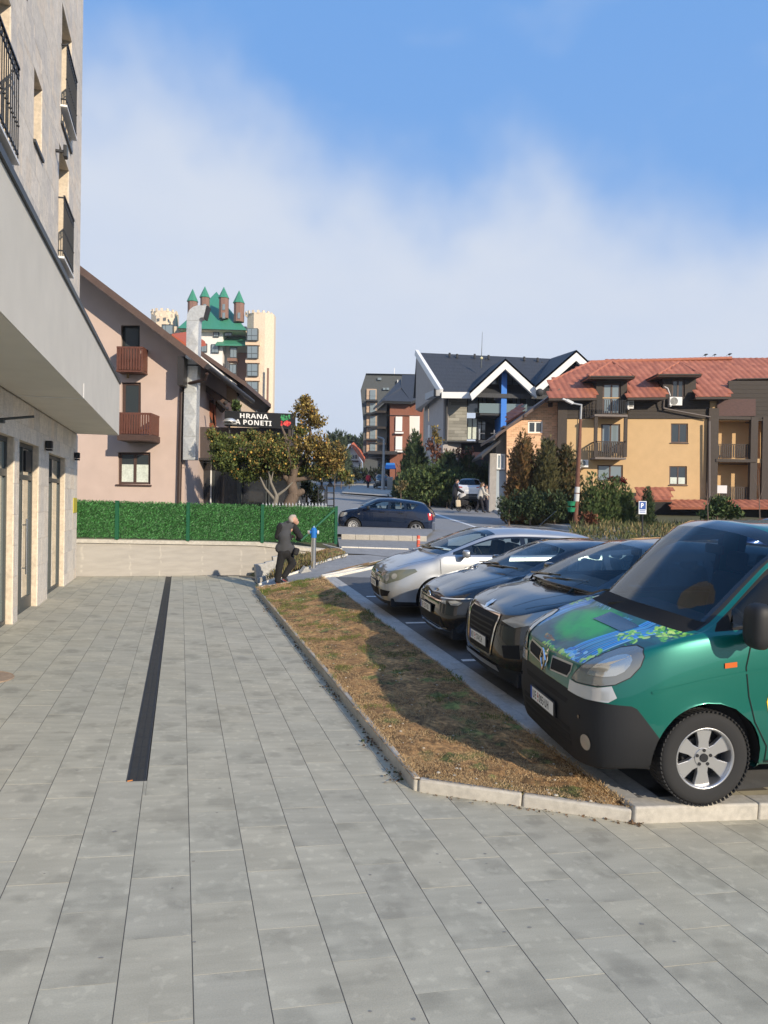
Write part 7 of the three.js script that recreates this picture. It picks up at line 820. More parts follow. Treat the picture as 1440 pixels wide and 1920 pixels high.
{ // old apple tree behind the fence
  const d = 24.4, r = rng(60), P = (u, v, k = 0) => at(u, v, d + k), base = P(540, 985); const t = thing('apple_tree', 'old apple tree with yellowing leaves and fruit behind the green hedge fence', 'tree', base);
  const tr = [...limb([P(532, 990), P(541, 948), P(551, 928), P(546, 905), P(552, 880)], 0.24, 0.13), ...limb([P(551, 928), P(566, 922)], 0.15, 0.11), ...limb([P(546, 905), P(530, 890), P(518, 868), P(500, 845)], 0.11, 0.04), ...limb([P(552, 880), P(540, 850), P(536, 820), P(528, 800)], 0.09, 0.03), ...limb([P(552, 882), P(575, 850, 0.4), P(582, 812), P(578, 780)], 0.09, 0.03), ...limb([P(552, 900), P(590, 895), P(620, 880)], 0.08, 0.03), ...limb([P(535, 892), P(490, 880), P(440, 850)], 0.07, 0.025), ...limb([P(548, 895), P(540, 840, -1)], 0.07, 0.03)];
  part('trunk', tr, M.bark, t);
  const G = [[0.085, 0.125, 0.03], [0.12, 0.155, 0.035], [0.06, 0.09, 0.025], [0.15, 0.165, 0.04]], Y = [[0.27, 0.20, 0.055], [0.20, 0.14, 0.045], [0.13, 0.12, 0.035], [0.32, 0.23, 0.06], [0.17, 0.10, 0.04]], MX = [...G, ...G, ...Y];
  const B = (u, v, ru, rv, n, cols, k = 0) => ({ c: P(u, v, k), r: V3(ru * d / FPX, rv * d / FPX, (ru + rv) * 0.5 * d / FPX), n, cols });
  const bl = [B(420, 838, 34, 32, 900, G), B(446, 866, 40, 34, 1000, G), B(398, 815, 16, 14, 150, MX), B(470, 826, 42, 21, 800, MX, 0.6), B(490, 852, 44, 36, 1000, MX, -0.4), B(462, 892, 34, 20, 500, G), B(528, 858, 40, 36, 900, [...G, ...G, ...Y], -0.5), B(512, 826, 36, 20, 450, MX, 0.8), B(572, 772, 28, 26, 560, Y), B(592, 790, 24, 18, 330, Y), B(566, 806, 20, 18, 260, MX), B(590, 842, 46, 34, 1100, Y, -0.3), B(620, 868, 32, 28, 650, Y), B(560, 868, 38, 26, 600, MX, 0.5), B(420, 862, 34, 30, 500, G), B(505, 880, 44, 26, 700, MX), B(560, 890, 34, 18, 320, G, 0.4), B(622, 845, 26, 24, 320, Y), B(600, 886, 34, 18, 420, MX), B(648, 892, 20, 12, 170, MX), B(572, 752, 14, 12, 120, Y), B(545, 836, 30, 24, 330, MX), B(640, 850, 16, 16, 170, Y)];
  scatter('crown', leafGeo, M.leaf, clumps(bl.map(b => ({ ...b, n: b.n * 3.6 })), r, 0.09), t, 1);
  const fr = []; for (const b of bl) for (let i = 0; i < b.n / 60; i++) { const a = r() * 6.28, z = 2 * r() - 1, s = Math.sqrt(1 - z * z), q = 0.55 + 0.4 * r(); fr.push({ p: V3(b.c.x + Math.cos(a) * s * b.r.x * q, b.c.y + z * b.r.y * q, b.c.z + Math.sin(a) * s * b.r.z * q), q: new THREE.Quaternion(), s: 0.75 + 0.4 * r(), c: pick(r, [[0.52, 0.33, 0.06], [0.55, 0.40, 0.10], [0.45, 0.22, 0.05]]) }); }
  scatter('apples', clean(new THREE.IcosahedronGeometry(0.034, 1)), std('apple_skin', [1, 1, 1], 0.5), fr, t, 2);
  const t2 = thing('young_tree', 'small bare grey branching tree trunk beside the apple tree', 'tree', P(514, 985, -0.6)); part('trunk', [...limb([P(513, 990, -0.6), P(516, 945, -0.6), P(519, 930, -0.6)], 0.10, 0.07), ...limb([P(519, 930, -0.6), P(508, 905, -0.6), P(504, 885, -0.6)], 0.05, 0.025), ...limb([P(519, 930, -0.6), P(535, 918, -0.6), P(548, 905, -0.6)], 0.05, 0.02), ...limb([P(516, 938, -0.6), P(497, 915, -0.6), P(488, 895, -0.6)], 0.05, 0.02), ...limb([P(508, 905, -0.6), P(512, 885, -0.6)], 0.03, 0.015)], std('grey_bark', [0.22, 0.20, 0.17], 0.95, { map: woodVTex }), t2);
}
const DKG = [[0.04, 0.072, 0.03], [0.056, 0.092, 0.035], [0.028, 0.05, 0.022], [0.075, 0.10, 0.038]], MDG = [[0.07, 0.115, 0.034], [0.09, 0.14, 0.04], [0.05, 0.085, 0.027], [0.11, 0.14, 0.045]], BRN = [[0.19, 0.10, 0.035], [0.14, 0.085, 0.03], [0.10, 0.075, 0.028], [0.22, 0.13, 0.05]], OLV = [[0.085, 0.08, 0.028], [0.11, 0.095, 0.035], [0.055, 0.058, 0.022]], FAR = [[0.045, 0.07, 0.04], [0.06, 0.085, 0.05]];
let seed = 300;
function conifer(name, label, group, u, vt, vb, hw, d, cols, n, size, pw = 0.8) { const b = at(u, vb, d); b.y -= 0.1; const top = at(u, vt, d), h = top.y - b.y, r = rng(seed++); const t = thing(name, label, 'tree', b, { group }); part('trunk', rod(b, V3(b.x, b.y + h * 0.92, b.z), Math.max(0.06, h * 0.014), 0.02, 8), M.bark, t); scatter('crown', sprayGeo, M.leaf, coneSprays(b, h, hw * d / FPX, n, cols, size, r, pw), t, 1); return t; }
function bush(name, label, cat, list, d, n, cols, size, geo = leafGeo) { const r = rng(seed++), bl = list.map(([u, v, ru, rv, c2, k = 0]) => ({ c: at(u, v, d + k), r: V3(ru * d / FPX, rv * d / FPX, Math.min(1.6, (ru + rv) * 0.4 * d / FPX)), n: Math.round(n * ru * rv / 700), cols: c2 || cols })); const c = bl[0].c.clone(); c.y = bl.reduce((m, b) => Math.min(m, b.c.y - b.r.y), 1e9); const t = thing(name, label, cat, c); part('stem', bl.map(b => rod(V3(b.c.x, c.y - 0.2, b.c.z), V3(b.c.x, b.c.y + b.r.y * 0.4, b.c.z), 0.05, 0.02, 6)), M.bark, t); scatter('foliage', geo, M.leaf, clumps(bl, r, size), t, 1); return t; }
// conifers and shrubs before the hotel
conifer('conifer', 'tall dark conifer, left edge of the planting before the grey hotel', null, 776, 808, 950, 46, 54, DKG, 4200, 0.5, 0.72);
conifer('conifer', 'dark conifer with a broad base directly in front of the hotel\u2019s side wall', null, 838, 846, 952, 44, 52, DKG, 3600, 0.5, 0.6);
conifer('conifer', 'dark conifer under the hotel\u2019s stone wall, right of the reddish shrub', null, 874, 842, 952, 40, 53, DKG, 3400, 0.5, 0.62);
conifer('conifer', 'low dark conifer by the white car, rightmost before the hotel', null, 908, 868, 952, 28, 53, DKG, 2000, 0.45, 0.5);
bush('hedge', 'dense dark green hedge at the road\u2019s edge in front of the conifers', 'hedge', [[770, 912, 32, 38], [806, 905, 38, 46], [845, 912, 36, 40], [880, 918, 30, 34]], 50, 1250, MDG, 0.26, sprayGeo);
bush('red_shrub', 'reddish autumn shrub between the conifers before the hotel', 'shrub', [[812, 838, 18, 24], [826, 858, 28, 22], [860, 852, 18, 14], [880, 848, 12, 9]], 52.5, 520, [[0.20, 0.075, 0.045], [0.26, 0.11, 0.06], [0.15, 0.06, 0.04]], 0.22);
bush('yellow_shrub', 'slim yellow shrub rising above the reddish shrub', 'shrub', [[816, 812, 7, 16], [822, 826, 8, 14]], 52.2, 900, [[0.28, 0.20, 0.05], [0.2, 0.16, 0.05]], 0.2);
bush('dry_shrub', 'pale dry shrub at the left foot of the dark hedge', 'shrub', [[752, 914, 14, 14], [838, 944, 8, 6]], 49, 900, [[0.22, 0.17, 0.08], [0.15, 0.12, 0.05]], 0.2);
// brown thujas by the street lamp
conifer('thuja', 'browned thuja with an orange top, leftmost by the street lamp', null, 978, 806, 985, 36, 34, BRN, 3600, 0.3, 0.55); conifer('thuja', 'olive brown thuja in the middle of the trio left of the street lamp', null, 1022, 822, 988, 40, 33.5, OLV, 3800, 0.3, 0.5); conifer('thuja', 'thin olive thuja with bare patches right behind the street lamp', null, 1062, 828, 988, 34, 34, [...OLV, ...BRN.slice(1, 3)], 2600, 0.3, 0.5);
bush('brown_shrub', 'broad browned evergreen mass filling the space behind the three brown thujas', 'shrub', [[972, 880, 26, 56, BRN], [1000, 890, 34, 60, [...BRN, ...OLV]], [1034, 880, 36, 52, OLV], [1066, 890, 26, 52, OLV], [985, 842, 20, 24, BRN], [1028, 842, 16, 22, OLV], [1058, 850, 14, 18, OLV], [958, 915, 16, 34, BRN]], 34.6, 900, OLV, 0.19, sprayGeo);
bush('dark_shrub', 'dark green undergrowth at the foot of the brown thujas', 'shrub', [[955, 952, 30, 30], [995, 945, 40, 40], [1040, 950, 34, 36]], 32.6, 900, DKG, 0.17, sprayGeo);
bush('dry_bush', 'red-brown dead brushwood at the foot of the street lamp', 'shrub', [[1098, 972, 22, 13], [1112, 980, 14, 8]], 30, 1100, [[0.20, 0.075, 0.035], [0.15, 0.06, 0.03]], 0.14);
const TG = 'green thujas before the yellow house'; [[1108, 884, 24, 'leftmost green thuja of the row before the yellow house'], [1131, 890, 20, 'second green thuja from the left before the yellow house'], [1152, 892, 18, 'third green thuja from the left before the yellow house'], [1172, 908, 20, 'short green thuja before the yellow house, left of the small tiled canopy']].forEach(([u, vt, hw, lab]) => conifer('thuja', lab, TG, u, vt, 990, hw, 32, MDG, 1700, 0.22, 0.35)); conifer('thuja', 'narrow dark thuja in front of the small tiled canopy', null, 1213, 912, 990, 15, 31, DKG, 1500, 0.2, 0.45);
bush('red_flowers', 'red flowering plant under the lower balcony window of the yellow house', 'plant', [[1152, 900, 20, 7], [1168, 905, 10, 9]], 35, 1500, [[0.30, 0.03, 0.03], [0.22, 0.03, 0.03], [0.05, 0.07, 0.02]], 0.12);
bush('shrub', 'leafy green shrub in front of the lower loggia balcony', 'shrub', [[1345, 952, 34, 26], [1372, 962, 26, 18], [1325, 968, 16, 14]], 30, 700, MDG, 0.17);
for (const [u, v0, v1, lab] of [[1425, 985, 880, 'thin bare sapling at the right edge before the yellow house'], [1328, 985, 905, 'thin bare twig left of the green shrub by the yellow house']]) { const a = at(u, v0, 29), b = at(u - 3, v1, 29); solo('sapling', lab, 'sapling', [rod(a, b, 0.025, 0.008, 6), rod(a.clone().lerp(b, 0.45), a.clone().lerp(b, 0.8).add(V3(0.25, 0, 0)), 0.012, 0.005, 5), rod(a.clone().lerp(b, 0.6), a.clone().lerp(b, 0.9).add(V3(-0.2, 0, 0)), 0.01, 0.005, 5)], M.bark); }
{ // rough grass of the verge below the yellow house
  const r = rng(72), L = []; const bl = faces([[V3(-0.012, 0, 0), V3(0.012, 0, 0), V3(0.02, 0.6, 0.08)], [V3(-0.012, 0, 0), V3(0.02, 0.6, 0.08), V3(0.0, 1, 0.3)]]); for (let i = 0; i < 5200; i++) { const u = lerp(1068, 1440, Math.pow(r(), 0.8)), d = lerp(25.5, 31.5, r()), p = V3((u - 720) / FPX * d, 0, -d); p.y = roadY(d) + 0.02 + 0.12 * sstep(27, 31, d); L.push({ p, q: new THREE.Quaternion().setFromEuler(new THREE.Euler((r() - 0.5) * 0.9, r() * 6.28, (r() - 0.5) * 0.9)), s: V3(1, 0.14 + 0.3 * r() * r(), 0.3), c: pick(r, [[0.13, 0.12, 0.04], [0.085, 0.10, 0.03], [0.24, 0.18, 0.08], [0.06, 0.08, 0.025]]) }); } const m = scatter('verge_grass', bl, M.leaf, L, scene, 1, { label: 'rough green and straw grass on the verge below the yellow house' }); structure('verge', drape(px([[1062, 978], [1100, 984], [1250, 1000], [1440, 1012], [1700, 1020], [1700, 985], [1300, 965], [1080, 962]]), 0.03), M.turf);
}
// far trees and hedges up the road
[[604, 826, 26, 'far green conifer, leftmost of the clump behind the apple tree'], [618, 812, 22, 'far tall conifer, second from the left behind the apple tree'], [630, 806, 20, 'far pointed conifer in the middle of the clump behind the apple tree'], [641, 810, 18, 'far narrow conifer, rightmost behind the apple tree']].forEach(([u, vt, hw, lab]) => conifer('conifer', lab, 'far conifers up the road', u, vt, 905, hw, 92, FAR, 900, 0.9, 0.7)); conifer('conifer', 'pale distant pine beside the dark tower', null, 684, 808, 860, 18, 170, FAR, 500, 1.4, 0.6);
bush('far_hedge', 'dark hedge below the small white house up the road', 'hedge', [[652, 884, 16, 16], [668, 892, 22, 18], [690, 895, 22, 16], [710, 892, 16, 18], [640, 880, 12, 14]], 96, 620, [[0.022, 0.034, 0.018], [0.03, 0.045, 0.022]], 0.6, sprayGeo); bush('autumn_bush', 'yellow-green bush at the road\u2019s left edge below the far conifers', 'shrub', [[640, 895, 14, 12], [655, 905, 12, 8], [628, 880, 12, 14]], 70, 800, [[0.16, 0.14, 0.04], [0.09, 0.1, 0.03]], 0.35);
bush('far_treetops', 'hazy treetops above the small white house', 'trees', [[655, 826, 14, 8], [668, 830, 12, 7], [640, 832, 12, 9]], 180, 1500, FAR, 1.2); bush('restaurant_hedge', 'dark hedge beside the wrought iron gate posts', 'hedge', [[588, 932, 24, 26], [575, 915, 16, 20]], 26.5, 900, [[0.016, 0.026, 0.013], [0.024, 0.036, 0.016]], 0.13); bush('shrub_tip', 'small green shrub at the left end of the takeaway sign', 'shrub', [[442, 762, 9, 12]], 29, 2400, MDG, 0.15);
{ const r = rng(90), L = []; for (let i = 0; i < 1500; i++) { const u = lerp(496, 648, r()), v = lerp(1042, 1090, r()), lo = 1040 + Math.max(0, 640 - u) * 0.30, q = onLevel(u, v, rampY); if (v > lo + 10 || v < 1030 + Math.max(0, 560 - u) * 0.45) continue; q.y += 0.04; L.push({ p: q, q: new THREE.Quaternion().setFromEuler(new THREE.Euler((r() - 0.5) * 1.2, r() * 6.28, (r() - 0.5) * 1.2)), s: V3(0.5, 0.08 + 0.14 * r(), 0.2), c: pick(r, [[0.22, 0.17, 0.075], [0.11, 0.12, 0.035], [0.16, 0.12, 0.05]]) }); } scatter('verge_grass', faces([[V3(-0.012, 0, 0), V3(0.012, 0, 0), V3(0.02, 0.6, 0.08)], [V3(-0.012, 0, 0), V3(0.02, 0.6, 0.08), V3(0.0, 1, 0.3)]]), M.leaf, L, scene, 1, { label: 'dry grass on the small verge behind the walking man' }).name = 'small_verge_grass'; }
// ================= people =================
M.skin = std('skin', [0.52, 0.30, 0.22], 0.6); M.cloth = {};
// one closed surface round a list of tapered bones [a, b, ra, rb]
function flesh(bones, cell, k = 0.03, cut = null) {
  const lo = V3(1e9, 1e9, 1e9), hi = V3(-1e9, -1e9, -1e9); for (const [a, b, ra, rb] of bones) for (const [p, q] of [[a, ra], [b, rb]]) { lo.min(V3(p[0] - q, p[1] - q, p[2] - q)); hi.max(V3(p[0] + q, p[1] + q, p[2] + q)); } const c = lo.clone().add(hi).multiplyScalar(0.5), half = Math.max(hi.x - lo.x, hi.y - lo.y, hi.z - lo.z) / 2 + cell * 4; const n = Math.max(16, Math.min(150, Math.ceil(2 * half / cell)));
  const mc = new MarchingCubes(n, M.skin, false, false, 160000); mc.isolation = 0; const F = mc.field, hs = n / 2;
  const seg = bones.map(([a, b, ra, rb]) => { const d = [b[0] - a[0], b[1] - a[1], b[2] - a[2]]; return [a, d, d[0] * d[0] + d[1] * d[1] + d[2] * d[2] || 1e-9, ra, rb]; });
  for (let z = 0; z < n; z++) for (let y = 0; y < n; y++) for (let x = 0; x < n; x++) { const px = c.x + (x - hs) / hs * half, py = c.y + (y - hs) / hs * half, pz = c.z + (z - hs) / hs * half; let d = 9; for (const [a, e, l, ra, rb] of seg) { const ax = px - a[0], ay = py - a[1], az = pz - a[2]; const t = clamp((ax * e[0] + ay * e[1] + az * e[2]) / l); const q = Math.hypot(ax - t * e[0], ay - t * e[1], az - t * e[2]) - lerp(ra, rb, t); if (q > d + k) continue; const h = clamp(0.5 + 0.5 * (d - q) / k); d = lerp(d, q, h) - k * h * (1 - h); } if (cut) d = Math.max(d, cut(px, py, pz)); F[x + y * n + z * n * n] = -d; }
  mc.update(); const p = mc.positionArray.slice(0, mc.count * 3), m = mc.normalArray.slice(0, mc.count * 3); for (let i = 0; i < p.length; i += 3) { p[i] = p[i] * half + c.x; p[i + 1] = p[i + 1] * half + c.y; p[i + 2] = p[i + 2] * half + c.z; } const g = new THREE.BufferGeometry(); g.setAttribute('position', new THREE.BufferAttribute(new Float32Array(p), 3)); g.setAttribute('normal', new THREE.BufferAttribute(new Float32Array(m), 3)); g.computeVertexNormals(); const w = mergeVertices((g.deleteAttribute('normal'), g), 1e-5); w.computeVertexNormals(); return w.toNonIndexed();
}
const cloth = (n, c) => M.cloth[n] || (M.cloth[n] = std(n, c, 0.9, { bumpMap: grainBump, bumpScale: 0.002 }));
// five bent fingers and a thumb from a wrist towards dir
function hand(w, dir, side) { const D = V3(...dir).normalize(), S = V3(...side).normalize(), N = D.clone().cross(S); const at3 = (f, s, n) => { const q = V3(...w).addScaledVector(D, f).addScaledVector(S, s).addScaledVector(N, n); return [q.x, q.y, q.z]; }; const g = [[w, at3(0.05, 0, 0), 0.026, 0.028], [at3(0.05, 0.022, 0), at3(0.085, 0.028, 0), 0.018, 0.014], [at3(0.05, -0.022, 0), at3(0.085, -0.028, 0), 0.018, 0.014]]; [[-0.03, 0.058], [-0.01, 0.075], [0.011, 0.08], [0.031, 0.07]].forEach(([s, l]) => { const a = at3(0.085, s, 0), b = at3(0.085 + l * 0.5, s, 0.008), c = at3(0.085 + l * 0.85, s * 0.9, 0.03); g.push([a, b, 0.0095, 0.0088], [b, c, 0.0088, 0.0075]); }); g.push([at3(0.03, 0.03, 0.004), at3(0.065, 0.056, 0.015), 0.012, 0.010], [at3(0.065, 0.056, 0.015), at3(0.092, 0.06, 0.025), 0.010, 0.0085]); return g; }
{ // the walking man, seen from behind, head bowed
  const d = -onLevel(525, 1094, rampY).z, s = d / FPX, o = at(525, 1094, d), J = (u, v, z = 0) => [(u - 525) * s, (1094 - v) * s, z]; const t = thing('person', 'elderly balding man in a grey vest, black sleeves and black trousers walking by the hydrant', 'person', o, { local: true }); const P = (n, g, m, par = t) => part(n, g, m, par, { raw: true });
  const hip = J(534, 1036), che = J(534, 1000, 0.02), nk = J(541, 981, 0.0), hd = J(547.5, 973.5, -0.03), sL = J(524, 986, 0.06), sR = J(549, 986, -0.06), eR = J(560.5, 1006, -0.1), wR = J(554, 1012, -0.28), eL = J(519, 1008, 0.03), wL = J(537, 1012, -0.25);
  const hL = J(528.5, 1038, 0.05), kL = J(523.5, 1063, 0.03), aL = J(521, 1087, 0.05), fL = J(526, 1091, -0.12), hR = J(540, 1038, -0.04), kR = J(546.5, 1057, -0.12), aR = J(532, 1081, 0.0), fR = J(536, 1088, -0.12);
  const head = [[hd, J(549.5, 975.5, -0.05), 0.088, 0.082], [J(549, 977, -0.06), J(553, 980, -0.08), 0.058, 0.045], [J(555.2, 976.8, -0.085), J(556.6, 978.6, -0.09), 0.014, 0.018], [J(547.6, 976.4, 0.055), J(547.2, 978.4, 0.055), 0.014, 0.011], [J(554.6, 975, -0.05), J(555, 975.3, -0.05), 0.012, 0.011], [J(554.3, 981, -0.08), J(555.2, 981.2, -0.085), 0.016, 0.012]];
  const core = [[nk, hd, 0.055, 0.06], [che, nk, 0.075, 0.055], [hip, che, 0.10, 0.095], [che, sL, 0.07, 0.05], [che, sR, 0.07, 0.05], [sL, eL, 0.055, 0.042], [eL, wL, 0.04, 0.028], [sR, eR, 0.055, 0.042], [eR, wR, 0.04, 0.028], [hL, kL, 0.08, 0.055], [kL, aL, 0.052, 0.036], [aL, fL, 0.036, 0.03], [hR, kR, 0.08, 0.055], [kR, aR, 0.052, 0.036], [aR, fR, 0.036, 0.03]];
  P('body', [flesh([...core, ...head], 0.0145, 0.025), flesh(hand(wR, [-0.4, 0.5, -0.6], [0.3, 0.7, 0.3]), 0.0055, 0.008), flesh(hand(wL, [0.6, 0.5, -0.5], [-0.3, 0.7, 0.3]), 0.0055, 0.008)], M.skin);
  P('hair', flesh([[J(543.6, 972.5, 0.0), J(544.2, 976.5, 0.0), 0.062, 0.058], [J(546, 969.5, -0.01), J(549, 968.6, -0.03), 0.066, 0.055], [J(545.6, 975.6, 0.045), J(546.4, 976.6, 0.05), 0.036, 0.03]], 0.012, 0.03), std('thin_grey_hair', [0.40, 0.34, 0.30], 0.9));
  P('vest', flesh([[J(533, 1034), J(532, 1004, 0.02), 0.135, 0.145], [J(532, 1004, 0.02), J(537, 985, 0.0), 0.145, 0.095], [J(526, 986.5, 0.05), J(546, 986, -0.05), 0.085, 0.08], [J(524, 1026, 0.02), J(543, 1027, -0.03), 0.10, 0.105], [J(522, 1030, 0.03), J(544, 1033, -0.02), 0.07, 0.07], [J(539, 981.5, 0), J(543, 979, -0.01), 0.066, 0.062]], 0.0125, 0.05), cloth('grey_vest', [0.055, 0.058, 0.066]));
  P('sleeve', flesh([[J(548, 986.5, -0.06), J(560, 1005.5, -0.11), 0.085, 0.068], [J(560, 1005.5, -0.11), J(555, 1011, -0.26), 0.066, 0.05]], 0.0125, 0.03), cloth('black_knit', [0.013, 0.013, 0.015])); P('sleeve', flesh([[J(525, 987, 0.06), J(519.5, 1006, 0.04), 0.085, 0.068], [J(519.5, 1006, 0.04), J(535, 1012, -0.23), 0.062, 0.05]], 0.0125, 0.03), cloth('black_knit')); P('collar', flesh([[J(538, 982, 0.02), J(546, 979.5, -0.03), 0.07, 0.066]], 0.012), cloth('black_knit'));
  P('trousers', flesh([[hip, J(534, 1030), 0.145, 0.13], [hL, kL, 0.098, 0.082], [kL, J(521, 1088, 0.05), 0.08, 0.068], [hR, kR, 0.098, 0.084], [kR, J(533, 1080, 0), 0.082, 0.064]], 0.0125, 0.03), cloth('black_trousers', [0.012, 0.012, 0.014]));
  for (const [a, f] of [[aL, fL], [aR, fR]]) { const sh = P('shoe', flesh([[[a[0], a[1] - 0.03, a[2]], [f[0], f[1] - 0.005, f[2]], 0.046, 0.038]], 0.010), cloth('dark_shoe', [0.04, 0.038, 0.04])); P('sole', flesh([[[a[0] - 0.01, a[1] - 0.065, a[2] + 0.02], [f[0], f[1] - 0.035, f[2]], 0.022, 0.02]], 0.01), std('red_sole', [0.35, 0.08, 0.09], 0.7), sh); }
  const bg = at(555, 1034, d - 0.05); solo('shoulder_bag', 'small dark bag hanging at the walking man\u2019s right hip', 'bag', [rbox(0.12, 0.17, 0.2, 0.04, [bg.x, bg.y, bg.z], [0, 0.3, -0.3]), rod(at(550, 1026, d), at(545, 1000, d - 0.12), 0.008)], cloth('bag_black', [0.02, 0.02, 0.023]));
}
function walker(label, u, v, d, H, f, o) {   // f: facing azimuth; simple walking or standing pose
  const q = at(u, v, d), t = thing('person', label, 'person', q, { local: true, turn: -f }); const k = H / 1.75, P = (n, g, m, par = t) => part(n, g, m, par, { raw: true }); const j = (x, y, z) => [x * k, y * k, z * k]; const st = o.stride ?? 0.18, bend = o.bend || 0, cell = o.cell || 0.022;   // faces -z
  const hip = j(0, 0.93, 0), che = j(0, 1.3, -0.02 - bend), nk = j(0, 1.48, -0.02 - bend * 1.3), hd = j(0, 1.62, -0.05 - bend * 1.6), arm = o.arms || [[0.24, 1.14, 0.05], [0.26, 0.92, -0.05], [-0.24, 1.14, 0.02], [-0.26, 0.92, -0.12]], [eR, wR, eL, wL] = arm.map(a => j(a[0], a[1], a[2] - bend)), sR = j(0.17, 1.43, -0.02 - bend), sL = j(-0.17, 1.43, -0.02 - bend); const kR = j(0.1, 0.5, -st * 0.55), aR = j(0.1, 0.08, -st * 0.9), kL = j(-0.1, 0.5, st * 0.15), aL = j(-0.1, 0.1, st), fR = j(0.11, 0.035, -st * 0.9 - 0.15), fL = j(-0.11, 0.035, st - 0.14), hR = j(0.09, 0.9, 0), hL = j(-0.09, 0.9, 0);
  P('body', flesh([[hip, che, 0.13 * k, 0.13 * k], [che, nk, 0.11 * k, 0.055 * k], [nk, hd, 0.055 * k, 0.06 * k], [hd, j(0, 1.655, -0.06 - bend * 1.6), 0.09 * k, 0.085 * k], [j(0, 1.60, -0.13 - bend * 1.6), j(0, 1.585, -0.14 - bend * 1.6), 0.018, 0.02], [sR, eR, 0.05 * k, 0.04 * k], [eR, wR, 0.038 * k, 0.028 * k], [wR, [wR[0], wR[1] - 0.09 * k, wR[2] - 0.03], 0.03 * k, 0.02 * k], [wL, [wL[0], wL[1] - 0.09 * k, wL[2] - 0.03], 0.03 * k, 0.02 * k], [sL, eL, 0.05 * k, 0.04 * k], [eL, wL, 0.038 * k, 0.028 * k], [che, sR, 0.09 * k, 0.06 * k], [che, sL, 0.09 * k, 0.06 * k], [hR, kR, 0.08 * k, 0.055 * k], [kR, aR, 0.05 * k, 0.036 * k], [hL, kL, 0.08 * k, 0.055 * k], [kL, aL, 0.05 * k, 0.036 * k]], cell, 0.03), M.skin);
  P('hair', flesh([[j(0, 1.67, -0.02 - bend * 1.6), j(0, 1.685, -0.06 - bend * 1.6), 0.092 * k, 0.082 * k], ...(o.longHair ? [[j(0, 1.66, 0.02 - bend * 1.6), j(0, 1.5, 0.05 - bend * 1.3), 0.08 * k, 0.07 * k]] : [])], cell, 0.02), std('hair_' + numbered('h'), o.hair || [0.05, 0.035, 0.025], 0.9));
  P('jacket', flesh([[j(0, o.hem || 0.9, 0), che, 0.16 * k, 0.17 * k], [che, nk, 0.15 * k, 0.075 * k], [sR, eR, 0.08 * k, 0.066 * k], [eR, wR, 0.062 * k, 0.05 * k], [sL, eL, 0.08 * k, 0.066 * k], [eL, wL, 0.062 * k, 0.05 * k], [che, sR, 0.12 * k, 0.085 * k], [che, sL, 0.12 * k, 0.085 * k]], cell, 0.04), std('jacket_' + numbered('j'), o.top, 0.85));
  P('trousers', flesh([[hip, j(0, 0.98, 0), 0.145 * k, 0.13 * k], [hR, kR, 0.098 * k, 0.078 * k], [kR, aR, 0.075 * k, 0.06 * k], [hL, kL, 0.098 * k, 0.078 * k], [kL, aL, 0.075 * k, 0.06 * k]], cell, 0.03), std('trousers_' + numbered('t'), o.legs, 0.9)); P('shoe', flesh([[aR, fR, 0.05 * k, 0.04 * k]], cell), cloth('dark_shoe')); P('shoe', flesh([[aL, fL, 0.05 * k, 0.04 * k]], cell), cloth('dark_shoe')); return t;
}
const FWD = [[0.2, 1.18, -0.12], [0.16, 1.02, -0.42], [-0.2, 1.18, -0.12], [-0.16, 1.02, -0.42]];
walker('man in dark clothes pushing a pram across the road behind the cars', 852, 956, 43.5, 1.78, R(80), { top: [0.018, 0.02, 0.028], legs: [0.014, 0.014, 0.018], arms: FWD, stride: 0.22, bend: 0.05 });
walker('woman in a pale jacket and dark skirt walking right of the white car', 899, 961, 43, 1.72, R(75), { top: [0.48, 0.46, 0.42], legs: [0.018, 0.018, 0.024], arms: FWD, stride: 0.2, bend: 0.08, longHair: true, hair: [0.12, 0.08, 0.05] });
walker('person in a beige top and dark trousers close beside the woman in the pale jacket', 909.5, 961.5, 43.6, 1.62, R(75), { top: [0.40, 0.33, 0.27], legs: [0.012, 0.014, 0.03], stride: 0.12, hair: [0.06, 0.04, 0.03] });
walker('person in a bright red jacket standing on the far pavement', 690, 915.5, 86, 1.72, R(150), { top: [0.65, 0.03, 0.05], legs: [0.015, 0.018, 0.035], stride: 0.06, cell: 0.03, longHair: true, hair: [0.1, 0.07, 0.05] });
walker('person in black clothes standing between the red jacket and the street lamp', 705, 915, 86, 1.8, R(-150), { top: [0.014, 0.015, 0.018], legs: [0.012, 0.012, 0.016], stride: 0.08, cell: 0.03 });
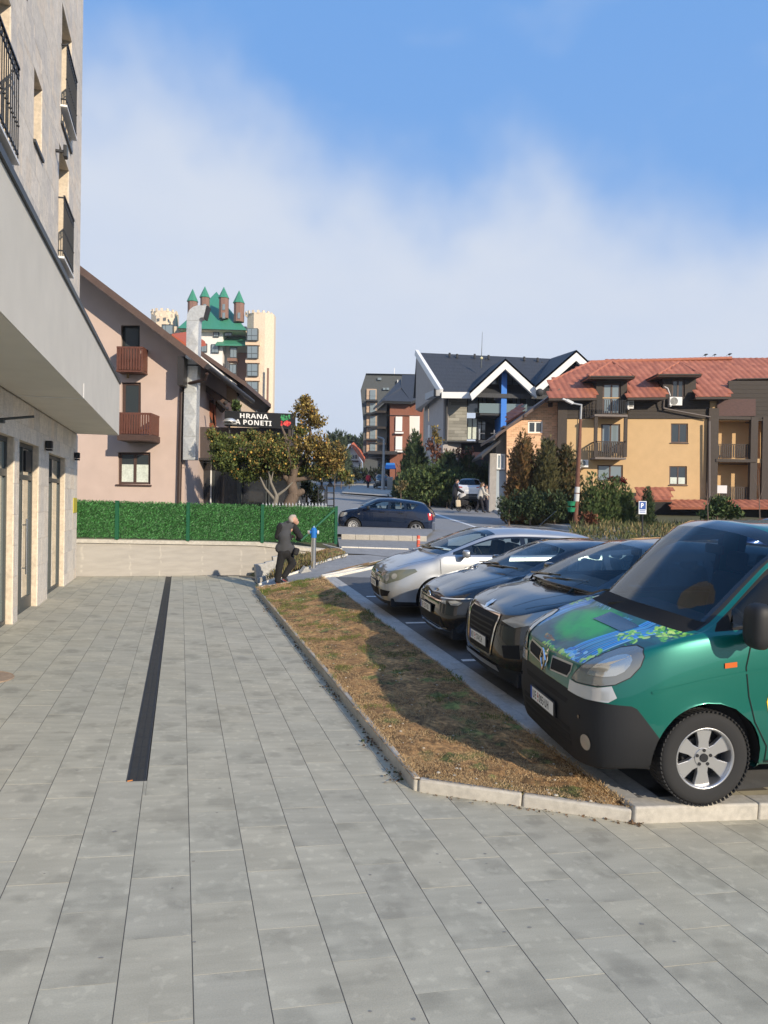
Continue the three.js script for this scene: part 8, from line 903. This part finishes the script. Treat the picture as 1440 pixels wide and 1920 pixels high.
{ // pram with a cream bag
  const d = 43.3, P = (u, v, k = 0) => at(u, v, d + k), t = thing('pram', 'dark pram with a pale hood and small wheels pushed by the dark-clothed man', 'pram', P(870, 957)); const fr = cloth('pram_frame', [0.02, 0.02, 0.022]);
  part('frame', [rod(P(858, 929), P(866, 945), 0.02), rod(P(866, 945), P(878, 952), 0.02), rod(P(876, 938), P(860, 954), 0.02), rod(P(860, 954), P(880, 953), 0.018), rod(P(858, 929, 0.4), P(866, 945, 0.4), 0.02), rod(P(858, 929), P(858, 929, 0.45), 0.02)], fr, t); for (const [u, v, r0] of [[860, 954.5, 0.11], [879, 953.5, 0.15]]) for (const k of [-0.05, 0.45]) { const c = P(u, v, k); part('wheel', [new THREE.TorusGeometry(r0, 0.03, 8, 22).translate(c.x, c.y, c.z), new THREE.CylinderGeometry(r0 * 0.5, r0 * 0.5, 0.03, 12).rotateX(1.57).translate(c.x, c.y, c.z)], M.trim, t); }
  const c = P(870, 942, 0.2); part('seat', [rbox(0.5, 0.3, 0.4, 0.09, [c.x, c.y, c.z], [0, 0, -0.25])], fr, t); const h = P(867, 931, 0.2); part('hood', new THREE.SphereGeometry(0.25, 14, 8, 0, 6.3, 0, 1.7).scale(1, 0.8, 0.9).rotateZ(0.5).translate(h.x, h.y, h.z), cloth('pale_hood', [0.5, 0.48, 0.45]), t); const b = P(859, 944, -0.1); solo('shopping_bag', 'cream cloth bag hanging on the pram beside the dark-clothed man', 'bag', [rbox(0.3, 0.42, 0.16, 0.08, [b.x, b.y, b.z], [0, 0, 0.1]), rod([b.x - 0.06, b.y + 0.18, b.z], [b.x, b.y + 0.4, b.z], 0.01)], cloth('cream_cloth', [0.58, 0.48, 0.34]));
}
// ================= street furniture =================
M.rust = std('rusted_pole', [0.17, 0.075, 0.05], 0.85, { map: mottle }); M.greyPole = std('grey_pole', [0.34, 0.35, 0.36], 0.5, { metalness: 0.4 });
{ const d = 31, P = (u, v, k = 0) => at(u, v, d + k), t = thing('street_lamp', 'leaning rusty street lamp with a grey arm in front of the brown thujas', 'street lamp', P(1078, 992)); part('pole', [rod(P(1078, 994), P(1086, 842), 0.105, 0.085, 12), rod(P(1086, 842), P(1088.5, 786), 0.085, 0.06, 12)], M.rust, t); part('arm', [rod(P(1088.5, 788), P(1090, 759.5), 0.045), rod(P(1090, 759.5), P(1072, 756), 0.04), new THREE.SphereGeometry(0.045, 8, 6).translate(...P(1090, 759.5).toArray())], M.greyPole, t); part('lamp_head', [bar(P(1074, 756.5), P(1062, 750.5), 0.22, 0.1), bar(P(1063, 751), P(1055, 748), 0.18, 0.06)], std('lamp_head', [0.62, 0.64, 0.66], 0.4), t); part('notice', [rod(P(1080.8, 940), P(1081.8, 926), 0.108, 0.108, 12), rod(P(1081.9, 924), P(1082.7, 913), 0.107, 0.106, 12)], std('pale_notice', [0.6, 0.6, 0.58], 0.8), t);
  const gb = std('bin_green', [0.02, 0.25, 0.12], 0.5), b = P(1071, 962, -0.1), c = thing('litter_bin', 'green two-bowl litter bin fixed beside the rusty street lamp', 'bin', b); for (const k of [0.05, 0.30]) part('bowl', [new THREE.CylinderGeometry(0.17, 0.13, 0.16, 16).translate(b.x, b.y + k + 0.08, b.z), new THREE.TorusGeometry(0.17, 0.018, 6, 18).rotateX(1.57).translate(b.x, b.y + k + 0.16, b.z)], gb, c); part('bracket', [bar([b.x + 0.1, b.y + 0.2, b.z], P(1079, 957), 0.04, 0.04), rod([b.x, b.y, b.z], [b.x, b.y + 0.48, b.z], 0.02)], gb, c); }
{ const d = 80, P = (u, v) => at(u, v, d), t = thing('street_lamp', 'pale grey street lamp pole on the far pavement', 'street lamp', P(718, 922)); part('pole', [rod(P(718, 922), P(719, 872), 0.22, 0.17, 10), rod(P(719, 872), P(719.5, 823), 0.13, 0.1, 10)], M.greyPole, t); part('arm', [rod(P(719.5, 823), P(711, 820), 0.09), bar(P(713, 820.5), P(708, 818.5), 0.25, 0.12)], M.greyPole, t); const q = P(731, 918), w = thing('stone_pillar', 'grey stone gate pillar between the far lamp pole and the conifers', 'pillar', q); for (let i = 0; i < 5; i++) part('stone', rbox(0.62 - 0.02 * (i % 2), 0.27, 0.62 - 0.03 * (i % 2), 0.03, [q.x, q.y + 0.14 + i * 0.27, q.z]), std('stone_grey_' + i, [0.26 + 0.02 * i, 0.25 + 0.02 * i, 0.23 + 0.02 * i], 0.9, { map: mottle }), w); const a = at(731, 874, 86), aw = thing('awning', 'small blue awning above the dark parked car', 'awning', a); part('canopy', plate([at(722, 878, 85), at(742, 878, 85), at(740, 868, 87), at(724, 868, 87)], V3(0, -0.1, 0)), std('awning_blue', [0.04, 0.22, 0.55], 0.6), aw); part('frame', [rod(at(722, 878, 85), at(722, 906, 85), 0.05), rod(at(742, 878, 85), at(742, 906, 85), 0.05)], M.gutter, aw); }
{ const d = 25.5, P = (u, v, k = 0) => at(u, v, d + k), t = thing('parking_sign', 'blue and white parking sign on a thin post in front of the dark thuja', 'sign', P(1205, 1004)); const cv = document.createElement('canvas'); cv.width = 192; cv.height = 288; const c = cv.getContext('2d'); c.fillStyle = '#e8ecf0'; c.fillRect(0, 0, 192, 288); c.fillStyle = '#1c4f9c'; c.fillRect(12, 12, 168, 176); c.fillStyle = '#f2f4f6'; c.font = 'bold 150px sans-serif'; c.textAlign = 'center'; c.fillText('P', 84, 150); c.fillStyle = '#1c4f9c'; for (const y of [206, 240]) c.fillRect(20, y, 152, 18); const tx = new THREE.CanvasTexture(cv); tx.colorSpace = THREE.SRGBColorSpace; const m = new THREE.MeshStandardMaterial({ map: tx, roughness: 0.5 }); m.name = 'parking_sign_face'; const a = P(1197.5, 963.5, -0.06), b = P(1212, 940, -0.06); part('sign_face', new THREE.PlaneGeometry(b.x - a.x, b.y - a.y).translate((a.x + b.x) / 2, (a.y + b.y) / 2, a.z + 0.006), m, t, { uv: true }); part('panel', box(a.x - 0.01, a.y - 0.01, a.z, b.x + 0.01, b.y + 0.01, a.z - 0.02), M.greyPole, t); part('post', rod(P(1204, 1006), P(1205, 941), 0.03), M.iron, t); }
{ // wrought iron gate posts with lanterns, picket railing
  const d = 24.6; [[603, 'iron gate post with a lantern, left of the pair behind the fence'], [619.5, 'iron gate post with a lantern, right of the pair behind the fence']].forEach(([u, lab], i) => { const P = (du, v, k = 0) => at(u + du, v, d + k), t = thing('gate_post', lab, 'gate post', P(0, 975), { group: 'gate posts with lanterns' }); const w = 6.6, v0 = i ? 911 : 917; const g = []; for (const [a, b] of [[-w, 0], [w, 0], [-w, 0.24], [w, 0.24]]) g.push(rod(P(a, v0, b), P(a, 985, b), 0.026, 0.026, 6)); for (let k = 0; k < 6; k++) g.push(bar(P(-w, v0 + 1 + k * 12, 0), P(w, v0 + 1 + k * 12, 0), 0.03, 0.03)); part('frame', g, M.iron, t); const c = P(0, v0, 0.12); part('cap', [new THREE.CylinderGeometry(0.035, 0.15, 0.14, 4).rotateY(0.785).translate(c.x, c.y + 0.07, c.z), new THREE.CylinderGeometry(0.05, 0.03, 0.1, 8).translate(c.x, c.y + 0.18, c.z)], M.iron, t); const l = part('lantern', [new THREE.CylinderGeometry(0.085, 0.05, 0.2, 6, 1, true).translate(c.x, c.y + 0.33, c.z)], phys('lantern_glass', [0.6, 0.62, 0.62], 0.15, { clearcoat: 1 }), t); part('lantern_cap', [new THREE.ConeGeometry(0.12, 0.11, 6).translate(c.x, c.y + 0.485, c.z), new THREE.SphereGeometry(0.02, 6, 5).translate(c.x, c.y + 0.55, c.z), ...[0, 1, 2, 3, 4, 5].map(q => rod([c.x + Math.sin(q * 1.047) * 0.05, c.y + 0.23, c.z + Math.cos(q * 1.047) * 0.05], [c.x + Math.sin(q * 1.047) * 0.087, c.y + 0.43, c.z + Math.cos(q * 1.047) * 0.087], 0.008))], M.iron, l); });
  const t = thing('picket_railing', 'pale spear-topped railing showing just above the hedge fence', 'railing', at(550, 960, 23.6)); const wp = std('pale_spear', [0.50, 0.53, 0.55], 0.5, { metalness: 0.3 }); for (let i = 0; i < 20; i++) { const u = 493 + i * 6.2, p = at(u, 955, 23.6), h = 0.13 + (i === 11 ? 0.08 : 0); part('spear', [rod([p.x, p.y - 0.5, p.z], [p.x, p.y + h, p.z], 0.014, 0.014, 6), new THREE.ConeGeometry(0.032, 0.09, 4).translate(p.x, p.y + h + 0.045, p.z), bar([p.x - 0.045, p.y + h - 0.03, p.z], [p.x + 0.045, p.y + h - 0.03, p.z], 0.02, 0.02)], wp, t); } part('rail', [bar(at(490, 959, 23.6), at(613, 962, 23.6), 0.03, 0.04)], wp, t); }
{ const d = 44, t = thing('lattice_gate', 'low grey lattice gate between the walking people and the brick house', 'gate', at(942, 955, d)); const a = at(934, 951, d), b = at(956, 934, d), g = [bar(a, V3(b.x, a.y, a.z), 0.05, 0.05), bar(V3(a.x, b.y, a.z), b, 0.05, 0.05), bar(a, V3(a.x, b.y, a.z), 0.05, 0.05), bar(V3(b.x, a.y, a.z), b, 0.05, 0.05)]; for (let i = 1; i < 7; i++) { const x = lerp(a.x, b.x, i / 7); g.push(bar([x, a.y, a.z], [x, b.y, a.z], 0.03, 0.03)); } for (let i = 0; i < 5; i++) g.push(bar([lerp(a.x, b.x, i / 5), a.y, a.z], [lerp(a.x, b.x, (i + 1) / 5), b.y, a.z], 0.03, 0.03)); part('frame', g, M.greyPole, t); }
renderer.render(scene, camera);
